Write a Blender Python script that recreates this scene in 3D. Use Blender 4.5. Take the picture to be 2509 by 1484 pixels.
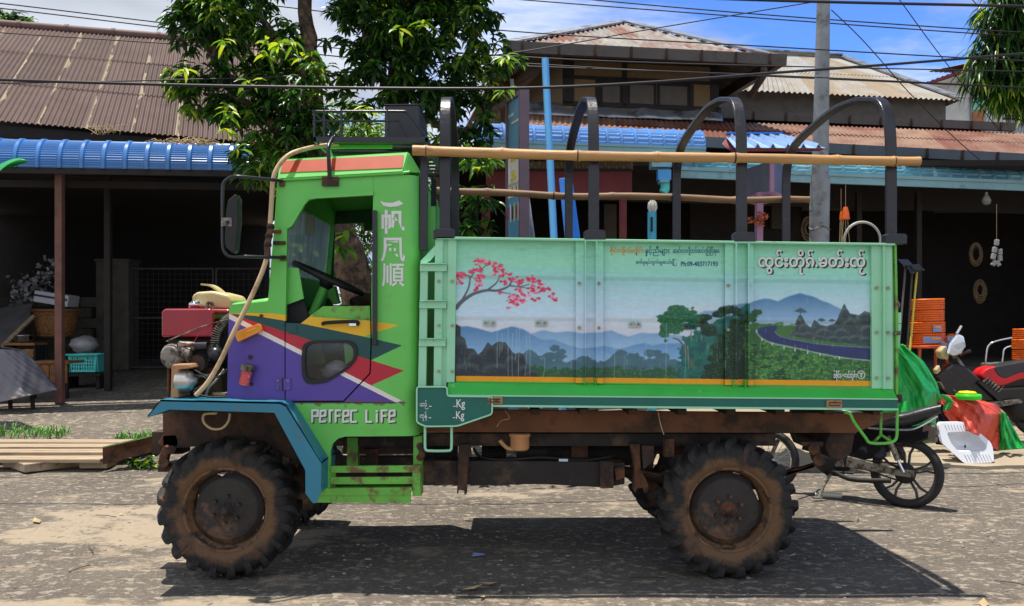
import bpy, bmesh, math, random
import numpy as np
from mathutils import Vector, Matrix
from mathutils.geometry import tessellate_polygon
R = math.radians
random.seed(7); rng = np.random.default_rng(7)
sc = bpy.context.scene
for o in list(bpy.data.objects): bpy.data.objects.remove(o)

# ------------------------------------------------------------------ camera
F = 2178.0; CX = 1254.0; HY = 790.0; EYE = 1.6     # focal length, centre column and horizon row in photo pixels
cd = bpy.data.cameras.new('camera'); cam = bpy.data.objects.new('camera', cd)
sc.collection.objects.link(cam); sc.camera = cam
cam.location = (0, 0, EYE); cam.rotation_euler = (R(90), 0, 0)
cd.sensor_width = 36; cd.lens = 36*F/2508; cd.shift_y = (HY-742)/2508.0
cd.clip_start = .05; cd.clip_end = 2000

# ------------------------------------------------------------------ light
SUN = Vector((-.105, .095, 1)).normalized()
sl = bpy.data.lights.new('sun', 'SUN'); so = bpy.data.objects.new('sun', sl); sc.collection.objects.link(so)
sl.energy = 4.6; sl.angle = R(.55); sl.color = (1, .94, .85)
so.rotation_euler = (-SUN).to_track_quat('-Z', 'Y').to_euler(); so.location = (0, 0, 30)
wd = bpy.data.worlds.new('World'); sc.world = wd; wd.use_nodes = True
nt = wd.node_tree; nt.nodes.clear()
def N(tree, typ, **kw):
    n = tree.nodes.new(typ)
    for k, v in kw.items(): setattr(n, k, v)
    return n
def L(tree, a, b): tree.links.new(a, b)
sky = N(nt, 'ShaderNodeTexSky', sky_type='NISHITA', sun_disc=False)
sky.sun_elevation = math.asin(SUN.z); sky.sun_rotation = math.atan2(SUN.x, SUN.y); sky.air_density = 1.0; sky.dust_density = .25; sky.ozone_density = 3.0
tc = N(nt, 'ShaderNodeTexCoord'); sp = N(nt, 'ShaderNodeSeparateXYZ'); L(nt, tc.outputs['Generated'], sp.inputs[0])
zc = N(nt, 'ShaderNodeMath', operation='MAXIMUM'); L(nt, sp.outputs['Z'], zc.inputs[0]); zc.inputs[1].default_value = .03
zz = N(nt, 'ShaderNodeMath', operation='ADD'); L(nt, zc.outputs[0], zz.inputs[0]); zz.inputs[1].default_value = .10
dx = N(nt, 'ShaderNodeMath', operation='DIVIDE'); L(nt, sp.outputs['X'], dx.inputs[0]); L(nt, zz.outputs[0], dx.inputs[1])
dy = N(nt, 'ShaderNodeMath', operation='DIVIDE'); L(nt, sp.outputs['Y'], dy.inputs[0]); L(nt, zz.outputs[0], dy.inputs[1])
cb = N(nt, 'ShaderNodeCombineXYZ'); L(nt, dx.outputs[0], cb.inputs[0]); L(nt, dy.outputs[0], cb.inputs[1])
n1 = N(nt, 'ShaderNodeTexNoise'); n1.inputs['Scale'].default_value = 1.15; n1.inputs['Detail'].default_value = 9; n1.inputs['Roughness'].default_value = .58; n1.inputs['Distortion'].default_value = .35
L(nt, cb.outputs[0], n1.inputs['Vector'])
# more cloud to the left (west), clear to the right
xb = N(nt, 'ShaderNodeMapRange'); L(nt, sp.outputs['X'], xb.inputs[0])
xb.inputs[1].default_value = -.35; xb.inputs[2].default_value = .5; xb.inputs[3].default_value = .20; xb.inputs[4].default_value = -.06
zb_ = N(nt, 'ShaderNodeMapRange'); L(nt, sp.outputs['Z'], zb_.inputs[0]); zb_.inputs[1].default_value = .3; zb_.inputs[2].default_value = .8; zb_.inputs[3].default_value = 0; zb_.inputs[4].default_value = -.25   # clear sky overhead, where the sun stands
ad0 = N(nt, 'ShaderNodeMath', operation='ADD'); L(nt, n1.outputs[0], ad0.inputs[0]); L(nt, zb_.outputs[0], ad0.inputs[1])
yb_ = N(nt, 'ShaderNodeMapRange'); L(nt, sp.outputs['Y'], yb_.inputs[0]); yb_.inputs[1].default_value = -.75; yb_.inputs[2].default_value = -.1; yb_.inputs[3].default_value = .34; yb_.inputs[4].default_value = 0   # unseen cloud bank added behind the viewer to brighten the truck's shaded side
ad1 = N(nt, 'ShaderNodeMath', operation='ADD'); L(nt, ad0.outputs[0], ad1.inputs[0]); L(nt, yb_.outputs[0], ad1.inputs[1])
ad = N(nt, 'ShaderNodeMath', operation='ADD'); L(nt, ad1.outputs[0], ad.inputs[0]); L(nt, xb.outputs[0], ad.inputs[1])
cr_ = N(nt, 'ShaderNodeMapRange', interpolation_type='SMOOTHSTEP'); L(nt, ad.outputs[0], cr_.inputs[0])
cr_.inputs[1].default_value = .47; cr_.inputs[2].default_value = .68
cc = N(nt, 'ShaderNodeTexNoise'); cc.inputs['Scale'].default_value = .8; cc.inputs['Detail'].default_value = 4; L(nt, cb.outputs[0], cc.inputs['Vector'])
ccr = N(nt, 'ShaderNodeMapRange'); L(nt, cc.outputs[0], ccr.inputs[0]); ccr.inputs[1].default_value = .35; ccr.inputs[2].default_value = .65; ccr.inputs[3].default_value = 3.9; ccr.inputs[4].default_value = 8.2
yc_ = N(nt, 'ShaderNodeMapRange'); L(nt, sp.outputs['Y'], yc_.inputs[0]); yc_.inputs[1].default_value = -.8; yc_.inputs[2].default_value = 0; yc_.inputs[3].default_value = 1.15; yc_.inputs[4].default_value = 1  # the added cloud behind the viewer is also made brighter
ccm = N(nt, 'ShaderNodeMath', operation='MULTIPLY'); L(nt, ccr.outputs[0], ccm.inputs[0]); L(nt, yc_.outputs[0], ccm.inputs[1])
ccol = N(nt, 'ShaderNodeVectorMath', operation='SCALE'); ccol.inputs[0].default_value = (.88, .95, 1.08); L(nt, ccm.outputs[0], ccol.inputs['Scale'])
# deepen the clear sky towards the colour the photograph shows
tint = N(nt, 'ShaderNodeMix', data_type='RGBA', blend_type='MULTIPLY'); tint.inputs[0].default_value = 1
L(nt, sky.outputs[0], tint.inputs[6])
zg_ = N(nt, 'ShaderNodeMapRange'); L(nt, sp.outputs['Z'], zg_.inputs[0]); zg_.inputs[1].default_value = .22; zg_.inputs[2].default_value = .6
tg = N(nt, 'ShaderNodeMix', data_type='RGBA'); L(nt, zg_.outputs[0], tg.inputs[0]); tg.inputs[6].default_value = (.60, .97, 1.72, 1); tg.inputs[7].default_value = (.46, .50, .52, 1); L(nt, tg.outputs[2], tint.inputs[7])
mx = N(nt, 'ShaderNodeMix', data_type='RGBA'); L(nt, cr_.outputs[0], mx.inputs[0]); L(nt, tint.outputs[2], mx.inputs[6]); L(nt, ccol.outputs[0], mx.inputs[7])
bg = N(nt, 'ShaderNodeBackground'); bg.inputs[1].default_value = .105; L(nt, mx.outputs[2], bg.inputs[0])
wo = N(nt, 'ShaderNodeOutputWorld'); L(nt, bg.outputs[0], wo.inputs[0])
vs = sc.view_settings; sc.display_settings.display_device = 'sRGB'
vs.view_transform = 'Standard'; vs.look = 'None'; vs.exposure = .5; vs.gamma = 1; vs.use_curve_mapping = False
sc.cycles.max_bounces = 6; sc.cycles.diffuse_bounces = 3; sc.cycles.glossy_bounces = 3; sc.cycles.transparent_max_bounces = 8
sc.cycles.sample_clamp_indirect = 4; sc.cycles.use_denoising = True

# ------------------------------------------------------------------ helpers
def P(x, y, Y): return Vector(((x-CX)*Y/F, Y, EYE-(y-HY)*Y/F))
def PZ(x, Y, z): return Vector(((x-CX)*Y/F, Y, z))
def lin(c): return tuple(((v/255/12.92) if v/255 <= .04045 else ((v/255+.055)/1.055)**2.4) for v in c[:3])
ORG = {}
def tag(o, label=None, cat=None, group=None, kind=None):
    if label: o['label'] = label
    if cat: o['category'] = cat
    if group: o['group'] = group
    if kind: o['kind'] = kind
    return o
def thing(name, label, cat, loc, group=None):
    o = bpy.data.objects.new(name, None); sc.collection.objects.link(o)
    o.location = loc; o.empty_display_size = .2; ORG[o] = Vector(loc)
    return tag(o, label, cat, group)
class MB:
    def __init__(s): s.v = []; s.f = []; s.m = []; s.s = []; s.mats = []; s.uv = {}
    def mi(s, mat):
        if mat not in s.mats: s.mats.append(mat)
        return s.mats.index(mat)
    def add(s, vs, fs, mat, smooth=False):
        b = len(s.v); k = s.mi(mat)
        s.v += [Vector(v) for v in vs]
        for q in fs: s.f.append([b+i for i in q]); s.m.append(k); s.s.append(smooth)
        return s
    def poly(s, pts, mat): return s.add(pts, [list(range(len(pts)))], mat)
    def prism(s, pts, ext, mat, holes=()):
        ext = Vector(ext); loops = [[Vector(p) for p in pts]]+[[Vector(p) for p in h] for h in holes]
        flat = [p for l in loops for p in l]; n = len(flat)
        vs = flat+[p+ext for p in flat]; fs = []
        if holes:
            for t in tessellate_polygon(loops): fs += [list(t), [i+n for i in reversed(t)]]
        else: fs += [list(range(n)), list(range(2*n-1, n-1, -1))]
        o = 0
        for l in loops:
            k = len(l)
            for i in range(k):
                a, b = o+i, o+(i+1) % k; fs.append([a, b, b+n, a+n])
            o += k
        return s.add(vs, fs, mat)
    def plate(s, pp, Y0, Y1, mat, holes=()):      # outline measured at depth Y0, real thickness to Y1
        return s.prism([P(x, y, Y0) for x, y in pp], (0, Y1-Y0, 0), mat, [[P(x, y, Y0) for x, y in h] for h in holes])
    def rect(s, x0, y0, x1, y1, Y0, Y1, mat): return s.plate([(x0, y0), (x1, y0), (x1, y1), (x0, y1)], Y0, Y1, mat)
    def box(s, c, d, mat, rot=None):
        c = Vector(c); M_ = rot if rot is not None else Matrix.Identity(3)
        vs = [c+M_@Vector((sx*d[0]/2, sy*d[1]/2, sz*d[2]/2)) for sx in (-1, 1) for sy in (-1, 1) for sz in (-1, 1)]
        return s.add(vs, [(0, 1, 3, 2), (4, 6, 7, 5), (0, 4, 5, 1), (2, 3, 7, 6), (0, 2, 6, 4), (1, 5, 7, 3)], mat)
    def tube(s, pts, r, mat, n=8, cap=True, closed=False):
        pts = [Vector(p) for p in pts]; m = len(pts)
        rr = r if isinstance(r, (list, tuple)) else [r]*m
        vs = []; prev = None
        for i, p in enumerate(pts):
            if closed: t = pts[(i+1) % m]-pts[i-1]
            else: t = pts[min(i+1, m-1)]-pts[max(i-1, 0)]
            t.normalize()
            if prev is None:
                a = Vector((0, 0, 1)) if abs(t.z) < .9 else Vector((1, 0, 0)); u = t.cross(a).normalized()
            else: u = (prev-t*prev.dot(t)).normalized()
            prev = u; w = t.cross(u)
            vs += [p+(u*math.cos(2*math.pi*k/n)+w*math.sin(2*math.pi*k/n))*rr[i] for k in range(n)]
        fs = []
        for i in range(m if closed else m-1):
            j = (i+1) % m
            for k in range(n): fs.append([i*n+k, i*n+(k+1) % n, j*n+(k+1) % n, j*n+k])
        s.add(vs, fs, mat, True)
        if cap and not closed:
            s.add(vs[:n], [list(range(n-1, -1, -1))], mat); s.add(vs[-n:], [list(range(n))], mat)
        return s
    def cyl(s, a, b, r, mat, n=16, r2=None): return s.tube([a, b], [r, r if r2 is None else r2], mat, n)
    def bar(s, pts, side, w, t, mat, closed=False):   # flat bar swept along a path; side = width direction
        side = Vector(side).normalized(); pts = [Vector(p) for p in pts]; m = len(pts); vs = []
        for i, p in enumerate(pts):
            T = (pts[(i+1) % m]-pts[i-1] if closed else pts[min(i+1, m-1)]-pts[max(i-1, 0)]).normalized()
            n_ = T.cross(side).normalized()
            vs += [p+side*a*w/2+n_*b*t/2 for a, b in ((-1, -1), (1, -1), (1, 1), (-1, 1))]
        fs = []
        for i in range(m if closed else m-1):
            j = (i+1) % m
            for k in range(4): fs.append([i*4+k, i*4+(k+1) % 4, j*4+(k+1) % 4, j*4+k])
        if not closed: fs += [[3, 2, 1, 0], [4*m-4, 4*m-3, 4*m-2, 4*m-1]]
        return s.add(vs, fs, mat)
    def lathe(s, prof, c, axis, mat, n=32, smooth=True, close=False):
        c = Vector(c); ax = Vector(axis).normalized()
        a = Vector((0, 0, 1)) if abs(ax.z) < .9 else Vector((1, 0, 0)); u = ax.cross(a).normalized(); w = ax.cross(u)
        vs = []; k = len(prof)
        for i in range(n):
            th = 2*math.pi*i/n; d = u*math.cos(th)+w*math.sin(th)
            vs += [c+d*max(r, 1e-4)+ax*h for r, h in prof]
        fs = []
        for i in range(n):
            j = (i+1) % n
            for q in range(k if close else k-1):
                q2 = (q+1) % k; fs.append([i*k+q, j*k+q, j*k+q2, i*k+q2])
        return s.add(vs, fs, mat, smooth)
    def ball(s, c, rad, mat, n=12, k=8, jit=0):
        c = Vector(c); rad = Vector(rad) if hasattr(rad, '__len__') else Vector((rad,)*3); vs = []; fs = []
        for i in range(k+1):
            ph = math.pi*i/k
            for j in range(n):
                th = 2*math.pi*j/n; q = 1+random.uniform(-jit, jit)
                vs.append(c+Vector((math.sin(ph)*math.cos(th)*rad.x*q, math.sin(ph)*math.sin(th)*rad.y*q, math.cos(ph)*rad.z*q)))
        for i in range(k):
            for j in range(n): fs.append([i*n+j, (i+1)*n+j, (i+1)*n+(j+1) % n, i*n+(j+1) % n])
        return s.add(vs, fs, mat, True)
    def grid(s, fn, nu, nv, mat, smooth=True, uvf=None):
        vs = []; fs = []; b = len(s.v)
        for i in range(nu+1):
            for j in range(nv+1):
                vs.append(fn(i/nu, j/nv))
                if uvf: s.uv[b+len(vs)-1] = uvf(i/nu, j/nv)
        for i in range(nu):
            for j in range(nv): fs.append([i*(nv+1)+j, (i+1)*(nv+1)+j, (i+1)*(nv+1)+j+1, i*(nv+1)+j+1])
        return s.add(vs, fs, mat, smooth)
    def build(s, name, parent=None, origin=None, bevel=0, seg=2, solid=0, recalc=True):
        me = bpy.data.meshes.new(name)
        org = Vector(origin) if origin is not None else (ORG[parent] if parent is not None else Vector((0, 0, 0)))
        me.from_pydata([tuple(v-org) for v in s.v], [], s.f)
        for m in s.mats: me.materials.append(m)
        me.polygons.foreach_set('material_index', s.m); me.polygons.foreach_set('use_smooth', s.s)
        if s.uv:
            ul = me.uv_layers.new(name='uv')
            for lp in me.loops:
                if lp.vertex_index in s.uv: ul.data[lp.index].uv = s.uv[lp.vertex_index]
        if recalc and len(s.f) < 60000:
            bm = bmesh.new(); bm.from_mesh(me); bmesh.ops.recalc_face_normals(bm, faces=bm.faces); bm.to_mesh(me); bm.free()
        me.update()
        o = bpy.data.objects.new(name, me); sc.collection.objects.link(o); ORG[o] = org
        if parent is not None: o.parent = parent; o.location = org-ORG[parent]
        else: o.location = org
        if solid: m_ = o.modifiers.new('solid', 'SOLIDIFY'); m_.thickness = solid; m_.offset = 0
        if bevel: m_ = o.modifiers.new('bevel', 'BEVEL'); m_.width = bevel; m_.segments = seg; m_.limit_method = 'ANGLE'; m_.angle_limit = R(40)
        return o
def cr(pts, n=6, closed=False):     # Catmull-Rom through points
    pts = [Vector(p) for p in pts]; m = len(pts); out = []
    for i in range(m if closed else m-1):
        p0 = pts[i-1] if (i or closed) else pts[0]; p1 = pts[i]; p2 = pts[(i+1) % m]; p3 = pts[(i+2) % m] if closed else pts[min(i+2, m-1)]
        for k in range(n):
            t = k/n
            out.append(.5*((2*p1)+(p2-p0)*t+(2*p0-5*p1+4*p2-p3)*t*t+(3*p1-p0-3*p2+p3)*t**3))
    if not closed: out.append(pts[-1])
    return out
def rpoly(pts, r, n=4):             # round the corners of a 2-D outline
    out = []; m = len(pts)
    for i in range(m):
        a, b, c = Vector(pts[i-1]), Vector(pts[i]), Vector(pts[(i+1) % m])
        rr = min(r, (a-b).length*.45, (c-b).length*.45)
        s_, e = b+(a-b).normalized()*rr, b+(c-b).normalized()*rr
        for k in range(n+1):
            t = k/n; out.append(tuple((1-t)**2*s_+2*t*(1-t)*b+t*t*e))
    return out

# ------------------------------------------------------------------ materials
def M(name, col, rough=.6, metal=0, var=.14, scale=6., dirt=None, damt=.35, dscale=3., bump=0., bscale=60., spec=.5, coat=0, soft=.12, stretch=None, trans=0, alpha=1.):
    m = bpy.data.materials.new(name); m.use_nodes = True; t = m.node_tree; b = t.nodes['Principled BSDF']
    c = lin(col); tc = N(t, 'ShaderNodeTexCoord'); src = tc.outputs['Object']
    if stretch:
        mp = N(t, 'ShaderNodeMapping'); mp.inputs['Scale'].default_value = stretch; L(t, src, mp.inputs[0]); src = mp.outputs[0]
    nz = N(t, 'ShaderNodeTexNoise'); nz.inputs['Scale'].default_value = scale; nz.inputs['Detail'].default_value = 6; L(t, src, nz.inputs['Vector'])
    mx = N(t, 'ShaderNodeMix', data_type='RGBA'); mr = N(t, 'ShaderNodeMapRange'); L(t, nz.outputs[0], mr.inputs[0]); mr.inputs[1].default_value = .3; mr.inputs[2].default_value = .7
    L(t, mr.outputs[0], mx.inputs[0]); mx.inputs[6].default_value = (*[v*(1-var) for v in c], 1); mx.inputs[7].default_value = (*[min(v*(1+var), .9) for v in c], 1)
    out = mx.outputs[2]
    if dirt is not None:
        n2 = N(t, 'ShaderNodeTexNoise'); n2.inputs['Scale'].default_value = dscale; n2.inputs['Detail'].default_value = 8; n2.inputs['Roughness'].default_value = .65; L(t, src, n2.inputs['Vector'])
        r2 = N(t, 'ShaderNodeMapRange'); L(t, n2.outputs[0], r2.inputs[0]); r2.inputs[1].default_value = .68-damt*.5; r2.inputs[2].default_value = .68-damt*.5+soft
        m2 = N(t, 'ShaderNodeMix', data_type='RGBA'); L(t, r2.outputs[0], m2.inputs[0]); L(t, out, m2.inputs[6]); m2.inputs[7].default_value = (*lin(dirt), 1); out = m2.outputs[2]
    L(t, out, b.inputs['Base Color'])
    b.inputs['Roughness'].default_value = rough; b.inputs['Metallic'].default_value = metal; b.inputs['Specular IOR Level'].default_value = spec
    if coat: b.inputs['Coat Weight'].default_value = coat
    if trans: b.inputs['Transmission Weight'].default_value = trans
    if alpha < 1: b.inputs['Alpha'].default_value = alpha
    if bump:
        n3 = N(t, 'ShaderNodeTexNoise'); n3.inputs['Scale'].default_value = bscale; n3.inputs['Detail'].default_value = 5; L(t, src, n3.inputs['Vector'])
        bp = N(t, 'ShaderNodeBump'); bp.inputs['Strength'].default_value = bump; bp.inputs['Distance'].default_value = .02; L(t, n3.outputs[0], bp.inputs['Height']); L(t, bp.outputs[0], b.inputs['Normal'])
    m['out'] = 0
    return m
RUST = (105, 62, 40); MUD = (120, 92, 66)
green = (96, 190, 88)
m_green = M('green_paint', (104, 198, 86), .42, var=.10, scale=2.2, dirt=(120, 130, 84), damt=.16, dscale=5, coat=.08, bump=.12, bscale=4, soft=.25)
m_greend = M('green_paint_dirty', (104, 178, 66), .5, var=.14, dirt=(110, 82, 50), damt=.36, dscale=11, bump=.15)
m_orange = M('orange_paint', (176, 66, 22), .45, var=.1, scale=9)
m_teal = M('teal_paint', (44, 122, 146), .4, var=.1, scale=4, dirt=(110, 92, 74), damt=.12, dscale=12, coat=.1)
m_black = M('black_paint', (34, 34, 40), .32, var=.2, dirt=(70, 62, 60), damt=.15, dscale=14, bump=.12, bscale=25)
m_blackm = M('black_matt', (26, 25, 26), .7, var=.25)
m_rubber = M('black_rubber', (30, 29, 29), .62, var=.25, bump=.1)
m_mint = M('mint_paint', (156, 218, 178), .42, var=.07, scale=3, dirt=(146, 120, 84), damt=.07, dscale=14, bump=.05, bscale=12)
m_bedgreen = M('bed_green_paint', (62, 188, 70), .42, var=.07, dirt=(170, 200, 160), damt=.06, dscale=16)
m_band = M('dark_green_paint', (18, 100, 88), .42, var=.08, dirt=(90, 140, 125), damt=.08, dscale=12)
m_rust = M('rusty_steel', (104, 66, 42), .85, var=.3, scale=9, dirt=(52, 38, 30), damt=.45, dscale=6, bump=.4, bscale=50)
m_rustd = M('dark_rusty_steel', (60, 46, 38), .85, var=.35, scale=8, dirt=(92, 62, 42), damt=.35, dscale=5, bump=.4, bscale=40)
m_beam = M('brown_bed_beam', (112, 72, 46), .8, var=.2, scale=3, dirt=(60, 42, 30), damt=.35, dscale=2.5, bump=.2)
m_chassis = M('chassis_black', (38, 33, 30), .75, var=.3, dirt=(86, 66, 50), damt=.3, dscale=5, bump=.3)
m_red = M('red_enamel', (154, 18, 34), .3, var=.15, scale=4, dirt=(80, 20, 24), damt=.2, dscale=4, coat=.3)
m_tank = M('yellowed_plastic', (196, 178, 128), .5, var=.14, scale=5, dirt=(120, 100, 70), damt=.2, dscale=5)
m_alu = M('dull_aluminium', (138, 132, 122), .55, .45, var=.25, dirt=(74, 62, 50), damt=.45, dscale=16, bump=.2)
m_chrome = M('chrome', (225, 228, 232), .08, 1., var=.05)
m_hose = M('beige_hose', (196, 168, 128), .45, var=.14, scale=5, dirt=(150, 116, 76), damt=.3, dscale=6)
m_amber = M('amber_lens', (240, 150, 24), .35, var=.12, scale=14, coat=.3)
m_pink = M('red_reflector', (214, 84, 78), .45, var=.12, scale=20, dirt=(230, 180, 160), damt=.25, dscale=30)
m_white = M('white_paint', (226, 224, 214), .5, var=.06, dirt=(170, 150, 120), damt=.08, dscale=30)
m_letter = M('white_lettering', (228, 226, 222), .5, var=.05)
m_shadow = M('black_lettering', (40, 52, 46), .5, var=.05)
m_letblue = M('blue_lettering', (30, 96, 130), .5, var=.05)
m_letorange = M('orange_lettering', (226, 150, 34), .5, var=.05)
m_bamboo = M('bamboo', (184, 138, 84), .5, var=.2, scale=5, dirt=(104, 72, 42), damt=.3, dscale=4, stretch=(.35, 3, 3), bump=.15, soft=.2)
m_bamboo2 = M('old_bamboo', (132, 100, 68), .6, var=.25, scale=5, dirt=(90, 64, 42), damt=.4, dscale=4, stretch=(.35, 3, 3), bump=.2, soft=.2)
m_wood = M('weathered_planks', (168, 148, 122), .85, var=.22, scale=6, dirt=(120, 100, 78), damt=.3, dscale=4, stretch=(.3, 3, 3), bump=.3)
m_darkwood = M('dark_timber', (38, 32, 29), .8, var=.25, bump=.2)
m_galv = M('galvanised_sheet', (150, 154, 158), .42, .65, var=.18, scale=5, dirt=(104, 100, 96), damt=.35, dscale=4, bump=.15, bscale=8)
m_gutter = M('grey_gutter', (88, 82, 78), .55, .3, var=.2, scale=3, dirt=(74, 68, 64), damt=.3, dscale=3)
m_plaster = M('cream_plaster', (128, 106, 76), .9, var=.1, scale=12, bump=.5, bscale=38)
m_concrete = M('grey_concrete', (206, 205, 200), .9, var=.14, scale=2, dirt=(160, 158, 152), damt=.35, dscale=1.2, bump=.25, soft=.3)
m_pole = M('grey_pole', (140, 144, 146), .75, var=.14, scale=9, dirt=(104, 104, 100), damt=.3, dscale=7, bump=.25, bscale=50)
m_block = M('concrete_block', (90, 86, 79), .95, var=.25, scale=4, bump=.5, bscale=25)
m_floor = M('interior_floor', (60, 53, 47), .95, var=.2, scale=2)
m_maroon = M('maroon_paint', (116, 44, 48), .7, var=.15, scale=4)
m_purple = M('dull_purple_paint', (112, 92, 104), .6, var=.1)
m_pinkp = M('mauve_paint', (156, 112, 140), .55, var=.1)
m_bluepvc = M('blue_pvc', (96, 176, 232), .3, var=.06, coat=.2)
m_blueboard = M('blue_board', (26, 112, 200), .5, var=.1)
m_paleteal = M('pale_teal_paint', (128, 172, 180), .5, var=.1, scale=3, dirt=(110, 140, 146), damt=.25, dscale=3)
m_wire = M('black_cable', (24, 22, 28), .5, var=.1)
m_orangeh = M('orange_hose', (236, 104, 20), .38, var=.12, scale=20)
m_porc = M('white_porcelain', (232, 234, 240), .12, var=.02, coat=.5, dirt=(200, 190, 170), damt=.05)
m_tyre_s = M('motorbike_tyre', (34, 32, 32), .7, var=.25, bump=.2)
m_seat = M('black_vinyl', (50, 50, 52), .38, var=.2, scale=12, bump=.15, bscale=30)
m_plasblack = M('gloss_black_plastic', (24, 24, 26), .2, var=.2, coat=.4)
m_redseat = M('red_vinyl', (206, 30, 36), .4, var=.1)
m_greentarp = M('green_tarpaulin', (26, 160, 66), .35, var=.16, scale=5, bump=.8, bscale=9)
m_redtarp = M('orange_red_tarpaulin', (224, 84, 62), .45, var=.1, scale=3, dirt=(180, 70, 56), damt=.25, dscale=4, bump=.8, bscale=10)
m_navy = M('navy_tarpaulin', (34, 34, 70), .5, var=.1)
m_bark = M('tree_bark', (112, 90, 72), .95, var=.4, scale=5, dirt=(58, 48, 40), damt=.5, dscale=7, bump=.9, bscale=14)
m_wicker = M('wicker', (140, 96, 56), .8, var=.35, scale=20)
m_turq = M('turquoise_plastic', (84, 206, 200), .4, var=.05)
m_styro = M('white_foam', (190, 194, 200), .7, var=.06)
m_sheet = M('grey_sheet', (112, 109, 116), .5, var=.12, scale=2, dirt=(170, 150, 110), damt=.3, dscale=1.2, soft=.4)
m_foil = M('white_plastic_film', (170, 172, 178), .3, var=.15)
m_grass = M('green_grass', (92, 148, 50), .6, var=.4, scale=6)
m_dry = M('dry_stalks', (178, 154, 112), .8, var=.3)
m_flower = M('dried_orange_flowers', (186, 104, 66), .7, var=.3, scale=20)
m_corr_b = M('brown_iron', (110, 84, 78), .7, .1, var=.1)
def glass(name, col, alpha, rough=.05):
    m = bpy.data.materials.new(name); m.use_nodes = True; t = m.node_tree; b = t.nodes['Principled BSDF']
    tr = N(t, 'ShaderNodeBsdfTransparent'); gl = N(t, 'ShaderNodeBsdfGlossy'); gl.inputs['Roughness'].default_value = rough; gl.inputs[0].default_value = (.9, .95, 1, 1)
    b.inputs['Base Color'].default_value = (*lin(col), 1); b.inputs['Roughness'].default_value = .4
    nz = N(t, 'ShaderNodeTexNoise'); nz.inputs['Scale'].default_value = 5; nz.inputs['Detail'].default_value = 7; tc = N(t, 'ShaderNodeTexCoord')
    mp = N(t, 'ShaderNodeMapping'); mp.inputs['Scale'].default_value = (1, 3, .6); L(t, tc.outputs['Object'], mp.inputs[0]); L(t, mp.outputs[0], nz.inputs['Vector'])
    mr = N(t, 'ShaderNodeMapRange'); L(t, nz.outputs[0], mr.inputs[0]); mr.inputs[1].default_value = .35; mr.inputs[2].default_value = .7; mr.inputs[3].default_value = max(alpha-.15, 0); mr.inputs[4].default_value = min(alpha+.2, 1)
    tl = N(t, 'ShaderNodeBsdfTranslucent'); tl.inputs[0].default_value = (*lin(col), 1); mt = N(t, 'ShaderNodeMixShader'); mt.inputs[0].default_value = .55; L(t, b.outputs[0], mt.inputs[1]); L(t, tl.outputs[0], mt.inputs[2])
    m1 = N(t, 'ShaderNodeMixShader'); L(t, mr.outputs[0], m1.inputs[0]); L(t, tr.outputs[0], m1.inputs[1]); L(t, mt.outputs[0], m1.inputs[2])
    fr = N(t, 'ShaderNodeFresnel'); m2 = N(t, 'ShaderNodeMixShader'); L(t, fr.outputs[0], m2.inputs[0]); L(t, m1.outputs[0], m2.inputs[1]); L(t, gl.outputs[0], m2.inputs[2])
    L(t, m2.outputs[0], t.nodes['Material Output'].inputs[0]); return m
m_glass = glass('dusty_windscreen', (206, 226, 236), .62); m_glassd = glass('dark_window_glass', (40, 44, 40), .1)
def leafmat(name, col, rough=.3, tr=.3):
    m = bpy.data.materials.new(name); m.use_nodes = True; t = m.node_tree; b = t.nodes['Principled BSDF']
    b.inputs['Base Color'].default_value = (*lin(col), 1); b.inputs['Roughness'].default_value = rough
    tl = N(t, 'ShaderNodeBsdfTranslucent'); tl.inputs[0].default_value = (*[v*1.5 for v in lin((col[0]*1.15, col[1]*1.12, col[2]*.6))], 1)
    mx = N(t, 'ShaderNodeMixShader'); mx.inputs[0].default_value = tr; L(t, b.outputs[0], mx.inputs[1]); L(t, tl.outputs[0], mx.inputs[2]); L(t, mx.outputs[0], t.nodes['Material Output'].inputs[0]); return m
LEAF = [leafmat('dark_leaf', (32, 60, 28), .36, .2), leafmat('mid_leaf', (58, 100, 36), .36, .3), leafmat('light_leaf', (100, 142, 46), .4, .38), leafmat('young_leaf', (158, 176, 62), .4, .4)]

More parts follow.
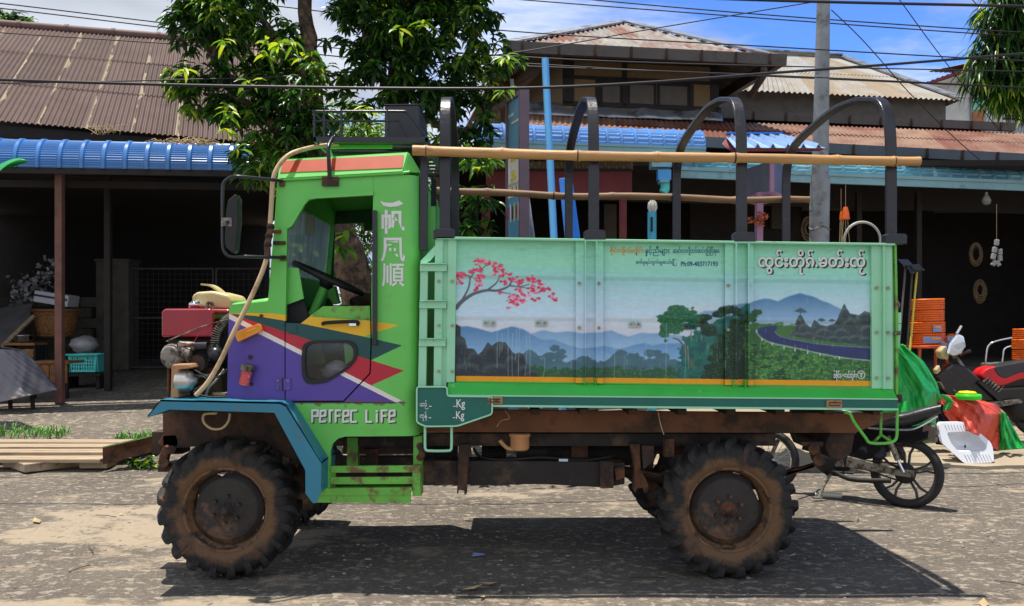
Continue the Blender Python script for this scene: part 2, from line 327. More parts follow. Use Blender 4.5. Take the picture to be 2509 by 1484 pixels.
def corrmat(name, base, streak, stain, sheet=.66, seamcol=None, rows=()):
    # corrugated iron sheets: UV in metres; streaks run down the slope, pale or rusty seams between sheets
    m = bpy.data.materials.new(name); m.use_nodes = True; t = m.node_tree; b = t.nodes['Principled BSDF']; b.inputs['Roughness'].default_value = .62; b.inputs['Specular IOR Level'].default_value = .35
    uv = N(t, 'ShaderNodeUVMap'); sx = N(t, 'ShaderNodeSeparateXYZ'); L(t, uv.outputs[0], sx.inputs[0])
    mp = N(t, 'ShaderNodeMapping'); mp.inputs['Scale'].default_value = (3.2, .5, 1); L(t, uv.outputs[0], mp.inputs[0])
    nz = N(t, 'ShaderNodeTexNoise'); nz.inputs['Scale'].default_value = 1.6; nz.inputs['Detail'].default_value = 8; nz.inputs['Roughness'].default_value = .65; L(t, mp.outputs[0], nz.inputs['Vector'])
    r = N(t, 'ShaderNodeMapRange'); L(t, nz.outputs[0], r.inputs[0]); r.inputs[1].default_value = .36; r.inputs[2].default_value = .64
    mx = N(t, 'ShaderNodeMix', data_type='RGBA'); L(t, r.outputs[0], mx.inputs[0]); mx.inputs[6].default_value = (*lin(base), 1); mx.inputs[7].default_value = (*lin(streak), 1)
    # whole-sheet tone
    fl = N(t, 'ShaderNodeMath', operation='DIVIDE'); L(t, sx.outputs[0], fl.inputs[0]); fl.inputs[1].default_value = sheet
    f2 = N(t, 'ShaderNodeMath', operation='FLOOR'); L(t, fl.outputs[0], f2.inputs[0])
    fv = N(t, 'ShaderNodeMath', operation='DIVIDE'); L(t, sx.outputs[1], fv.inputs[0]); fv.inputs[1].default_value = 1.9
    f3 = N(t, 'ShaderNodeMath', operation='FLOOR'); L(t, fv.outputs[0], f3.inputs[0])
    cb = N(t, 'ShaderNodeCombineXYZ'); L(t, f2.outputs[0], cb.inputs[0]); L(t, f3.outputs[0], cb.inputs[1])
    wn = N(t, 'ShaderNodeTexWhiteNoise'); L(t, cb.outputs[0], wn.inputs[0])
    st = N(t, 'ShaderNodeMix', data_type='RGBA'); L(t, mx.outputs[2], st.inputs[6]); st.inputs[7].default_value = (*lin(stain), 1)
    n2 = N(t, 'ShaderNodeTexNoise'); n2.inputs['Scale'].default_value = 2.2; n2.inputs['Detail'].default_value = 7; L(t, uv.outputs[0], n2.inputs['Vector'])
    a1 = N(t, 'ShaderNodeMath', operation='MULTIPLY_ADD'); L(t, wn.outputs[0], a1.inputs[0]); a1.inputs[1].default_value = .45; L(t, n2.outputs[0], a1.inputs[2])
    r2 = N(t, 'ShaderNodeMapRange'); L(t, a1.outputs[0], r2.inputs[0]); r2.inputs[1].default_value = .55; r2.inputs[2].default_value = .95; L(t, r2.outputs[0], st.inputs[0])
    out = st.outputs[2]
    if seamcol:
        fr = N(t, 'ShaderNodeMath', operation='FRACT'); L(t, fl.outputs[0], fr.inputs[0])
        n4 = N(t, 'ShaderNodeTexNoise'); n4.inputs['Scale'].default_value = 1.4; n4.inputs['Detail'].default_value = 6; L(t, uv.outputs[0], n4.inputs['Vector'])
        r4 = N(t, 'ShaderNodeMapRange'); L(t, n4.outputs[0], r4.inputs[0]); r4.inputs[1].default_value = .42; r4.inputs[2].default_value = .68; r4.inputs[3].default_value = .0; r4.inputs[4].default_value = .13
        lt = N(t, 'ShaderNodeMath', operation='LESS_THAN'); L(t, fr.outputs[0], lt.inputs[0]); L(t, r4.outputs[0], lt.inputs[1])
        sm = N(t, 'ShaderNodeMix', data_type='RGBA'); L(t, lt.outputs[0], sm.inputs[0]); L(t, out, sm.inputs[6]); sm.inputs[7].default_value = (*lin(seamcol), 1); out = sm.outputs[2]
    L(t, out, b.inputs['Base Color']); return m
m_roofL = corrmat('brown_corrugated_iron', (74, 51, 44), (86, 62, 55), (64, 40, 30), .66, (140, 128, 102))
m_roofH = corrmat('rust_grey_corrugated_iron', (122, 120, 114), (150, 147, 141), (112, 64, 42), .45)
m_roofT = corrmat('tan_corrugated_iron', (126, 110, 86), (140, 124, 100), (150, 152, 152), .8)
m_roofR = corrmat('red_rust_corrugated_iron', (98, 52, 36), (114, 66, 46), (138, 110, 90), .7)

def ramp_ground():
    m = bpy.data.materials.new('stony_road'); m.use_nodes = True; t = m.node_tree; b = t.nodes['Principled BSDF']; b.inputs['Roughness'].default_value = .92; b.inputs['Specular IOR Level'].default_value = .2
    tc = N(t, 'ShaderNodeTexCoord'); o = tc.outputs['Object']
    def noise(s, d=8, r=.6, scl=None):
        n = N(t, 'ShaderNodeTexNoise'); n.inputs['Scale'].default_value = s; n.inputs['Detail'].default_value = d; n.inputs['Roughness'].default_value = r
        if scl: mp = N(t, 'ShaderNodeMapping'); mp.inputs['Scale'].default_value = scl; L(t, o, mp.inputs[0]); L(t, mp.outputs[0], n.inputs['Vector'])
        else: L(t, o, n.inputs['Vector'])
        return n.outputs[0]
    def rng_(x, a, b_, c=0, d=1):
        r = N(t, 'ShaderNodeMapRange'); L(t, x, r.inputs[0]); r.inputs[1].default_value = a; r.inputs[2].default_value = b_; r.inputs[3].default_value = c; r.inputs[4].default_value = d; return r.outputs[0]
    def mix(f, a, b_):
        x = N(t, 'ShaderNodeMix', data_type='RGBA'); L(t, f, x.inputs[0])
        for i, c in ((6, a), (7, b_)):
            if isinstance(c, tuple): x.inputs[i].default_value = (*lin(c), 1)
            else: L(t, c, x.inputs[i])
        return x.outputs[2]
    base = mix(rng_(noise(1.1), .35, .65), (97, 90, 82), (118, 110, 100))
    base = mix(rng_(noise(22, 6, .7), .4, .62, 0, .55), base, (84, 77, 70))
    # pale dusty patches
    def spot(cx, cy, rx, ry, amp):
        mp = N(t, 'ShaderNodeMapping'); mp.inputs['Scale'].default_value = (1/rx, 1/ry, 0); mp.inputs['Location'].default_value = (-cx/rx, -cy/ry, 0); L(t, o, mp.inputs[0])
        ln = N(t, 'ShaderNodeVectorMath', operation='LENGTH'); L(t, mp.outputs[0], ln.inputs[0]); return rng_(ln.outputs['Value'], .3, 1.25, amp, 0)
    def plus(a, b_):
        m_ = N(t, 'ShaderNodeMath', operation='ADD'); L(t, a, m_.inputs[0]); L(t, b_, m_.inputs[1]); return m_.outputs[0]
    dust = noise(1.3, 10, .70, (.8, 1.15, 1))
    for q in ((-3.0, 6.9, 1.7, 1.1, .165), (-2.6, 4.95, 3.0, .25, .16), (3.6, 4.95, 2.5, .22, .16), (.2, 8.3, 2.2, .6, .07)): dust = plus(dust, spot(*q))
    base = mix(rng_(dust, .57, .645, 0, .8), base, (170, 154, 132))
    # flakes of pale stone worn flush with the surface
    fl = rng_(noise(13, 4, .6, (.8, 1.2, 1)), .565, .60, 0, .75); base = mix(fl, base, (158, 149, 134)); f2 = rng_(noise(46, 3, .5), .62, .66, 0, .7); base = mix(f2, base, (156, 144, 124))
    # cracks in the old surface
    ce = N(t, 'ShaderNodeTexVoronoi', feature='DISTANCE_TO_EDGE'); ce.inputs['Scale'].default_value = 1.1
    cw = N(t, 'ShaderNodeTexNoise'); cw.inputs['Scale'].default_value = 2.5; cw.inputs['Detail'].default_value = 6; L(t, o, cw.inputs['Vector']); cm = N(t, 'ShaderNodeVectorMath', operation='MULTIPLY_ADD'); L(t, cw.outputs['Color'], cm.inputs[0]); cm.inputs[1].default_value = (.5, .5, 0); L(t, o, cm.inputs[2]); L(t, cm.outputs[0], ce.inputs['Vector'])
    ck = N(t, 'ShaderNodeMath', operation='MULTIPLY'); L(t, rng_(ce.outputs['Distance'], .004, .012, 1, 0), ck.inputs[0]); L(t, rng_(noise(.9, 4), .50, .58, 0, .35), ck.inputs[1])
    base = mix(ck.outputs[0], base, (62, 54, 46))
    # stones bedded in the surface
    vo = N(t, 'ShaderNodeTexVoronoi'); vo.inputs['Scale'].default_value = 15; vo.inputs['Randomness'].default_value = 1; wq = N(t, 'ShaderNodeTexNoise'); wq.inputs['Scale'].default_value = 24; wq.inputs['Detail'].default_value = 3; L(t, o, wq.inputs['Vector']); wm = N(t, 'ShaderNodeVectorMath', operation='MULTIPLY_ADD'); L(t, wq.outputs['Color'], wm.inputs[0]); wm.inputs[1].default_value = (.07, .07, 0); L(t, o, wm.inputs[2]); L(t, wm.outputs[0], vo.inputs['Vector'])
    vc = N(t, 'ShaderNodeSeparateXYZ'); L(t, vo.outputs['Color'], vc.inputs[0])
    thr = N(t, 'ShaderNodeMath', operation='MULTIPLY'); L(t, rng_(vc.outputs[0], .55, 1, 0, .42), thr.inputs[0]); thr.inputs[1].default_value = 1
    st = N(t, 'ShaderNodeMath', operation='LESS_THAN'); L(t, vo.outputs['Distance'], st.inputs[0]); L(t, thr.outputs[0], st.inputs[1])
    scol = mix(vc.outputs[1], (100, 92, 82), (160, 148, 128))
    out = mix(st.outputs[0], base, scol)
    L(t, out, b.inputs['Base Color'])
    hs = N(t, 'ShaderNodeMath', operation='MULTIPLY_ADD'); L(t, st.outputs[0], hs.inputs[0]); hs.inputs[1].default_value = .5; L(t, noise(30, 8, .7), hs.inputs[2])
    bp = N(t, 'ShaderNodeBump'); bp.inputs['Strength'].default_value = .55; bp.inputs['Distance'].default_value = .03; L(t, hs.outputs[0], bp.inputs['Height']); L(t, bp.outputs[0], b.inputs['Normal'])
    return m
m_ground = ramp_ground()
m_slab = M('pale_concrete', (156, 142, 120), .9, var=.12, scale=2, dirt=(150, 136, 116), damt=.35, dscale=1.5, bump=.2, soft=.3)
# ------------------------------------------------------------------ ground
def gz(Y):
    return float(np.interp(Y, [-50, 9.6, 11.5, 13, 17, 22, 400], [0, 0, .25, .43, .69, .8, .8]))
g = MB()
xs = [-300, -60, -25]+list(np.linspace(-14, 14, 57))+[25, 60, 300]
ys = [-40, -10]+list(np.linspace(0, 22, 67))+[30, 60, 120, 400]
vs = [(x, y, gz(y)+(random.uniform(-.008, .008) if 3 < y < 9.5 and abs(x) < 10 else 0)) for x in xs for y in ys]
ny = len(ys); g.add(vs, [(i*ny+j, (i+1)*ny+j, (i+1)*ny+j+1, i*ny+j+1) for i in range(len(xs)-1) for j in range(ny-1)], m_ground, True)
tag(g.build('ground'), kind='structure')
# concrete apron in front of the shop, with a broken front edge
g = MB(); xs_ = list(np.linspace(1.2, 14, 50)); fr = [9.74+random.uniform(-.05, .05)+.06*math.sin(x*2.1) for x in xs_]
rows = [0, .12, .6, 1.2, 2.2, 3.6]
vs = []
for x, f0 in zip(xs_, fr):
    vs.append((x, f0, gz(f0)-.03))
    for r_ in rows: vs.append((x, f0+r_+.004, gz(f0+r_)+.035))
k = len(rows)+1
g.add(vs, [(i*k+j, (i+1)*k+j, (i+1)*k+j+1, i*k+j+1) for i in range(len(xs_)-1) for j in range(k-1)], m_slab, False)
tag(g.build('pavement'), kind='structure')
# loose flat stones
g = MB(); m_stone = M('loose_stone', (150, 140, 126), .9, var=.4, scale=9)
for i in range(1500):
    Y = random.uniform(4.3, 9.6); X = random.uniform(-.62*Y, .62*Y); s = random.uniform(.005, .015)*(1.9 if random.random() < .12 else 1)
    a = random.uniform(0, 6.28); n = random.choice((5, 6)); h = s*random.uniform(.05, .25)
    pts = [Vector((X+math.cos(a+6.283*q/n)*s*random.uniform(.5, 1.5), Y+math.sin(a+6.283*q/n)*s*random.uniform(.4, 1.0), gz(Y)-.004)) for q in range(n)]
    c = sum(pts, Vector())/n
    top = [c+(p-c)*.75+Vector((0, 0, h+.005)) for p in pts]
    g.add(pts+top, [list(range(n, 2*n))]+[(q, (q+1) % n, n+(q+1) % n, n+q) for q in range(n)], m_stone)
tag(g.build('gravel'), kind='stuff')

# ------------------------------------------------------------------ corrugated sheet
def corrugated(mb, A, B, C, D, mat, pitch=.076, amp=.011, rows=3, lap=.012, div=6):
    A, B, C, D = map(Vector, (A, B, C, D)); Wd = (B-A).length; H = (C-A).length
    nrm = (B-A).cross(C-A).normalized()
    if nrm.z < 0: nrm = -nrm
    nw = max(1, int(Wd/pitch)); nu = nw*div
    for r_ in range(rows):
        v0, v1 = r_/rows, (r_+1)/rows+(.02 if r_ < rows-1 else 0)
        def fn(u, v):
            t = v0+(v1-v0)*v
            p = (A*(1-u)+B*u)*(1-t)+(C*(1-u)+D*u)*t
            return p+nrm*(amp*math.sin(u*nw*2*math.pi)+lap*(1-v)+r_*.0)
        mb.grid(fn, nu, 2, mat, True, lambda u, v: (u*Wd, (v0+(v1-v0)*v)*H))
def barrel(mb, A, B, r, mat, n_rib, up0=-5, up1=110, back=Vector((0, 1, 0)), rib=.022, ridges=20):
    # barrel-curved ribbed awning sheet between end points A and B (its front lower edge)
    A, B = Vector(A), Vector(B); d = (B-A).normalized(); bk = Vector((0, 0, 1)).cross(d); bk = bk if bk.y > 0 else -bk
    per = 14; nu = n_rib*per
    def fn(u, v):
        k = (u*n_rib) % 1.0
        ribh = rib if k < .16 or k > .995 else 0
        th = R(up0+(up1-up0)*v); fine = .0 if ribh else .0055*(1 if int(v*ridges*2) % 2 else -1)
        rr = r+ribh+fine
        return A+(B-A)*u+bk*(r-rr*math.cos(th))+Vector((0, 0, rr*math.sin(th)))
    mb.grid(fn, nu, ridges*2, mat, False)

# ------------------------------------------------------------------ left house
H1 = thing('house', 'open-fronted house with a rusty brown corrugated roof on the left of the truck', 'house', (-7, 14, gz(14)))
eA, eB = Vector((-7.715, 13.4, 4.627)), Vector((-4.716, 14.8, 4.627)); ed = eB-eA
rA, rB = Vector((-10.08, 17.5, 7.45)), Vector((-6.56, 18.46, 7.45)); rd = rB-rA
E0, E1 = eA-ed*.45, eA+ed*1.34; K0, K1 = rA-rd*.15, rA+rd*1.5
mb = MB(); corrugated(mb, E0, E1, K0, K1, m_roofL, .078, .012, 3); mb.build('roof', H1)
mb = MB(); mb.tube([K0+Vector((0, 0, .03)), K1+Vector((0, 0, .03))], .085, m_corr_b, 8)
for q in np.linspace(0, 1, 8): mb.cyl(K0.lerp(K1, q)+Vector((0, 0, .03)), K0.lerp(K1, q+.012)+Vector((0, 0, .035)), .1, m_corr_b, 8)
mb.build('ridge_cap', H1)
mb = MB(); up = Vector((0, 0, 1)); nrm = ed.cross(up).normalized()
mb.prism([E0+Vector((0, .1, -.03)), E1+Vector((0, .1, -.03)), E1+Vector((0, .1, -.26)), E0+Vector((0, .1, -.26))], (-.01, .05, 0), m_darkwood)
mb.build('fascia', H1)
# far roof slope, back and side walls keep the inside dark
mb = MB(); bk = Vector((-.35, 1, 0)).normalized()*4.2
mb.prism([K0, K1, K1+bk+Vector((0, 0, -2.8)), K0+bk+Vector((0, 0, -2.8))], (0, 0, .03), m_corr_b); mb.build('rear_roof', H1)
mb = MB()
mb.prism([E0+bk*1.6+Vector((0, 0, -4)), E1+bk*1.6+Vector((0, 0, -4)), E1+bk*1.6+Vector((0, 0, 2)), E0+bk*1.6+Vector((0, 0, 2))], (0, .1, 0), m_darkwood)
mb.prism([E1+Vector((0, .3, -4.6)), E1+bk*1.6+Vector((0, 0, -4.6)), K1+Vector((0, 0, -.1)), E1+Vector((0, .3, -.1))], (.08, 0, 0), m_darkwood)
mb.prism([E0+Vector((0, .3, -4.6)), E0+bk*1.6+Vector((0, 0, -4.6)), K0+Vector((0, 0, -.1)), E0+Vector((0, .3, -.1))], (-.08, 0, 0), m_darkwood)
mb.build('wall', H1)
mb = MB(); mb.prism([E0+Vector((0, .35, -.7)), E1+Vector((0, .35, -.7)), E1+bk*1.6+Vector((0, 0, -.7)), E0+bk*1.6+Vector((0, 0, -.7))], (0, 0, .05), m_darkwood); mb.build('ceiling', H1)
# wall strip over the awning
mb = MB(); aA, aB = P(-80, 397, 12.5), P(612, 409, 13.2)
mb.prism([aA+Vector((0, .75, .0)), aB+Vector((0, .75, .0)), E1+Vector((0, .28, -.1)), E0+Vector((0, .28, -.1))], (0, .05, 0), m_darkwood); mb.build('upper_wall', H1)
m_aw = M('blue_awning_sheet', (62, 120, 186), .28, var=.1, scale=2, coat=.25, dirt=(80, 120, 170), damt=.15)
mb = MB(); barrel(mb, aA, aB, .40, m_aw, 13, -8, 100); mb.build('awning', H1)
mb = MB(); mb.bar([aA+Vector((0, .04, -.09)), aB+Vector((0, .04, -.09))], (0, 0, 1), .10, .05, m_darkwood); mb.bar([aA+Vector((0, .5, -.22)), aB+Vector((0, .5, -.22))], (0, 0, 1), .1, .08, m_darkwood); mb.build('beam', H1)
for px, Yp, w in ((146.5, 12.95, .105), (265, 14.2, .10)):
    mb = MB(); X = (px-CX)*Yp/F
    mb.box((X, Yp, (gz(Yp)+3.95)/2), (w, w, 3.95-gz(Yp)), M('post_paint', (112, 76, 66), .7, var=.2, bump=.2) if px < 200 else m_darkwood); mb.build('post', H1, bevel=.008)

# pieces standing in the open front of the house
t = thing('block_wall', 'low rough wall of grey concrete blocks at the back of the open house', 'wall', PZ(110, 17, gz(17)))
mb = MB(); zt = P(0, 668, 17).z; hb = .2
for r_ in range(7):
    z0 = gz(17)+r_*hb; x = -11.6+(.22 if r_ % 2 else 0)
    while x < -8.05:
        w = .42
        if not (r_ == 4 and random.random() < .3): mb.box((x+w/2, 17.05+random.uniform(-.012, .012), z0+hb/2), (w-.015, .18, hb-.014), m_block)
        x += w
mb.box((-9.85, 17.1, gz(17)+.7), (3.5, .1, 1.36), m_block); mb.build('blocks', t, bevel=.008)
t = thing('gate_pillar', 'plastered grey pillar between the block wall and the mesh gate', 'pillar', PZ(271, 16.9, gz(16.9)))
mb = MB(); a = P(231, 639, 16.9); b = P(312, 907, 16.9); mb.box(((a.x+b.x)/2, 17.2, (a.z+gz(17))/2), (b.x-a.x, .5, a.z-gz(17)), m_block)
mb.build('plaster', t, bevel=.02)
mb = MB(); mb.box(((a.x+b.x)/2, 17.2, a.z+.02), (b.x-a.x+.05, .55, .05), m_block); mb.build('cap', t, bevel=.01)
m_gate = M('grey_gate_bars', (84, 82, 76), .7, .3, var=.2)
for x0, x1, nm in ((322, 522, 'wide mesh gate with a grey frame beside the plastered pillar'), (530, 690, 'mesh gate leaf half hidden behind the engine and cab')):
    t = thing('mesh_gate', nm, 'gate', PZ((x0+x1)/2, 17.1, gz(17)), 'gates at the back of the open house')
    a, b = P(x0, 658, 17.1), P(x1, 907, 17.1); mb = MB(); a.z, b.z = a.z, gz(17.1)+.05
    for p, q in (((a.x, a.z), (b.x, a.z)), ((a.x, b.z), (b.x, b.z)), ((a.x, a.z), (a.x, b.z)), ((b.x, a.z), (b.x, b.z)), ((a.x, (a.z+b.z)/2), (b.x, (a.z+b.z)/2))):
        mb.cyl((p[0], 17.1, p[1]), (q[0], 17.1, q[1]), .022, m_gate, 8)
    mb.build('frame', t)
    mb = MB(); nx = int((b.x-a.x)/.1); nz_ = int((a.z-b.z)/.1)
    for i in range(1, nx): mb.cyl((a.x+(b.x-a.x)*i/nx, 17.1, a.z), (a.x+(b.x-a.x)*i/nx, 17.1, b.z), .004, m_gate, 4)
    for i in range(1, nz_): mb.cyl((a.x, 17.11, b.z+(a.z-b.z)*i/nz_), (b.x, 17.11, b.z+(a.z-b.z)*i/nz_), .004, m_gate, 4)
    mb.build('mesh', t)

# ------------------------------------------------------------------ shop house on the right
S = thing('shop_house', 'two-storey shop house with a hipped rusty iron roof and cream plaster panels', 'house', (2.5, 14, gz(13)))
def q3(*a): return [P(*p) for p in a]
# main hip roof
z_e = 5.98; eL = PZ(1247, 14.0, z_e); eR = PZ(1901, 14.75, P(0, 142, 14.75).z); dirv = (eR-eL); dn = Vector((-dirv.y, dirv.x, 0)).normalized()
bL, bR = eL+dn*7.2, eR+dn*7.2; ap = P(1527, 57, 17.9); apz = ap.z
ap2 = ap+Vector((0, 0, 0))
def hipface(mb, a, b, c, mat, pitch=.1, amp=.016):
    W_ = (b-a).length; d = (b-a)/W_; foot = a+d*((c-a).dot(d)); h = (c-foot).length; upv = (c-foot)/h; fx = (c-a).dot(d)
    nrm = d.cross(upv); nrm = nrm if nrm.z > 0 else -nrm; n = int(W_/pitch)*6
    def fn(u, v):
        x = u*W_; top = h*(x/fx if x < fx else (W_-x)/(W_-fx)); return a+d*x+upv*(v*top)+nrm*(amp*math.sin(x/pitch*2*math.pi))
    mb.grid(fn, n, 3, mat, True, lambda u, v: (u*W_, v*h))
mb = MB(); hipface(mb, eL, eR, ap, m_roofH, .13, .02); hipface(mb, eR, bR, ap, m_roofH); hipface(mb, bL, eL, ap, m_roofH); hipface(mb, bR, bL, ap, m_roofH); roof = mb.build('roof', S)
mb = MB()
for p in (eL, eR): mb.bar([p+Vector((0, 0, .05)), ap+Vector((0, 0, .05))], dirv, .22, .03, m_galv)
mb.build('hip_flashing', roof)
mb = MB(); gt = Vector((0, 0, -.17)); o_ = -dn*.10
def gutter(mb, a, b, h=.16, w=.12, mat=m_gutter, strap=None, n=8):
    d = (b-a).normalized(); out = Vector((d.y, -d.x, 0)); out = out if out.y < 0 else -out
    prof = [(0, 0), (0, -h), (w*.8, -h), (w, 0), (w-.012, 0), (w*.76, -h+.012), (.012, -h+.012), (.012, 0)]
    mb.prism([a+out*x+Vector((0, 0, z)) for x, z in prof], b-a, mat)
    if strap:
        for i in range(n):
            c = a.lerp(b, (i+.5)/n); mb.box(c+out*(w*.95)+Vector((0, 0, -h/2)), (.03, .05, h), strap)
gutter(mb, eL+Vector((-.1, 0, .02)), eR+Vector((.12, 0, .02)), .17, .14, m_gutter, m_rustd, 8); gutter(mb, eR+Vector((.1, 0, .02)), bR, .17, .14); mb.build('gutter', S)
mb = MB(); wy = Vector((0, 0, 0))
# soffit
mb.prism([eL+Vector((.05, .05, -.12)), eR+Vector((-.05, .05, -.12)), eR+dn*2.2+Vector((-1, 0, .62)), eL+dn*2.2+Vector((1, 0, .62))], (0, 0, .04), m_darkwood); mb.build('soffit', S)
# upper walls (front plane set back under the eave)
wl0, wl1 = PZ(1385, 15.0, 0), PZ(1745, 15.42, 0); wd_ = (wl1-wl0).normalized(); zb, ztp = 4.9, 6.22
def wallp(x, z, off=0.0, out=0.0):     # x from 0..1 along the front wall
    p = wl0.lerp(wl1, x); p.z = z; return p+dn*(-out)
mb = MB()
mb.prism([wallp(-.02, zb), wallp(1.02, zb), wallp(1.02, ztp), wallp(-.02, ztp)], dn*.12, m_plaster)
sl0 = wallp(0, zb); mb.prism([sl0, sl0+dn*4.5+Vector((-.4, 0, 0)), sl0+dn*4.5+Vector((-.4, 0, ztp-zb)), sl0+Vector((0, 0, ztp-zb))], (.1, 0, 0), m_plaster)
sr0 = wallp(1, zb); mb.prism([sr0, sr0+dn*4.5, sr0+dn*4.5+Vector((0, 0, ztp-zb)), sr0+Vector((0, 0, ztp-zb))], (-.1, 0, 0), m_plaster)
mb.build('upper_wall', S)
mb = MB()
def hz(y, Y=15.2): return P(0, y, Y).z
for x0, x1, y0, y1 in ((-.02, .055, 140, 262), (.38, .41, 140, 262), (.985, 1.04, 140, 262), (-.02, 1.04, 192, 200), (-.02, 1.04, 255, 266), (.2, .226, 200, 262), (.84, .865, 200, 262), (-.02, 1.04, 138, 156)):
    mb.prism([wallp(x0, hz(y1), out=.03), wallp(x1, hz(y1), out=.03), wallp(x1, hz(y0), out=.03), wallp(x0, hz(y0), out=.03)], dn*.05, m_darkwood)
mb.build('timber_frame', S)
for x0, x1 in ((.226, .38), (.41, .61), (.615, .84)):
    mb = MB(); mb.prism([wallp(x0, hz(262), out=.012), wallp(x1, hz(262), out=.012), wallp(x1, hz(200), out=.012), wallp(x0, hz(200), out=.012)], dn*.03, m_darkwood)
    fr_ = mb.build('window', S)
    mb = MB(); mb.prism([wallp(x0+.02, hz(254), out=.02), wallp(x1-.02, hz(254), out=.02), wallp(x1-.02, hz(208), out=.02), wallp(x0+.02, hz(208), out=.02)], dn*.01, M('dusty_shutter', (92, 84, 76), .7, var=.15))
    mb.build('shutter', fr_)
# sheet-metal flashing, lower rusty roof
lA, lB = Vector((.15, 12.6, 4.33)), Vector((8.35, 14.5, 4.33)); ld = lB-lA
uA = P(1290, 280, 14.75); uB = P(2451, 324, 17.2)
mb = MB()
def flash(u, v):
    p = P(1290, 280, 14.72).lerp(P(1772, 296, 15.3), u); q = P(1296, 250, 14.95).lerp(P(1766, 263, 15.5), u)
    return p.lerp(q, v)+Vector((0, -.02*math.sin(u*23)-.015*math.sin(u*41+v*4), 0))
mb.grid(flash, 60, 4, m_galv); mb.build('flashing', S, solid=.01)
mb = MB(); L0, L1 = lA+ld*.0, lA+ld*1.12; U0, U1 = uA, uA+(uB-uA)*1.1
corrugated(mb, L0, L1, U0, U1, m_roofR, .085, .012, 2); mb.build('lower_roof', S)
mb = MB(); gutter(mb, L0+Vector((.3, 0, .0)), L1, .15, .12, M('slate_gutter', (92, 104, 112), .5, var=.1), m_rustd, 14); mb.build('gutter', S)
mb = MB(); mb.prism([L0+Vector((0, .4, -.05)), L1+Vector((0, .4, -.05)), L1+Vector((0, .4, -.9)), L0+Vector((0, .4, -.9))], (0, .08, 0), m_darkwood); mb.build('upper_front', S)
# awnings
m_awp = M('blue_ribbed_plastic', (92, 140, 204), .3, var=.15, scale=2.5, coat=.2, dirt=(150, 180, 210), damt=.2); m_awt = M('teal_ribbed_plastic', (88, 146, 164), .3, var=.2, scale=1.6, coat=.2, dirt=(140, 186, 200), damt=.3)
a0, a1 = P(1160, 346, 11.45), P(1728, 362, 11.95); a0.z = a1.z = (a0.z+a1.z)/2+.01
mb = MB(); barrel(mb, a0, a1, .27, m_awp, 16, 0, 115, rib=.02, ridges=9); mb.build('awning', S)
mb = MB(); d_ = (a1-a0); mb.prism([a0+Vector((0, -.02, .0)), a1+Vector((0, -.02, 0)), a1+Vector((0, -.02, -.1)), a0+Vector((0, -.02, -.1))], (0, .05, 0), m_paleteal); mb.prism([a0+Vector((0, -.04, .0)), a1+Vector((0, -.04, 0)), a1+Vector((0, -.04, -.03)), a0+Vector((0, -.04, -.03))], (0, .015, 0), m_paleteal); mb.build('awning_fascia', S)
b0, b1 = P(1660, 422, 12.0), P(2640, 446, 13.4); b0.z = b1.z = 3.70
mb = MB(); barrel(mb, b0, b1, .24, m_awt, 26, 0, 115, rib=.02, ridges=9); mb.build('awning', S)
mb = MB(); mb.prism([b0+Vector((0, -.02, .0)), b1+Vector((0, -.02, 0)), b1+Vector((0, -.02, -.145)), b0+Vector((0, -.02, -.145))], (0, .05, 0), m_paleteal); mb.prism([b0+Vector((0, -.045, .0)), b1+Vector((0, -.045, 0)), b1+Vector((0, -.045, -.045)), b0+Vector((0, -.045, -.045))], (0, .02, 0), m_paleteal); mb.build('awning_fascia', S)
# shop front: maroon board, balustrade, posts and a deep dark room
mb = MB(); mb.rect(1190, 418, 1548, 476, 12.3, 12.36, m_maroon); mb.build('sign_board', S)
mb = MB(); mb.rect(1190, 413, 1548, 418, 12.26, 12.4, m_darkwood); mb.rect(1190, 386, 1548, 391, 12.26, 12.4, m_darkwood)
for x in range(1195, 1548, 18):
    p, q = P(x, 391, 12.33), P(x, 413, 12.33); mb.lathe([(.02, 0), (.035, -.03), (.05, -.06), (.025, -.1), (.04, p.z*0-.127)], p, (0, 0, 1), m_plaster, 8)
mb.build('balustrade', S)
mb = MB(); mb.rect(1186, 391, 1550, 415, 12.6, 12.65, m_plaster); mb.build('gable_panel', S)
mb = MB(); mb.rect(1180, 470, 1200, 640, 12.3, 12.5, m_maroon); mb.build('post', S)
mb = MB(); mb.rect(1520, 470, 1535, 640, 12.3, 12.45, m_maroon); mb.build('post', S)
zf = gz(13)
mb = MB(); bx0, bx1, bYf, bYb = -.9, 10.5, 12.7, 18.0
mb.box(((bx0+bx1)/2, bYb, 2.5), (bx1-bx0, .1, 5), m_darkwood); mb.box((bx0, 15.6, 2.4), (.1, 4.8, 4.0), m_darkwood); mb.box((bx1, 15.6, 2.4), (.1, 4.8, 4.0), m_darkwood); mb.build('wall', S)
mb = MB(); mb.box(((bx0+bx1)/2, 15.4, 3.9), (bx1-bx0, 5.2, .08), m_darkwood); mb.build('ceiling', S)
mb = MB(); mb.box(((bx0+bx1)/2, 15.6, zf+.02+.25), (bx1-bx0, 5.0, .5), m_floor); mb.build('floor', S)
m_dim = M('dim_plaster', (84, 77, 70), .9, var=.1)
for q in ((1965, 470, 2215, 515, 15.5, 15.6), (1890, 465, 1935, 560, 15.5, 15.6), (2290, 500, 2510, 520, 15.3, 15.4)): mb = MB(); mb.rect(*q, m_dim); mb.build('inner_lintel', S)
for x in (2105, 2252): mb = MB(); mb.rect(x-6, 470, x+6, 1000, 13.8, 13.9, m_darkwood); mb.build('post', S)
mb = MB(); mb.rect(1690, 480, 1960, 590, 15.7, 15.75, m_darkwood); mb.build('inner_door', S)
mb = MB(); mb.rect(1480, 500, 1510, 600, 14.5, 14.6, m_dim); mb.build('shutter', S)
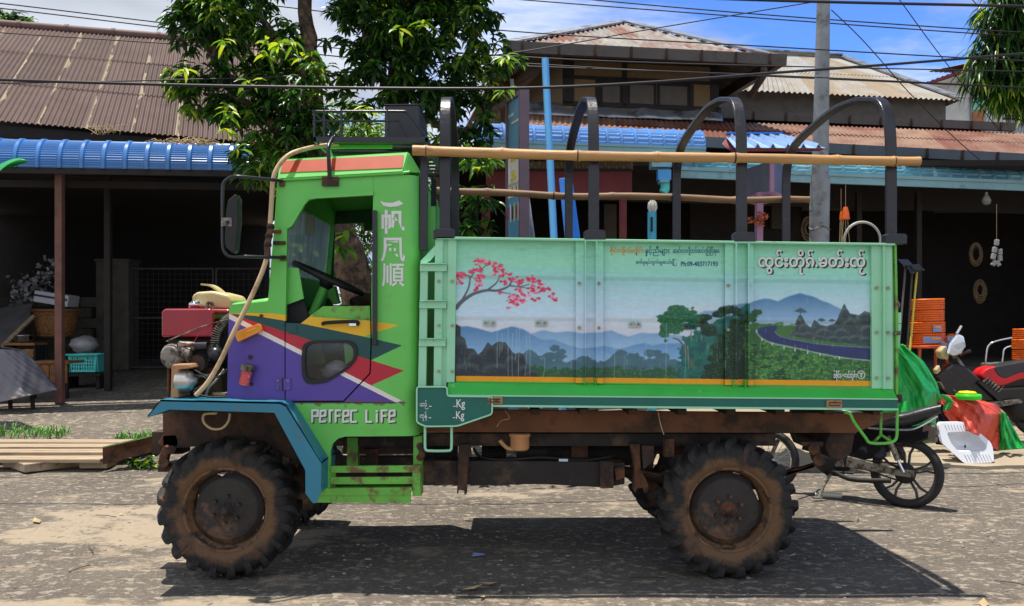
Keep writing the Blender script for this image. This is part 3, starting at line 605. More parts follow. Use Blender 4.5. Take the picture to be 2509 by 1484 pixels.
# round chrome-blue rain pipes
mb = MB(); mb.tube(q3((1871, 166, 14.6), (1869, 188, 14.7), (1838, 234, 15.2)), .055, m_gutter, 10); mb.build('downpipe', S)
m_pipeb = M('blue_rain_pipe', (66, 150, 214), .35, var=.1)
mb = MB(); mb.rect(1612, 415, 1644, 440, 11.7, 11.85, m_pipeb); mb.rect(1617, 440, 1640, 446, 11.65, 11.85, m_paleteal); mb.tube(cr(q3((1628, 444, 11.75), (1629, 462, 11.75), (1624, 472, 11.75)), 5), .062, m_turq, 10); mb.build('rain_pipe', S)
mb = MB(); mb.rect(1597, 374, 1646, 408, 11.75, 12.0, m_paleteal); mb.build('gutter_box', S)

# ------------------------------------------------------------------ long house behind, concrete house far right
T = thing('long_house', 'long low house with tan corrugated roofs behind the shop house', 'house', (6, 18, gz(18)))
c0, c1 = P(1795, 220, 17.0), P(2352, 244, 17.8); c0.z = c1.z = 6.04; c2, c3 = P(1840, 130, 20.2), P(2060, 142, 20.6); c2.z = c3.z = (c2.z+c3.z)/2
mb = MB(); corrugated(mb, c0, c1, c2, c3, m_roofT, .11, .018, 2)
rr = mb.build('roof', T)
mb = MB(); mb.bar([c3+Vector((0, 0, .06)), c1+Vector((0, 0, .06))], dirv, .25, .03, m_galv); mb.bar([c2+Vector((0, 0, .06)), c3+Vector((0, 0, .06))], (0, 1, 0), .25, .03, m_galv); mb.build('hip_flashing', rr)
mb = MB(); corrugated(mb, c1, c1+Vector((-.4, 3.5, 0)), c3, c3+Vector((-.2, .3, 0)), m_roofT, .11, .018, 1); mb.build('end_roof', T)
mb = MB(); w0, w1 = c0+Vector((-.9, .35, .24)), c1+Vector((-.12, .35, .22)); mb.prism([w0, w1, w1+Vector((0, 0, -.88)), w0+Vector((0, 0, -.9))], (0, .1, 0), M('grey_boards', (104, 98, 92), .85, var=.2, bump=.2)); mb.prism([w1, w1+Vector((0, 3, 0)), w1+Vector((0, 3, -.6)), w1+Vector((0, 0, -.6))], (-.1, 0, 0), m_darkwood); mb.build('wall', T)
d0, d1 = P(1800, 266, 16.3), P(2478, 292, 17.3); d0.z = d1.z = 5.46; d2, d3 = P(1811, 246, 17.2), P(2378, 281, 18.1); d2.z = d3.z = 5.68
mb = MB(); corrugated(mb, d0, d1, d2, d3, m_roofT, .11, .016, 1); mb.build('porch_roof', T)
mb = MB(); gutter(mb, d0, d1, .15, .12, m_gutter, m_rustd, 9); mb.build('gutter', T)
mb = MB(); e0, e1 = d0+Vector((-1.2, .3, .0)), d1+Vector((-.45, .3, .0)); mb.prism([e0, e1, e1+Vector((0, 0, -1.2)), e0+Vector((0, 0, -1.2))], (0, .1, 0), m_darkwood); mb.build('porch_wall', T)
C_ = thing('concrete_house', 'pale concrete house with maroon eaves and one window at the far right', 'house', (15, 25, gz(25)))
mb = MB(); mb.plate([(2302, 205), (2470, 150), (2470, 330), (2302, 330)], 25, 28, m_concrete); mb.plate([(2470, 150), (2620, 150), (2620, 330), (2470, 330)], 25.6, 28, m_concrete); mb.build('wall', C_)
mb = MB(); mb.prism(q3((2257, 212, 24.2), (2440, 152, 24.2), (2440, 140, 24.2), (2257, 206, 24.2)), (0, .12, 0), m_maroon); mb.prism(q3((2440, 152, 24.2), (2640, 160, 24.2), (2640, 148, 24.2), (2440, 140, 24.2)), (0, .12, 0), m_maroon); mb.build('eave_board', C_)
mb = MB(); u0, u1 = P(2257, 207, 24.2), P(2440, 141, 24.2); corrugated(mb, u0, u1, u0+Vector((1.6, 4, .55)), u1+Vector((1.2, 4, .75)), m_roofL, .14, .02, 1); u2 = P(2640, 149, 24.2); corrugated(mb, u1, u2, u1+Vector((0, 4, .75)), u2+Vector((0, 4, .75)), m_roofL, .14, .02, 1); mb.build('roof', C_)
mb = MB(); mb.prism(q3((2257, 214, 24.25), (2302, 200, 24.25), (2470, 146, 24.25), (2440, 154, 24.25)), (.2, 1.2, 0), m_white); mb.build('soffit', C_)
mb = MB(); mb.plate([(2378, 240), (2414, 234), (2414, 330), (2378, 330)], 24.94, 25.02, m_galv); wf = mb.build('window', C_)
mb = MB(); mb.plate([(2383, 245), (2410, 240), (2410, 267), (2383, 270)], 24.9, 24.95, M('green_pane', (110, 190, 160), .25, var=.08)); mb.build('pane', wf)
mb = MB(); mb.plate([(2383, 272), (2410, 269), (2410, 330), (2383, 330)], 24.9, 24.95, M('varnished_door', (166, 104, 58), .5, var=.15)); mb.build('shutter', wf)
K_ = thing('iron_shed', 'silvery corrugated iron shed wall below the drooping tree', 'shed', (13.5, 22, gz(22)))
mb = MB(); s0, s1 = P(2464, 306, 22), P(2640, 300, 22); mb2 = MB()
corrugated(mb, Vector((s0.x, 22, .8)), Vector((s1.x, 22, .8)), Vector((s0.x, 22.02, s0.z+.6)), Vector((s1.x, 22.02, s0.z+.6)), m_galv, .12, .02, 1); mb.build('wall', K_)
mb = MB(); corrugated(mb, P(2455, 282, 21.8), P(2640, 276, 21.8), P(2455, 268, 24), P(2640, 262, 24), m_galv, .12, .02, 1); mb.build('roof', K_)
# ================================================================== the truck
YS = 5.5                                    # depth of the near body side
TRK = thing('farm_truck', 'green tractor truck with bare engine, striped cab and a landscape painted on its cargo bed', 'truck', (0, YS, 0))
def text(body, x0, y0, x1, y1, Y, mat, parent, name, bold=0.0, shear=0.0, ext=.0012, tilt=0.0, keep=False):
    cu = bpy.data.curves.new('t', 'FONT'); cu.body = body; cu.offset = bold; cu.fill_mode = 'FRONT'; cu.shear = shear; cu.resolution_u = 4
    o = bpy.data.objects.new('t', cu); sc.collection.objects.link(o)
    me = bpy.data.meshes.new_from_object(o.evaluated_get(bpy.context.evaluated_depsgraph_get()))
    bpy.data.objects.remove(o); n = len(me.vertices); co = np.empty(n*3, 'f'); me.vertices.foreach_get('co', co); co = co.reshape(-1, 3)
    mn, mx_ = co.min(0), co.max(0); a = (co-mn)/np.maximum(mx_-mn, 1e-6)
    px = x0+(x1-x0)*a[:, 0]; py = y1-(y1-y0)*a[:, 1]+tilt*(px-x0)
    org = ORG[parent]
    w = np.stack([(px-CX)*Y/F-org.x, np.full(n, Y-org.y), EYE-(py-HY)*Y/F-org.z], 1).astype('f')
    me.vertices.foreach_set('co', w.ravel()); me.update(); me.materials.clear(); me.materials.append(mat); me.name = name
    q = bpy.data.objects.new(name, me); sc.collection.objects.link(q); q.parent = parent; ORG[q] = org
    return q
# ---- striped cab paint: straight painted edges as half-planes of the panel's own coordinates
def stripe_paint(name):
    m = m_green.copy(); m.name = name; t = m.node_tree; b = t.nodes['Principled BSDF']; lk = b.inputs['Base Color'].links[0]; cur = lk.from_socket
    tc = N(t, 'ShaderNodeTexCoord'); wob = N(t, 'ShaderNodeTexNoise'); wob.inputs['Scale'].default_value = 40; L(t, tc.outputs['Object'], wob.inputs['Vector'])
    wv = N(t, 'ShaderNodeVectorMath', operation='MULTIPLY_ADD'); L(t, wob.outputs['Color'], wv.inputs[0]); wv.inputs[1].default_value = (.004, 0, .004); L(t, tc.outputs['Object'], wv.inputs[2]); pos = wv.outputs[0]
    nz = N(t, 'ShaderNodeTexNoise'); nz.inputs['Scale'].default_value = 3; nz.inputs['Detail'].default_value = 5; L(t, tc.outputs['Object'], nz.inputs['Vector'])
    def convex(pp):
        pts = [P(x, y, YS) for x, y in pp]; c = sum(pts, Vector())/len(pts); prod = None
        for i in range(len(pts)):
            a, q = pts[i], pts[(i+1) % len(pts)]; A, B = -(q.z-a.z), (q.x-a.x); s = A*(c.x-a.x)+B*(c.z-a.z)
            if s < 0: A, B = -A, -B
            d = N(t, 'ShaderNodeVectorMath', operation='DOT_PRODUCT'); L(t, pos, d.inputs[0]); d.inputs[1].default_value = (A, 0, B)
            g_ = N(t, 'ShaderNodeMath', operation='GREATER_THAN'); L(t, d.outputs['Value'], g_.inputs[0]); g_.inputs[1].default_value = A*a.x+B*a.z
            if prod is None: prod = g_.outputs[0]
            else:
                mu = N(t, 'ShaderNodeMath', operation='MULTIPLY'); L(t, prod, mu.inputs[0]); L(t, g_.outputs[0], mu.inputs[1]); prod = mu.outputs[0]
        return prod
    def paint(cur, col, *polys):
        for pp in polys:
            mk = convex(pp); mx = N(t, 'ShaderNodeMix', data_type='RGBA'); L(t, mk, mx.inputs[0]); L(t, cur, mx.inputs[6])
            sh = N(t, 'ShaderNodeMix', data_type='RGBA'); L(t, nz.outputs[0], sh.inputs[0]); c = lin(col); sh.inputs[6].default_value = (*[v*.9 for v in c], 1); sh.inputs[7].default_value = (*[min(v*1.1, .9) for v in c], 1)
            L(t, sh.outputs[2], mx.inputs[7]); cur = mx.outputs[2]
        return cur
    cur = paint(cur, (238, 184, 20), [(563, 766), (660, 766), (701, 771), (701, 786), (567, 769)], [(737, 793), (763, 775), (908, 785), (978, 795.5), (888, 824)], [(700, 770), (770, 770), (762, 776), (737, 794), (700, 790)])
    cur = paint(cur, (10, 72, 70), [(566, 767), (631, 773.5), (737, 791), (737, 832), (597, 780)], [(736, 790.5), (888, 822.5), (986, 845), (908, 882), (736, 826)])
    cur = paint(cur, (184, 28, 50), [(560, 766), (908, 881), (912, 944)], [(907, 880.5), (991, 907), (908, 944), (890, 935)])
    cur = paint(cur, (232, 222, 214), [(554, 763), (998, 987.5), (974, 987.5), (554, 776)])
    cur = paint(cur, (86, 66, 156), [(554, 776), (974, 987), (550, 987)])
    # rust chips
    n2 = N(t, 'ShaderNodeTexNoise'); n2.inputs['Scale'].default_value = 13; n2.inputs['Detail'].default_value = 6; L(t, tc.outputs['Object'], n2.inputs['Vector'])
    r2 = N(t, 'ShaderNodeMapRange'); L(t, n2.outputs[0], r2.inputs[0]); r2.inputs[1].default_value = .72; r2.inputs[2].default_value = .75
    mx = N(t, 'ShaderNodeMix', data_type='RGBA'); L(t, r2.outputs[0], mx.inputs[0]); L(t, cur, mx.inputs[6]); mx.inputs[7].default_value = (*lin((120, 84, 60)), 1)
    # rust creeping along the bottom seam and the door foot
    sz = N(t, 'ShaderNodeSeparateXYZ'); L(t, tc.outputs['Object'], sz.inputs[0]); zs = P(0, 986, YS).z
    dz = N(t, 'ShaderNodeMath', operation='SUBTRACT'); L(t, sz.outputs[2], dz.inputs[0]); dz.inputs[1].default_value = zs; da = N(t, 'ShaderNodeMath', operation='ABSOLUTE'); L(t, dz.outputs[0], da.inputs[0])
    n5 = N(t, 'ShaderNodeTexNoise'); n5.inputs['Scale'].default_value = 16; n5.inputs['Detail'].default_value = 6; L(t, tc.outputs['Object'], n5.inputs['Vector'])
    e1 = N(t, 'ShaderNodeMath', operation='MULTIPLY_ADD'); L(t, da.outputs[0], e1.inputs[0]); e1.inputs[1].default_value = -9; L(t, n5.outputs[0], e1.inputs[2])
    r5 = N(t, 'ShaderNodeMapRange'); L(t, e1.outputs[0], r5.inputs[0]); r5.inputs[1].default_value = .40; r5.inputs[2].default_value = .46; r5.inputs[4].default_value = .8
    m5 = N(t, 'ShaderNodeMix', data_type='RGBA'); L(t, r5.outputs[0], m5.inputs[0]); L(t, mx.outputs[2], m5.inputs[6]); m5.inputs[7].default_value = (*lin((110, 74, 50)), 1)
    L(t, m5.outputs[2], b.inputs['Base Color']); return m
m_stripe = stripe_paint('striped_cab_paint')

# ---- cab side
YF = 7.1
win = [(914, 478), (780, 485), (766, 486.5), (755, 490), (746, 499), (733, 523), (722, 544), (715, 553), (709, 558), (703, 560), (699, 789)]
door = [(698, 789), (735, 791), (789.5, 749), (906.5, 748), (909, 838), (906, 914), (841, 982.5), (698, 983)]
hole = win+[(697, 790), (697, 984.5), (842, 984.5), (908, 915), (911, 838), (909, 748)]
side = [(684, 440), (985, 423), (990, 430), (990, 1068), (845, 1069), (828, 1074), (815, 1086), (809.5, 1104), (809, 1202), (787, 1202), (787, 1132), (705, 993), (690, 986), (556, 976), (560, 790), (562, 753), (567, 746), (657, 738), (661, 680), (672, 548), (679, 440)]
mb = MB(); mb.plate(side, YS, YS+.035, m_stripe, holes=[hole]); cab = mb.build('cab_side', TRK)
mb = MB()    # rounded rear corner, rear wall, far side, roof, front
def corner(u, v):
    a = u*math.pi/2; X0 = P(990, 0, YS).x; r = .088
    zt = P(0, 428+(1-u)*0, YS).z-.0; zl = P(0, 1068, YS).z
    return Vector((X0+r*math.sin(a), YS+r*(1-math.cos(a)), zl+(zt-zl)*v))
mb.grid(corner, 8, 12, m_green)
XR = P(990, 0, YS).x+.088; XFt, XFb = P(679, 440, YS).x, P(657, 738, YS).x; zr = P(0, 428, YS).z; zl = P(0, 1068, YS).z; zg = P(0, 438, YS).z
mb.prism([(XR, YS+.088, zl), (XR, YF, zl), (XR, YF, zr), (XR, YS+.088, zr)], (-.03, 0, 0), m_green)
rearwall = mb.build('cab_rear', TRK)
# chamfered roof with the orange band
mb = MB(); Yt = YS+.06
rA, rB, rC, rD = P(684, 439, YS-.012), P(986, 421.5, YS-.012), P(999, 376, Yt), P(690, 394, Yt)
def rz(p, Y): return Vector((p.x, Y, p.z))
mb.poly([rA, rB, rC, rD], m_green); rE = P(1024, 424, YS+.088); mb.poly([rB, rE, rC], m_green)
rC2, rD2 = rz(rC, YF-.12), rz(rD, YF-.12); rB2, rA2, rE2 = rz(rB, YF), rz(rA, YF), rz(rE, YF)
mb.poly([rD, rC, rC2, rD2], m_green); mb.poly([rD2, rC2, rB2, rA2], m_green); mb.poly([rC, rE, rE2, rC2], m_green); mb.poly([rC2, rE2, rB2], m_green); mb.poly([rA, rD, rD2, rA2], m_green)
roof = mb.build('roof', TRK, solid=.02)
def onch(u, v, off=.014):  # point on the chamfer
    n_ = (rB-rA).cross(rD-rA).normalized(); n_ = n_ if n_.y < 0 else -n_
    return (rA.lerp(rB, u)).lerp(rD.lerp(rC, u), v)+n_*off
mb = MB(); mb.prism([onch(.005, .28), onch(.995, .16), onch(.975, .86), onch(.02, .92)], (0, .003, 0), m_orange); mb.build('orange_band', roof)
mb = MB(); mb.tube([P(683, 441, YS-.012), P(985, 423.5, YS-.012), P(1003, 421, YS-.008)], .009, m_green, 6); mb.build('drip_rail', roof)
# far side wall with its window, front pillars and bonnet
mb = MB(); farw = [(x, y) for x, y in ((679, 440), (1024, 428), (1024, 1068), (657, 1068), (657, 738))]
def FP(x, y): p = P(x, y, YS); return Vector((p.x, YF, p.z))
m_greenshade = M('cab_inside_green_shaded', (44, 88, 40), .6, var=.2, dirt=(40, 34, 26), damt=.35)  # darker copy of the cab green: the unlit interior put into the colour
def slab(pp, hp, ext=(0, -.03, 0), mat=m_greenshade): mb.prism([FP(*p) for p in pp], ext, mat, [[FP(*p) for p in h] for h in hp])
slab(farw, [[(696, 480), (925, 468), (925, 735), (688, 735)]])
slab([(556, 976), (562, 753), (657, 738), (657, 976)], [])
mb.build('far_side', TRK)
mb = MB(); a, b_ = P(679, 440, YS), P(659, 715, YS)
for Yp in (YS+.035, YF-.06): mb.prism([Vector((a.x, Yp, a.z)), Vector((b_.x, Yp, b_.z)), Vector((b_.x+.05, Yp, b_.z)), Vector((a.x+.05, Yp, a.z))], (0, .06, 0), m_green)
mb.prism([Vector((a.x, YS+.035, a.z)), Vector((a.x, YF, a.z)), Vector((a.x-.006, YF, a.z-.12)), Vector((a.x-.006, YS+.035, a.z-.12))], (.04, 0, 0), m_green)
q = P(661, 665, YS); mb.prism([Vector((q.x, YS+.035, q.z)), Vector((q.x, YF, q.z)), Vector((b_.x-.02, YF, P(0, 740, YS).z)), Vector((b_.x-.02, YS+.035, P(0, 740, YS).z))], (.04, 0, 0), m_green)
mb.build('windscreen_frame', TRK)
mb = MB(); t0 = Vector((a.x+.012, 0, a.z-.10)); t1 = Vector((q.x+.012, 0, q.z)); mb.prism([Vector((t0.x, YS+.08, t0.z)), Vector((t0.x, YF-.05, t0.z)), Vector((t1.x, YF-.05, t1.z)), Vector((t1.x, YS+.08, t1.z))], (.006, 0, 0), m_glass); mb.build('windscreen', TRK)
mb = MB(); mb.rect(748, 525, 770, 575, 6.2, 6.21, M('sun_visor_card', (150, 150, 130), .7)); mb.build('windscreen_sticker', TRK)
# bonnet: curved top over the front box
mb = MB(); xa, xb_ = P(562, 0, YS).x, P(657, 0, YS).x
def bon(u, v):
    th = v*math.pi; Yq = YS+.008+(YF-YS-.016)*(.5-.5*math.cos(th)); rise = min(1, math.sin(th)*6)
    z = P(0, 757, YS).z-.02*u*0+(P(0, 744, YS).z-P(0, 757, YS).z+.035*u)*rise
    x = xa+(xb_-xa)*u+(.0 if u > .05 else .012)
    return Vector((x, Yq, z))
mb.grid(bon, 8, 24, m_green)
mb.prism([Vector((xa+.012, YS+.04, P(0, 757, YS).z)), Vector((xa+.012, YF-.04, P(0, 757, YS).z)), Vector((xa-.005, YF-.04, P(0, 976, YS).z)), Vector((xa-.005, YS+.04, P(0, 976, YS).z))], (.02, 0, 0), m_green)
mb.build('bonnet', TRK, solid=.008)
# inside of the cab
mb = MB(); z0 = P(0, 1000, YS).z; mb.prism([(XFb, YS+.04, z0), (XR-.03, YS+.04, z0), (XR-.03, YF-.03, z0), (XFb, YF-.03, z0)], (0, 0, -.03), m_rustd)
mb.prism([FP(790, 436), FP(1020, 424), FP(1020, 500), FP(790, 500)], (0, -.05, 0), m_greenshade); mb.build('cab_floor', TRK)
mb = MB(); mb.box((-.92, 6.3, 1.28), (.36, 1.2, .16), m_seat); mb.box((-.72, 6.3, 1.5), (.1, 1.2, .38), m_seat); mb.build('seat', TRK, bevel=.03)
mb = MB(); mb.prism([P(703, 655, YS+.06), P(731, 656, YS+.06), P(743.5, 731, YS+.06), P(703, 746, YS+.06)], (0, .02, 0), m_green); mb.prism([P(703, 746, YS+.1), P(743, 731, YS+.1), P(760, 790, YS+.1), P(703, 790, YS+.1)], (0, .03, 0), m_blackm); mb.build('quarter_panel', TRK)
mb = MB(); mb.prism([Vector((XFb+.03, YS+.12, 1.62)), Vector((XFb+.25, YS+.12, 1.60)), Vector((XFb+.33, YS+.12, 1.35)), Vector((XFb+.03, YS+.12, 1.3))], (0, YF-YS-.2, 0), m_greenshade); mb.prism([P(790, 700, 6.2), P(818, 700, 6.2), P(828, 742, 6.2), P(815, 745, 6.2)], (0, .1, 0), m_green); mb.tube([(-1.1, 6.15, 1.72), (-1.02, 6.2, 1.76), (-.93, 6.25, 1.72), (-.88, 6.3, 1.65)], .05, m_rustd, 8); mb.build('dashboard', TRK)
ctr = (P(723, 646, 5.78)+P(884, 716, 6.0))/2; ax = (P(884, 716, 6.0)-P(723, 646, 5.78)); rw = ax.length/2; ax.normalize()
wb = Vector((0, 1, 0)); wb = (wb-ax*wb.dot(ax)).normalized(); nrm = ax.cross(wb)
mb = MB(); mb.tube([ctr+ax*rw*math.cos(a_)+wb*rw*math.sin(a_) for a_ in np.linspace(0, 2*math.pi, 40)[:-1]], .0165, m_blackm, 10, closed=True)
for a_ in (.5, 2.6, 4.7): mb.cyl(ctr-nrm*.03, ctr+ax*rw*math.cos(a_)+wb*rw*math.sin(a_), .011, m_blackm, 8)
mb.ball(ctr-nrm*.03, .05, m_blackm); dn_ = nrm if nrm.z < 0 else -nrm; mb.cyl(ctr, ctr+dn_*.55, .03, m_green, 10); mb.build('steering_wheel', TRK)
# ---- door
mb = MB(); rub = [(744, 843), (756, 836), (773, 834), (840, 833), (857, 834), (868, 840), (875, 851), (876, 868), (871, 882), (858, 898), (840, 913), (800, 936), (770, 941), (752, 939), (744, 932), (739, 915), (738, 880), (740, 852)]
rin = [(CXx+(x-CXx)*.865, CYy+(y-CYy)*.84) for CXx, CYy in [(803, 880)] for x, y in rub]
dY = YS-.006
mb.plate([(699.5, 790.5), (737, 792), (790, 750.5), (905.5, 749.5), (907.5, 838), (904.5, 913.5), (840.5, 981), (699.5, 981.5)], dY, YS+.028, m_stripe, holes=[rin]); dr = mb.build('door', TRK)
mb = MB(); mb.plate([(763, 774.5), (791, 750), (905.5, 749), (906.5, 784)], dY-.003, YS-.004, m_greend); mb.build('worn_sill', dr)
mb = MB(); mb.plate(rub, dY-.012, dY+.02, m_rubber, holes=[rin]); mb.build('window_rubber', dr, bevel=.004)
mb = MB(); mb.plate(rin, dY+.008, dY+.012, m_glassd); mb.build('pane', dr)
mb = MB(); mb.prism(q3((842, 840, 5.62), (872, 845, 5.62), (868, 878, 5.62), (846, 892, 5.62)), (0, .02, 0), m_green); mb.ball(P(825, 905, 5.72), (.10, .06, .05), m_foil, 12, 8, .3); mb.rect(740, 850, 845, 935, 6.2, 6.5, m_rustd); mb.build('cab_clutter', TRK)
mb = MB(); mb.tube(cr([P(791, 793, dY-.008), P(797, 790.5, dY-.03), P(840, 788, dY-.032), P(874, 788, dY-.03), P(876, 794, dY-.008)], 4), .0115, m_blackm, 8); mb.rect(855, 788, 872, 798, dY-.034, dY-.003, m_chrome); mb.build('handle', dr, bevel=.002)
mb = MB(); mb.rect(674, 927, 691, 955, YS-.006, YS, m_stripe); mb.rect(694.5, 927, 712, 955, dY-.008, dY, m_stripe); mb.cyl(P(693, 926, YS-.008), P(693, 956, YS-.008), .007, m_rust, 8)
for x, y in ((681, 932), (681, 949), (705, 932), (705, 949)): mb.cyl(P(x, y, dY-.012), P(x, y, dY), .0075, m_alu, 6)
mb.build('hinge', dr)
mb = MB(); mb.rect(686, 800, 698, 814, YS-.005, YS, m_stripe); mb.rect(700, 798, 727, 816, dY-.006, dY, m_stripe); mb.build('hinge', dr)
mb = MB(); mb.rect(911.5, 514, 922, 845, YS-.05, YS-.004, m_black); mb.build('rear_rail', TRK, bevel=.004)
mb = MB(); mb.prism([P(748, 489, YS-.018), P(762, 480, YS-.018), P(914, 468, YS-.018), P(914, 477.5, YS-.018), P(776, 485.6, YS-.018)], (0, .018, 0), m_green); mb.prism(q3((748, 489, YS-.014), (762, 480, YS-.018), (776, 486, YS-.014), (757, 489, YS-.014), (746, 500, YS-.014), (715, 553, YS-.014), (703, 560, YS-.014), (700, 558, YS-.014)), (0, .014, 0), m_green); mb.build('window_visor', TRK)
# lamps and fittings on the side
mb = MB(); mb.plate(rpoly([(573, 815), (634, 791.5), (641, 810), (582, 838)], 6), YS-.05, YS, m_amber); mb.plate([(603, 812), (626, 803), (628, 806), (606, 816)], YS-.054, YS-.05, m_amber); mb.build('indicator_lamp', TRK, bevel=.01, seg=3)
mb = MB(); c0_ = P(607, 897, YS-.045); c1_ = P(597.5, 942, YS-.04); mb.cyl(c0_, c1_, .031, m_pink, 16); mb.cyl(P(608, 893, YS-.047), P(605.5, 907, YS-.045), .042, m_alu, 16); mb.build('marker_lamp', TRK, bevel=.004)
mb = MB()
for x, y, r_ in ((613, 874.5, .012), (617, 941, .008), (640, 774, .01)): mb.box(P(x, y, YS-.003), (r_*2, .006, r_*2), m_rustd, Matrix.Rotation(.5, 3, 'Y'))
mb.build('bolt_plate', TRK)
mb = MB(); mb.plate([(700, 985.2), (994, 985.8), (994, 987.2), (700, 986.8)], YS-.0025, YS, m_rustd); mb.plate([(913.2, 436), (914.4, 436), (914.4, 478), (913.2, 478)], YS-.002, YS, m_greend); mb.build('panel_seam', TRK)
# lettering
CH = [('帆', 934, 514, 991, 574), ('風', 932, 582, 992, 641), ('順', 935, 645, 991, 702)]
for c_, x0, y0, x1, y1 in CH: text(c_, x0, y0, x1, y1, YS-.003, m_letter, cab, 'lettering', bold=.026 if c_ == '帆' else .014)
mb = MB(); mb.plate([(931, 491), (941, 496), (962, 496.5), (978, 490.5), (988, 499), (975, 505), (952, 507), (938, 503)], YS-.0035, YS-.002, m_letter); mb.build('lettering', cab)
# PerFec LiFe: square strokes with a drop shadow
GL = {'P': [[(0, 1), (0, 0), (.9, 0), (.9, .5), (.25, .5)]], 'e': [[(.1, .52), (.9, .45), (.9, 0), (.1, .05), (.0, 1), (.9, .95)]], 'r': [[(.35, 1), (.35, 0), (.85, 0)]], 'F': [[(.05, 1), (.05, .0), (.9, .0)], [(.05, .48), (.75, .48)]], 'C': [[(.95, .0), (.08, .03), (.05, 1), (.9, 1)]], 'L': [[(.05, 0), (.05, 1), (.9, 1)]], 'i': [[(.5, .3), (.5, 1)], [(.42, .08), (.6, .08)]]}
def strokes(mb, word, x0, y0, x1, y1, Y, mat, wd=4.2, dx=0, dy=0):
    n = len(word); cw = (x1-x0)/n
    for i, ch in enumerate(word):
        if ch == ' ': continue
        for ln in GL[ch]:
            pts = [(x0+cw*(i+.08+.80*u)+dx, y0+(y1-y0)*v+dy) for u, v in ln]
            for a, b in zip(pts, pts[1:]):
                d = Vector((b[0]-a[0], b[1]-a[1])).normalized()*wd*.5; n_ = Vector((-d.y, d.x))
                A, B = Vector(a)-d*.6, Vector(b)+d*.6
                mb.plate([tuple(A+n_), tuple(B+n_), tuple(B-n_), tuple(A-n_)], Y-random.uniform(0, .0004), Y+.002, mat)
mb = MB(); strokes(mb, 'PerFeC LiFe', 763, 1005, 970, 1033, YS-.002, m_shadow, 5, 3, 2.5); mb.build('letter_shadow', cab)
mb = MB(); strokes(mb, 'PerFeC LiFe', 763, 1005, 970, 1033, YS-.005, m_letter, 5); mb.build('lettering', cab)

# ---- lower cab frame: rear column, step with slats, fender
mb = MB(); mb.rect(1012, 1068, 1033, 1214, YS+.06, YS+.16, m_greend); mb.rect(1010, 1140, 1030, 1215, YS-.005, YS+.05, m_greend); mb.build('rear_column', TRK, bevel=.004)
mb = MB()
for y0, y1 in ((1141.5, 1158), (1169, 1186.5)): mb.plate([(809, y0), (1029, y0-1.5), (1029, y1-1), (809, y1)], YS-.01, YS+.012, m_greend)
mb.plate([(809, 1140), (822, 1140), (822, 1196), (809, 1196)], YS+.013, YS+.03, m_greend); mb.build('step_guard', TRK, bevel=.003)
mb = MB(); mb.plate([(777, 1203), (1006, 1201.5), (1005, 1232), (777, 1231)], YS-.03, YS+.0, m_greend); mb.plate([(790, 1196), (1008, 1194), (1009, 1202), (777, 1204)], YS-.03, YS+.2, m_greend); mb.plate([(777, 1213.5), (1006, 1212), (1006, 1214), (777, 1215)], YS-.034, YS-.03, m_greend); mb.build('step', TRK, bevel=.004)
mb = MB(); mb.rect(850, 1072, 876, 1150, YS+.35, YS+.42, m_greend); mb.rect(812, 1120, 1010, 1200, YS+.6, YS+.7, m_chassis); mb.rect(840, 1066, 1010, 1112, YS+.5, YS+.56, m_rustd); mb.rect(895, 1100, 925, 1190, YS+.45, YS+.5, m_rust); mb.build('inner_frame', TRK)
# bright turquoise fender with a folded side
YFe = 5.3
out_ = [(393, 979), (685, 985), (700, 992), (787, 1131), (786, 1203), (775, 1232), (766, 1232), (748, 1208), (748, 1152), (672, 1011), (667, 1010.5), (414, 1003), (363, 1022), (361, 1018)]
mb = MB(); mb.plate(out_, YFe, YFe+.012, m_teal)
topl = [(361, 1018), (393, 979), (685, 985), (700, 992), (787, 1131), (786, 1203)]
pts = [P(x, y, YFe) for x, y in topl]
for a, b in zip(pts, pts[1:]):
    mb.add([a, b, b+Vector((0, .42, 0)), a+Vector((0, .42, 0)), a+Vector((0, 0, -.01)), b+Vector((0, 0, -.01)), b+Vector((0, .42, -.01)), a+Vector((0, .42, -.01))], [(0, 1, 2, 3), (7, 6, 5, 4), (0, 4, 5, 1), (2, 6, 7, 3), (0, 3, 7, 4), (1, 5, 6, 2)], m_teal)
mb.build('fender', TRK, bevel=.004)
# ---- mirror
mb = MB(); Ym = 5.32
mb.tube(cr(q3((692, 443, YS-.01), (668, 440, Ym+.1), (590, 432.5, Ym), (566, 434, Ym), (549, 447, Ym), (545.5, 470, Ym), (545.5, 540, Ym), (546, 598, Ym), (551, 618, Ym), (566, 628, Ym), (600, 628, Ym), (660, 630, Ym+.08), (698, 630, YS-.01)), 5), .0105, m_black, 10); mb.build('mirror_arm', TRK)
mb = MB(); mh = [(575, 475), (580, 477), (582, 492), (582, 547), (576, 614), (569, 620), (553, 606), (550, 590), (553, 520), (558, 490)]
mb.plate(mh, Ym-.03, Ym+.05, m_rubber); mhd = mb.build('mirror_head', TRK, bevel=.016, seg=3)
mb = MB(); mb.plate([(577, 480), (581, 484), (581, 545), (574.5, 612)], Ym-.028, Ym+.06, m_alu); mb.build('mirror_glass', mhd)
mb = MB(); mb.rect(542, 533, 567, 554, Ym-.036, Ym-.028, m_alu); mb.cyl(P(558, 544, Ym-.045), P(558, 544, Ym-.03), .009, m_blackm, 10); mb.build('mirror_clamp', TRK)
for x0, y0, x1, y1 in ((683, 440, 696, 456), (685, 625, 700, 638), (668, 562, 687, 571), (668, 590, 698, 599)):
    mb = MB(); mb.rect(x0, y0, x1, y1, YS-.02, YS, m_rust); mb.build('bracket', TRK, bevel=.003)
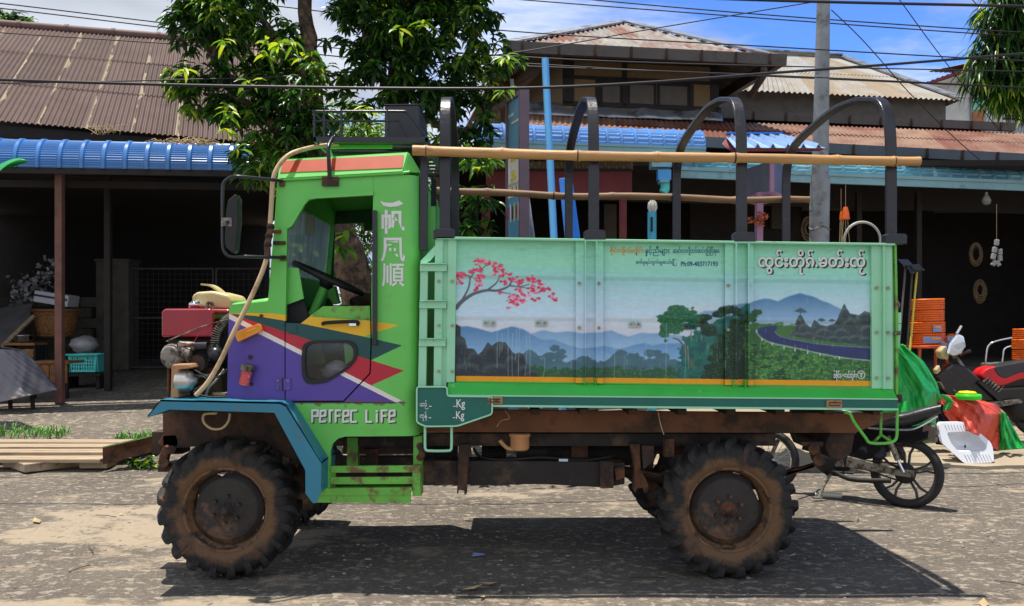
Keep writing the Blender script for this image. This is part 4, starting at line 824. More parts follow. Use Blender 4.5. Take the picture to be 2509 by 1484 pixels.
# ---- hose from bonnet over the cab roof
mb = MB(); hp = [(480, 968, 5.34), (510, 935, 5.33), (541, 882, 5.33), (572, 815, 5.34), (602, 755, 5.36), (628, 700, 5.38), (648, 650, 5.4), (657, 610, 5.42), (661, 560, 5.43), (665, 500, 5.44), (669, 440, 5.44), (683, 405, 5.46), (710, 378, 5.5), (750, 364, 5.6), (790, 357, 5.68), (830, 353, 5.72)]
mb.tube(cr(q3(*hp), 5), .0145, m_hose, 12); hs = mb.build('hose', TRK)
mb = MB(); mb.tube(cr(q3((664, 548, 5.42), (661, 570, 5.42), (657, 590, 5.42), (655, 604, 5.42), (656, 632, 5.41)), 4), [.019]*17, m_rust, 10)
for x, y in ((663, 556), (659, 578), (656, 600)): mb.lathe([(.02, -.012), (.024, 0), (.02, .012)], P(x, y, 5.42), (0, 0, 1), m_blackm, 10)
mb.build('hose_clamp', hs)
# ---- roof rack
mb = MB(); Ya, Yb = 5.62, 6.95; zr1 = 336
fr = [(767, 334), (1048, 336), (1048, 350), (767, 348)]
def rackY(x, y, Y): p = P(x, y, Ya); return Vector((p.x, Y, p.z))
mb.prism([rackY(*p, Ya) for p in fr], (0, .03, 0), m_black); mb.prism([rackY(*p, Yb) for p in fr], (0, .03, 0), m_black)
for x in (767, 1040): mb.prism([rackY(x, 334, Ya), rackY(x+8, 334, Ya), rackY(x+8, 348, Ya), rackY(x, 348, Ya)], (0, Yb-Ya, 0), m_black)
for k in range(9): Yk = Ya+.1+(Yb-Ya-.15)*k/8; mb.box(rackY(907, 343, Yk), (P(1040, 0, Ya).x-P(770, 0, Ya).x, .05, .012), m_black)
rack = mb.build('roof_rack', TRK, bevel=.003)
for Yk in (Ya+.015, Yb+.015):
    mb = MB(); mb.tube(cr([rackY(*p, Yk) for p in ((767, 281), (768, 274), (775, 271.5), (900, 271.5), (985, 271.5), (997, 275), (1020, 304), (1047, 338))], 3), .0085, m_black, 8)
    mb.tube(cr([rackY(*p, Yk) for p in ((767, 304), (769, 297), (776, 295.3), (900, 295.3), (968, 295.3), (977, 298), (998, 333))], 3), .0075, m_black, 8)
    for x in (769, 792.5, 835, 948): mb.cyl(rackY(x, 268, Yk), rackY(x, 336, Yk), .008, m_black, 8); mb.lathe([(.007, -.03), (.014, -.015), (.006, 0), (.014, .015), (.007, .03)], rackY(x, 308, Yk), (0, 0, 1), m_black, 8)
    mb.build('rack_rail', rack)
for y in (272,):
    mb = MB(); mb.cyl(rackY(768, y, Ya), rackY(768, y, Yb), .0075, m_black, 8); mb.build('rack_rail', rack)
mb = MB(); mb.prism([rackY(796, 350, 5.7), rackY(800, 350, 5.7), rackY(812, 384, 5.7), rackY(806, 392, 5.7)], (0, .02, 0), m_green); mb.rect(808, 352, 960, 362, 5.75, 5.78, m_green); mb.rect(800, 362, 1000, 376, 6.0, 6.6, m_blackm); mb.rect(985, 350, 1030, 380, 5.9, 6.5, m_blackm); mb.build('rack_support', rack)
mb = MB(); mb.tube(cr(q3((815, 337, 5.56), (808, 350, 5.5), (803.5, 364, 5.46), (805, 385, 5.46), (806, 410, 5.47), (807, 436, 5.48)), 4), .0125, m_black, 10); mb.rect(788, 432, 829, 455, YS-.022, YS-.006, m_rustd); mb.build('grab_bar', TRK, bevel=.002)

# ---- engine in front
m_bolt0 = M('tan_casting', (150, 128, 100), .7, .2, var=.25, dirt=(80, 60, 44), damt=.3, dscale=14)
EG = 5.75
def en(x, y, Y=EG): return P(x, y, Y)
mb = MB(); mb.plate([(395, 764), (402, 756), (515, 755.5), (522, 766), (522, 826), (395, 825)], 5.62, 6.35, m_red); mb.plate([(515, 756), (560, 757), (566, 768), (522, 768)], 5.66, 6.3, m_red); mb.build('water_hopper', TRK, bevel=.012, seg=3)
mb = MB(); mb.plate(rpoly([(469, 724), (480, 715), (520, 712), (560, 722), (571, 738), (566, 757), (475, 754), (469, 748)], 7), 5.85, 6.2, m_tank); tk = mb.build('fuel_tank', TRK, bevel=.02, seg=3)
mb = MB(); mb.bar(cr(q3((499, 697, 6.05), (520, 700, 6.05), (540, 713, 6.05), (556, 731, 6.05)), 5), (0, 1, 0), .12, .012, m_tank); mb.build('tank_strap', tk)
mb = MB(); mb.ball(en(478, 748, 5.8), (.05, .05, .028), m_chrome, 10, 6, .25); mb.cyl(en(478, 757, 5.8), en(478, 750, 5.8), .035, m_alu, 12); mb.tube(cr(q3((505, 755, 5.8), (510, 742, 5.8), (518, 742, 5.8), (522, 755, 5.8)), 4), .012, m_alu, 8); mb.build('filler_cap', TRK)
mb = MB(); mb.rect(410, 828, 520, 985, 5.7, 6.3, m_blackm); mb.rect(520, 770, 560, 985, 5.9, 6.3, m_blackm); mb.plate(rpoly([(425, 900), (540, 900), (545, 985), (420, 985)], 10), 5.62, 6.2, m_rustd); mb.rect(408, 868, 415, 960, 5.65, 5.8, m_rust); mb.build('engine_block', TRK, bevel=.02)
mb = MB(); mb.cyl(en(440, 846, 5.58), en(478, 848, 5.58), .028, m_alu, 16); mb.cyl(en(478, 848, 5.58), en(508, 847, 5.58), .026, m_black, 16); mb.cyl(en(436, 846, 5.58), en(440, 846, 5.58), .02, m_rust, 12); mb.build('starter_motor', TRK, bevel=.004)
mb = MB(); mb.lathe([(.0, -.04), (.06, -.04), (.078, -.02), (.08, .05), (.065, .08), (0, .09)], en(424, 872, 5.6), (.25, 1, 0), m_alu, 20); mb.cyl(en(450, 865, 5.58), en(470, 866, 5.58), .05, m_alu, 16); mb.rect(408, 850, 420, 900, 5.6, 5.66, m_rustd); mb.build('alternator', TRK, bevel=.004)
mb = MB(); mb.lathe([(0, -.03), (.13, -.03), (.16, -.01), (.16, .04), (.13, .05), (0, .05)], en(542, 840, 5.75), (.55, .85, 0), m_blackm, 28)
for k in range(24): a_ = R(118+k*4); c_ = en(585, 830, 5.62); mb.box(c_+Vector((math.cos(a_)*.20+.05, .0, math.sin(a_)*.20-.03)), (.05, .03, .006), m_alu, Matrix.Rotation(-a_, 3, 'Y'))
mb.lathe([(0, -.05), (.02, -.05), (.045, -.03), (.05, 0), (.045, .03), (0, .05)], en(528, 868, 5.58), (1, .2, 0), m_black, 16); mb.plate([(508, 846), (522, 846), (518, 884), (510, 884)], 5.6, 5.64, m_alu); mb.build('flywheel', TRK)
m_houses = M('rusty_lamp_housing', (176, 130, 88), .7, var=.2, scale=12, dirt=(110, 76, 50), damt=.3, dscale=12, bump=.2)
mb = MB(); mb.plate([(424, 892), (464, 891), (469, 902), (437, 905), (436, 962), (438, 974), (417, 977), (419, 900)], 5.42, 5.62, m_houses); hd = mb.build('headlamp', TRK, bevel=.008)
mb = MB(); mb.lathe([(.076, -.0), (.075, .012), (.074, .035), (.068, .065), (.052, .088), (.024, .10), (.014, .116), (.0, .116)], en(439, 933, 5.48), (1, -.1, 0), M('dull_chrome', (196, 190, 180), .34, .9, var=.2, scale=14), 28); mb.build('reflector_bowl', hd)
mb = MB(); mb.lathe([(.0, -.02), (.03, -.015), (.06, -.006), (.074, 0)], en(438, 933, 5.48), (1, -.1, 0), m_glass, 28); mb.build('lens', hd)
mb = MB(); mb.tube(cr(q3((484, 928, 5.48), (495, 922, 5.45), (506, 930, 5.44), (500, 942, 5.44), (478, 955, 5.44), (478, 962, 5.43), (500, 970, 5.42), (530, 973, 5.42), (556, 971, 5.45)), 5), .006, m_blackm, 6); mb.tube(cr(q3((440, 856, 5.55), (452, 870, 5.52), (465, 896, 5.5), (490, 914, 5.48), (520, 926, 5.48), (545, 916, 5.48), (556, 905, 5.5)), 5), .006, m_blackm, 6); mb.tube(cr(q3((408, 836, 5.58), (450, 818, 5.56), (500, 798, 5.56), (558, 782, 5.5)), 4), .004, m_alu, 6); mb.tube(cr(q3((440, 848, 5.55), (470, 842, 5.54), (490, 815, 5.54), (520, 790, 5.54)), 4), .0025, m_red, 5); mb.build('wiring', TRK)
mb = MB(); mb.tube(cr(q3((530, 1012, 5.45), (500, 1015, 5.5), (500, 1035, 5.5), (520, 1050, 5.5), (545, 1048, 5.5), (560, 1030, 5.5), (563, 1012, 5.5)), 5), .008, m_hose, 8); mb.build('fuel_line', TRK)
mb = MB(); mb.plate([(398, 975), (700, 985), (748, 1120), (700, 1120), (640, 1080), (400, 1100)], 5.75, 5.80, m_rustd); mb.rect(372, 1058, 446, 1112, 5.85, 6.0, m_rustd); mb.build('front_frame', TRK)
mb = MB(); mb.plate([(398, 1066), (431, 1064), (437, 1078), (436, 1092), (426, 1096), (403, 1096), (386, 1086)], 5.75, 5.9, m_rust); mb.bar(q3((415, 1095, 5.7), (405, 1112, 5.7), (400, 1134, 5.7)), (0, 1, 0), .05, .055, m_rust); mb.cyl(P(419, 1101, 5.62), P(419, 1101, 5.9), .028, m_rust, 12); mb.cyl(P(401, 1134, 5.62), P(401, 1134, 5.9), .03, m_rust, 12); mb.rect(385, 1142, 450, 1156, 5.7, 5.85, m_rustd); mb.build('spring_shackle', TRK, bevel=.005)

mb = MB(); mb.tube(cr(q3((1160, 1098, 5.9), (1180, 1120, 5.85), (1240, 1126, 5.82), (1330, 1120, 5.82), (1420, 1128, 5.84), (1500, 1118, 5.86)), 5), .009, m_blackm, 8); mb.tube(cr(q3((1060, 1100, 5.95), (1090, 1126, 5.9), (1118, 1110, 5.9)), 5), .008, m_blackm, 8); mb.build('brake_hose', TRK)
mb = MB(); mb.cyl(P(1180, 1112, 6.2), P(1240, 1112, 6.2), .06, m_chassis, 16); mb.build('air_tank', TRK, bevel=.006)
for q in ((1400, 1092, 1440, 1128), (1600, 1092, 1700, 1112)): mb = MB(); mb.rect(*q, 6.0, 6.1, m_rustd); mb.build('frame_bracket', TRK)
# more of the bare engine
mb = MB(); mb.tube(cr(q3((430, 900, 5.66), (450, 912, 5.6), (480, 905, 5.6), (505, 890, 5.62), (520, 895, 5.66)), 5), .012, m_rustd, 8); mb.tube(cr(q3((520, 832, 5.64), (534, 850, 5.6), (528, 880, 5.6), (538, 910, 5.62)), 5), .014, m_blackm, 8); mb.tube(cr(q3((548, 905, 5.56), (530, 930, 5.5), (512, 950, 5.5), (505, 968, 5.5)), 5), .008, m_alu, 6); mb.build('pipes', TRK)
mb = MB(); mb.lathe([(0, -.02), (.055, -.02), (.055, .02), (0, .02)], en(486, 890, 5.58), (.1, 1, 0), m_rustd, 20); mb.lathe([(.058, -.008), (.064, 0), (.058, .008)], en(486, 890, 5.56), (.1, 1, 0), m_blackm, 20)
mb.rect(470, 916, 520, 922, 5.55, 5.6, m_alu); mb.rect(520, 962, 554, 968, 5.5, 5.58, m_bolt0)
for k in range(4): mb.rect(526+k*8, 966, 530+k*8, 980, 5.5, 5.58, m_bolt0)
mb.build('pulley', TRK, bevel=.002)
# ---- wheels
def mud_rubber():
    m = M('muddy_tyre_rubber', (32, 31, 31), .8, var=.3, scale=14, bump=.35, bscale=45); t = m.node_tree; b = t.nodes['Principled BSDF']; cur = b.inputs['Base Color'].links[0].from_socket
    tc = N(t, 'ShaderNodeTexCoord'); s = N(t, 'ShaderNodeSeparateXYZ'); L(t, tc.outputs['Object'], s.inputs[0]); cbx = N(t, 'ShaderNodeCombineXYZ'); L(t, s.outputs[0], cbx.inputs[0]); L(t, s.outputs[2], cbx.inputs[1])
    ln = N(t, 'ShaderNodeVectorMath', operation='LENGTH'); L(t, cbx.outputs[0], ln.inputs[0]); nz = N(t, 'ShaderNodeTexNoise'); nz.inputs['Scale'].default_value = 9; nz.inputs['Detail'].default_value = 8; L(t, tc.outputs['Object'], nz.inputs['Vector'])
    ad = N(t, 'ShaderNodeMath', operation='MULTIPLY_ADD'); L(t, nz.outputs[0], ad.inputs[0]); ad.inputs[1].default_value = .22; L(t, ln.outputs['Value'], ad.inputs[2])
    r = N(t, 'ShaderNodeMapRange'); L(t, ad.outputs[0], r.inputs[0]); r.inputs[1].default_value = .40; r.inputs[2].default_value = .455; r.inputs[3].default_value = .8; r.inputs[4].default_value = 0.02
    mx = N(t, 'ShaderNodeMix', data_type='RGBA'); L(t, r.outputs[0], mx.inputs[0]); L(t, cur, mx.inputs[6]); mx.inputs[7].default_value = (*lin((112, 82, 54)), 1)
    # dried mud in the tread
    n2 = N(t, 'ShaderNodeTexNoise'); n2.inputs['Scale'].default_value = 7; n2.inputs['Detail'].default_value = 8; L(t, tc.outputs['Object'], n2.inputs['Vector']); r2 = N(t, 'ShaderNodeMapRange'); L(t, n2.outputs[0], r2.inputs[0]); r2.inputs[1].default_value = .60; r2.inputs[2].default_value = .72; r2.inputs[4].default_value = .5
    m2 = N(t, 'ShaderNodeMix', data_type='RGBA'); L(t, r2.outputs[0], m2.inputs[0]); L(t, mx.outputs[2], m2.inputs[6]); m2.inputs[7].default_value = (*lin((110, 80, 54)), 1); L(t, m2.outputs[2], b.inputs['Base Color']); return m
m_mudtyre = mud_rubber()
m_rim = M('muddy_rim', (112, 82, 56), .75, var=.25, scale=10, dirt=(48, 38, 32), damt=.35, dscale=9, bump=.3); m_disc = M('dark_wheel_disc', (46, 40, 37), .7, var=.25, scale=7, dirt=(104, 78, 58), damt=.25, dscale=6, bump=.3)
def wheel(c, lugs=21, deep=.0, rot=0., lugd=.03, seed=0, hole_a=2.8, mh=None):
    mh = mh or m_rust
    """c: centre of the near sidewall plane; the axle runs along +Y"""
    rnd = random.Random(seed); Wt = .255
    mb = MB(); prof = [(.247, .03), (.252, .012), (.262, .010), (.272, .02), (.268, .055), (.245, .085), (.225, .10), (.222, .15), (.245, .19), (.268, .21), (.272, .23), (.25, .235)]
    mb.lathe(prof, c, (0, 1, 0), m_rim, 56)
    dY_ = .030+deep; mb.lathe([(.0, dY_+.012), (.06, dY_+.012), (.10, dY_+.018), (.15, dY_+.03), (.19, dY_+.022), (.196, dY_+.03)], c, (0, 1, 0), m_disc, 48)
    def dsk(u, v):
        a0 = u*2*math.pi; gap = max(0, 1-abs(((a0-hole_a+math.pi) % (2*math.pi))-math.pi)/.34, .5-abs(((a0-hole_a+1.15+math.pi) % (2*math.pi))-math.pi)/.3); rr = .195+(.0305*(1-min(1, gap*1.6)))*v; return c+Vector((math.cos(a0)*rr, dY_+.03+.022*v, math.sin(a0)*rr))
    mb.grid(dsk, 96, 3, m_disc)
    rim = mb.build('wheel', TRK, origin=c)
    mb = MB(); prof = [(.258, .022), (.27, .008), (.30, -.006), (.345, -.010), (.380, .002), (.394, .022), (.400, .05), (.404, Wt/2), (.400, Wt-.05), (.394, Wt-.022), (.385, Wt-.004), (.345, Wt+.01), (.30, Wt+.006), (.27, Wt-.008), (.258, Wt-.022)]
    mb.lathe(prof, c, (0, 1, 0), m_mudtyre, 72)
    for k in range(lugs*2):
        wj = rnd.uniform(.82, 1.15); tj = rnd.uniform(-.02, .02); sgn = 1 if k % 2 == 0 else -1; th0 = rot+2*math.pi*(k/2)/lugs+(0 if sgn > 0 else math.pi/lugs)
        path = [(.345, -.006, 0, .030), (.378, -.013, .006, .042), (.408, -.006, .02, .050), (.428, .012, .045, .050), (.437, .038, .085, .044), (.440, .07, .14, .036), (.439, Wt/2+.01, .21, .030)]
        vs = []
        for r_, y_, dt, w_ in path:
            y_ = y_ if sgn > 0 else Wt-y_; th = th0+dt*-1; jr = rnd.uniform(-.005, .004); w_ = w_*wj; th += tj
            for q, rr_ in ((-1, r_-.05), (-.8, r_+jr), (.8, r_+jr), (1, r_-.05)):
                t_ = th+q*w_/2/.42; vs.append(c+Vector((math.cos(t_)*rr_, y_, math.sin(t_)*rr_)))
        fs = []
        for i in range(len(path)-1): fs += [[i*4+j, i*4+j+1, i*4+j+5, i*4+j+4] for j in range(3)]
        fs += [[0, 1, 2, 3], [27, 26, 25, 24]]
        mb.add(vs, fs, m_mudtyre)
    ty = mb.build('tyre', rim, origin=c, bevel=.010, seg=2)
    mb = MB(); mb.lathe([(0, dY_-.045), (.028, -.04+dY_), (.03, dY_-.02), (.045, dY_-.015), (.05, dY_+.012), (.06, dY_+.014)], c, (0, 1, 0), mh, 20)
    for k in range(6): a0 = .4+k*math.pi/3; mb.cyl(c+Vector((math.cos(a0)*.085, dY_-.012, math.sin(a0)*.085)), c+Vector((math.cos(a0)*.085, dY_+.02, math.sin(a0)*.085)), .0125, mh, 6)
    for k in range(7): a0 = k*.8976; mb.cyl(c+Vector((math.cos(a0)*.04, dY_-.026, math.sin(a0)*.04)), c+Vector((math.cos(a0)*.04, dY_, math.sin(a0)*.04)), .007, mh, 6)
    mb.build('hub', rim, origin=c)
wf_ = P(548, 1241, 5.49); wr_ = P(1789, 1245, 5.49); zc_ = .436
for c_, sd, rt, hl in ((wf_, 1, .05, 2.9), (wr_, 2, .12, .45)):
    wheel(Vector((c_.x, 5.5, zc_)), 21, .0, rt, seed=sd, hole_a=hl, mh=m_disc if sd == 1 else m_rust)
    wheel(Vector((c_.x, 6.98, zc_)), 20, .03, rt+.1, seed=sd+5)
# ---- chassis
mb = MB(); mb.rect(640, 1062, 1900, 1092, 5.86, 5.94, m_chassis); mb.build('frame_rail', TRK)
mb = MB(); p_ = P(640, 1062, 5.86); q_ = P(1900, 1092, 5.86); mb.box(((p_.x+q_.x)/2, 6.7, (p_.z+q_.z)/2), (q_.x-p_.x, .08, p_.z-q_.z), m_chassis); mb.build('frame_rail', TRK)
mb = MB(); mb.plate([(1030, 1003), (2110, 1012), (2210, 1012), (2095, 1060), (1030, 1058)], 5.75, 5.80, m_beam); mb.plate([(1030, 1003), (2150, 1012), (2095, 1062), (1030, 1058)], 6.9, 6.95, m_beam); mb.build('bed_beam', TRK)
mb = MB()
for x in range(1060, 2150, 120): mb.prism([P(x, 1002, 5.6), P(x+22, 1002, 5.6), P(x+22, 1016, 5.6), P(x, 1016, 5.6)], (0, 1.4, 0), m_rustd)
mb.build('cross_member', TRK)
mb = MB(); mb.plate([(1030, 1128), (1430, 1130), (1530, 1134), (1530, 1186), (1478, 1194), (1330, 1186), (1030, 1189)], 5.80, 5.98, m_chassis); mb.rect(1470, 1130, 1503, 1196, 5.74, 5.8, m_rust); mb.plate([(1503, 1146), (1530, 1142), (1531, 1170), (1510, 1178)], 5.76, 5.86, m_rust)
for x, y in ((1487, 1152), (1487, 1186)): mb.cyl(P(x, y, 5.73), P(x, y, 5.745), .01, m_blackm, 10)
mb.build('subframe', TRK, bevel=.006)
mb = MB(); mb.plate([(1030, 1095), (1120, 1095), (1120, 1128), (1030, 1128)], 6.3, 6.4, m_blackm); mb.build('cross_plate', TRK)
mb = MB(); mb.cyl(P(1265, 1106, 6.1), P(1340, 1106, 6.1), .075, m_blackm, 18); mb.cyl(P(1340, 1108, 6.2), P(1540, 1110, 6.2), .085, m_chassis, 18); mb.build('gearbox', TRK)
mb = MB(); mb.plate([(1123, 1088), (1149, 1088), (1147, 1140), (1143, 1210), (1137, 1212), (1137, 1202), (1124, 1200), (1121, 1212), (1119, 1207), (1122, 1140)], 5.74, 5.8, m_rustd); mb.build('hanger', TRK, bevel=.003)
mb = MB(); mb.plate([(1543, 1086), (1567, 1088), (1570, 1150), (1588, 1185), (1590, 1200), (1580, 1210), (1575, 1195), (1562, 1196), (1556, 1208), (1552, 1200), (1555, 1150)], 5.74, 5.82, m_rust); mb.plate([(1572, 1092), (1602, 1092), (1602, 1130), (1588, 1140), (1576, 1150)], 5.72, 5.78, m_rustd); mb.rect(1628, 1075, 1652, 1120, 5.7, 5.78, m_rust); mb.build('spring_hanger', TRK, bevel=.004)
mb = MB()
for k, (x0, x1) in enumerate(((1556, 2020), (1580, 1990), (1610, 1950), (1650, 1915))):
    pts = [P(x0+(x1-x0)*t, 1150+k*9+34*math.sin(math.pi*t)*1.0*(1 if True else 0)-20*t*t, 5.85) for t in np.linspace(0, 1, 16)]; mb.bar(pts, (0, 1, 0), .06, .016, m_rust)
mb.build('leaf_spring', TRK)
mb = MB(); mb.bar(q3((1994, 1102, 5.76), (1999, 1120, 5.76), (2012, 1135, 5.76)), (0, 1, 0), .04, .06, m_rust); mb.cyl(P(1994, 1100, 5.7), P(1994, 1100, 5.85), .036, m_rust, 14); mb.cyl(P(2006, 1127, 5.7), P(2006, 1127, 5.85), .036, m_rust, 14); mb.plate([(1960, 1083), (2018, 1083), (2016, 1094), (1968, 1092)], 5.74, 5.86, m_rustd); mb.build('spring_shackle', TRK, bevel=.004)
mb = MB(); mb.plate([(2040, 1048), (2095, 1060), (2086, 1110), (2062, 1128), (2030, 1120), (2018, 1090)], 5.85, 6.6, m_rustd); mb.build('rear_bracket', TRK, bevel=.01)
for xx, zz_ in ((wf_.x, .42), (wr_.x, .42)):
    mb = MB(); mb.cyl((xx, 5.6, zz_), (xx, 7.05, zz_), .07, m_rustd, 14); mb.ball((xx, 6.3, zz_), (.17, .16, .17), m_rustd, 16, 10); mb.build('axle', TRK)
mb = MB(); mb.cyl((P(1430, 0, 6.2).x, 6.25, .60), (wr_.x, 6.3, .45), .04, m_rustd, 12); mb.build('prop_shaft', TRK)
m_bowl = M('orange_brown_bowl', (196, 142, 96), .6, var=.15, dirt=(110, 76, 50), damt=.2); c_ = P(1273, 1070, 5.76)
mb = MB(); mb.lathe([(0, -.085), (.05, -.085), (.062, -.07), (.062, .0), (.07, .006), (.07, .022), (0, .022)], c_, (0, 0, 1), m_bowl, 20); mb.tube(cr([c_+Vector((-.03, -.02, -.075)), c_+Vector((-.08, -.02, -.07)), c_+Vector((-.13, -.02, -.02))], 4), .013, m_bowl, 8); mb.build('filter_bowl', TRK)
mb = MB(); mb.tube(cr(q3((1237, 1005, 5.6), (1248, 1024, 5.58), (1228, 1030, 5.58), (1217, 1045, 5.58)), 4), .003, m_hose, 5); mb.tube(cr(q3((1612, 1010, 5.6), (1618, 1040, 5.58), (1626, 1064, 5.58)), 4), .003, m_hose, 5); mb.build('loose_straw', TRK)
mb = MB(); mb.tube(cr(q3((1027, 1090, YS+.02), (1033, 1100, YS-.01), (1034, 1112, YS-.01), (1027, 1122, YS+.02)), 3), .022, m_rust, 8); mb.build('tow_eye', TRK)

# ================================================================== cargo bed with the painted landscape
exec_mural = True
# raster painter: x in 340..3352, y in 150..1195 (a flat sheet of paint, sampled per vertex)
X0m, X1m, Y0m, Y1m = 330.0, 3360.0, 150.0, 1195.0; SC = 1/3.6
Wm, Hm = int((X1m-X0m)*SC), int((Y1m-Y0m)*SC)
gx, gy = np.meshgrid(X0m+(np.arange(Wm)+.5)/SC, Y0m+(np.arange(Hm)+.5)/SC)
img = np.zeros((Hm, Wm, 3))
def fbm(sx, sy, oct=4, seed=0):
    r = np.random.default_rng(seed); o = np.zeros((Hm, Wm)); a = 1; tot = 0
    for k in range(oct):
        h, w = max(3, int(Hm/(sy*SC)*2**k)+2), max(3, int(Wm/(sx*SC)*2**k)+2); gr = r.random((h, w))
        yy = np.linspace(0, h-1.001, Hm); xx = np.linspace(0, w-1.001, Wm); yi, xi = yy.astype(int), xx.astype(int); fy, fx = (yy-yi)[:, None], (xx-xi)[None]
        fy = fy*fy*(3-2*fy); fx = fx*fx*(3-2*fx)
        o += a*((gr[yi][:, xi]*(1-fx)+gr[yi][:, xi+1]*fx)*(1-fy)+(gr[yi+1][:, xi]*(1-fx)+gr[yi+1][:, xi+1]*fx)*fy); tot += a; a *= .5
    return o/tot
def C3(c): return np.array(c, float)
def poly_mask(pts):
    pts = np.array(pts, float); ins = np.zeros((Hm, Wm), bool); j = len(pts)-1
    for i in range(len(pts)):
        (xi, yi), (xj, yj) = pts[i], pts[j]
        c = ((yi > gy) != (yj > gy)) & (gx < (xj-xi)*(gy-yi)/(yj-yi+1e-9)+xi); ins ^= c; j = i
    return ins.astype(float)
def put(mask, col, a=1.0):
    global img
    k = (mask*a)[..., None]; img = img*(1-k)+(col if isinstance(col, np.ndarray) and col.ndim == 3 else C3(col))*k
def vgrad(stops): ys_ = [s[0] for s in stops]; return np.stack([np.interp(gy, ys_, [s[1][k] for s in stops]) for k in range(3)], -1)
def blob(cx, cy, rx, ry, soft=.15, rough=None):
    d = np.sqrt(((gx-cx)/rx)**2+((gy-cy)/ry)**2)
    if rough is not None: d = d+(rough-.5)*.9
    return np.clip((1-d)/soft+.5, 0, 1)
def ridge(pts, bottom=1300): xs_, ys_ = zip(*pts); top = np.interp(gx, xs_, ys_)+(mid_-.5)*14; return np.clip((gy-top)/12+.5, 0, 1)*((gx >= xs_[0]) & (gx <= xs_[-1]) & (gy < bottom))
fine = fbm(26, 20, 4, 3); mid_ = fbm(90, 60, 4, 4); lum = fbm(45, 34, 3, 9); hi = fbm(11, 9, 2, 11)
def stroke(pts, w0, w1, col, a=1.0):
    pts = cr([(x, y, 0) for x, y in pts], 8); m = np.zeros((Hm, Wm)); n = len(pts)
    for i in range(n-1):
        p, q = pts[i], pts[i+1]; w = w0+(w1-w0)*i/n; vx, vy = q.x-p.x, q.y-p.y; L2 = vx*vx+vy*vy+1e-9
        t = np.clip(((gx-p.x)*vx+(gy-p.y)*vy)/L2, 0, 1); d = np.hypot(gx-p.x-t*vx, gy-p.y-t*vy); m = np.maximum(m, np.clip((w-d)/3+.5, 0, 1))
    put(m, col, a)
img = vgrad([(150, (150, 212, 178)), (330, (160, 216, 186)), (440, (168, 212, 206)), (560, (196, 224, 228)), (700, (214, 230, 238)), (800, (220, 228, 238)), (900, (196, 214, 230)), (1200, (170, 196, 216))])
cl = np.clip((fbm(420, 70, 5, 21)-.52)*5, 0, 1)*np.exp(-((gy-560)/130)**2)*np.exp(-((gx-1820)/420)**2); put(cl, (232, 218, 206), .75)
put(np.exp(-((gy-790)/50)**2), (222, 214, 210), .4)
def mount(pts, top, bot, y0, y1): put(ridge(pts), vgrad([(y0, top), (y1, bot)]))
mount([(880, 830), (985, 803), (1060, 818), (1150, 806), (1250, 822), (1360, 815), (1470, 800), (1590, 842), (1690, 815), (1800, 815), (1960, 830), (2100, 860)], (134, 166, 196), (172, 200, 222), 800, 930)
mount([(1220, 935), (1320, 922), (1420, 910), (1500, 930), (1560, 925), (1640, 900), (1710, 885), (1760, 905), (1830, 890), (1960, 888), (2150, 880)], (110, 148, 182), (150, 186, 214), 890, 1020)
mount([(330, 795), (420, 780), (520, 805), (600, 825), (680, 795), (740, 780), (830, 800), (900, 840), (960, 870), (1060, 875), (1150, 910), (1260, 935), (1400, 950), (1500, 990)], (92, 130, 164), (158, 190, 216), 785, 1010)
base = np.interp(gx, [330, 850, 1000, 1150, 1300, 1420, 1480, 1600, 1700, 1800, 1900, 2000], [1000, 985, 1010, 1025, 1000, 1020, 975, 985, 990, 985, 1000, 1020])+(lum-.5)*55
tr = np.clip((gy-base)/8+.5, 0, 1)
for bx, by, rx, ry in ((880, 985, 45, 30), (1055, 935, 38, 26), (1105, 960, 36, 24), (1020, 985, 44, 24), (1075, 990, 70, 28), (1270, 1010, 60, 28), (1540, 965, 46, 26), (1510, 985, 40, 24), (1620, 985, 50, 30), (1745, 965, 54, 28), (1800, 955, 36, 22), (1840, 985, 60, 28)): tr = np.maximum(tr, blob(bx, by, rx, ry, .2, lum))
put(tr*(gx < 2100), (76, 104, 112)); put(tr*np.clip((mid_-.45)*4, 0, 1), (92, 122, 126), .6)
fg = np.clip((gy-(1075+(lum-.5)*70))/8+.5, 0, 1)*(gx < 2200); put(fg, (44, 78, 54)); put(fg*np.clip((hi-.55)*6, 0, 1), (70, 112, 62), .8)
# boulders at the left
rk = poly_mask([(330, 765), (345, 770), (375, 785), (372, 850), (404, 872), (422, 940), (470, 945), (500, 985), (530, 960), (570, 895), (600, 920), (640, 890), (700, 896), (740, 952), (762, 980), (800, 966), (830, 980), (852, 1050), (900, 1080), (945, 1150), (945, 1200), (330, 1200)])
put(rk, (44, 50, 52))
for bx, by, rx, ry in ((362, 960, 55, 95), (590, 985, 45, 80), (680, 990, 55, 90), (800, 1030, 38, 60), (480, 1030, 55, 70), (420, 1110, 85, 60), (640, 1110, 110, 55), (740, 1050, 46, 50), (840, 1110, 60, 45), (890, 1130, 40, 30)):
    put(rk*blob(bx, by-8, rx, ry, .35), (70, 78, 76), .85); put(rk*blob(bx+6, by+ry*.25, rx*.95, ry*.8, .5), (36, 41, 44), .9)
put(rk*np.clip((hi-.6)*6, 0, 1), (96, 104, 100), .35)
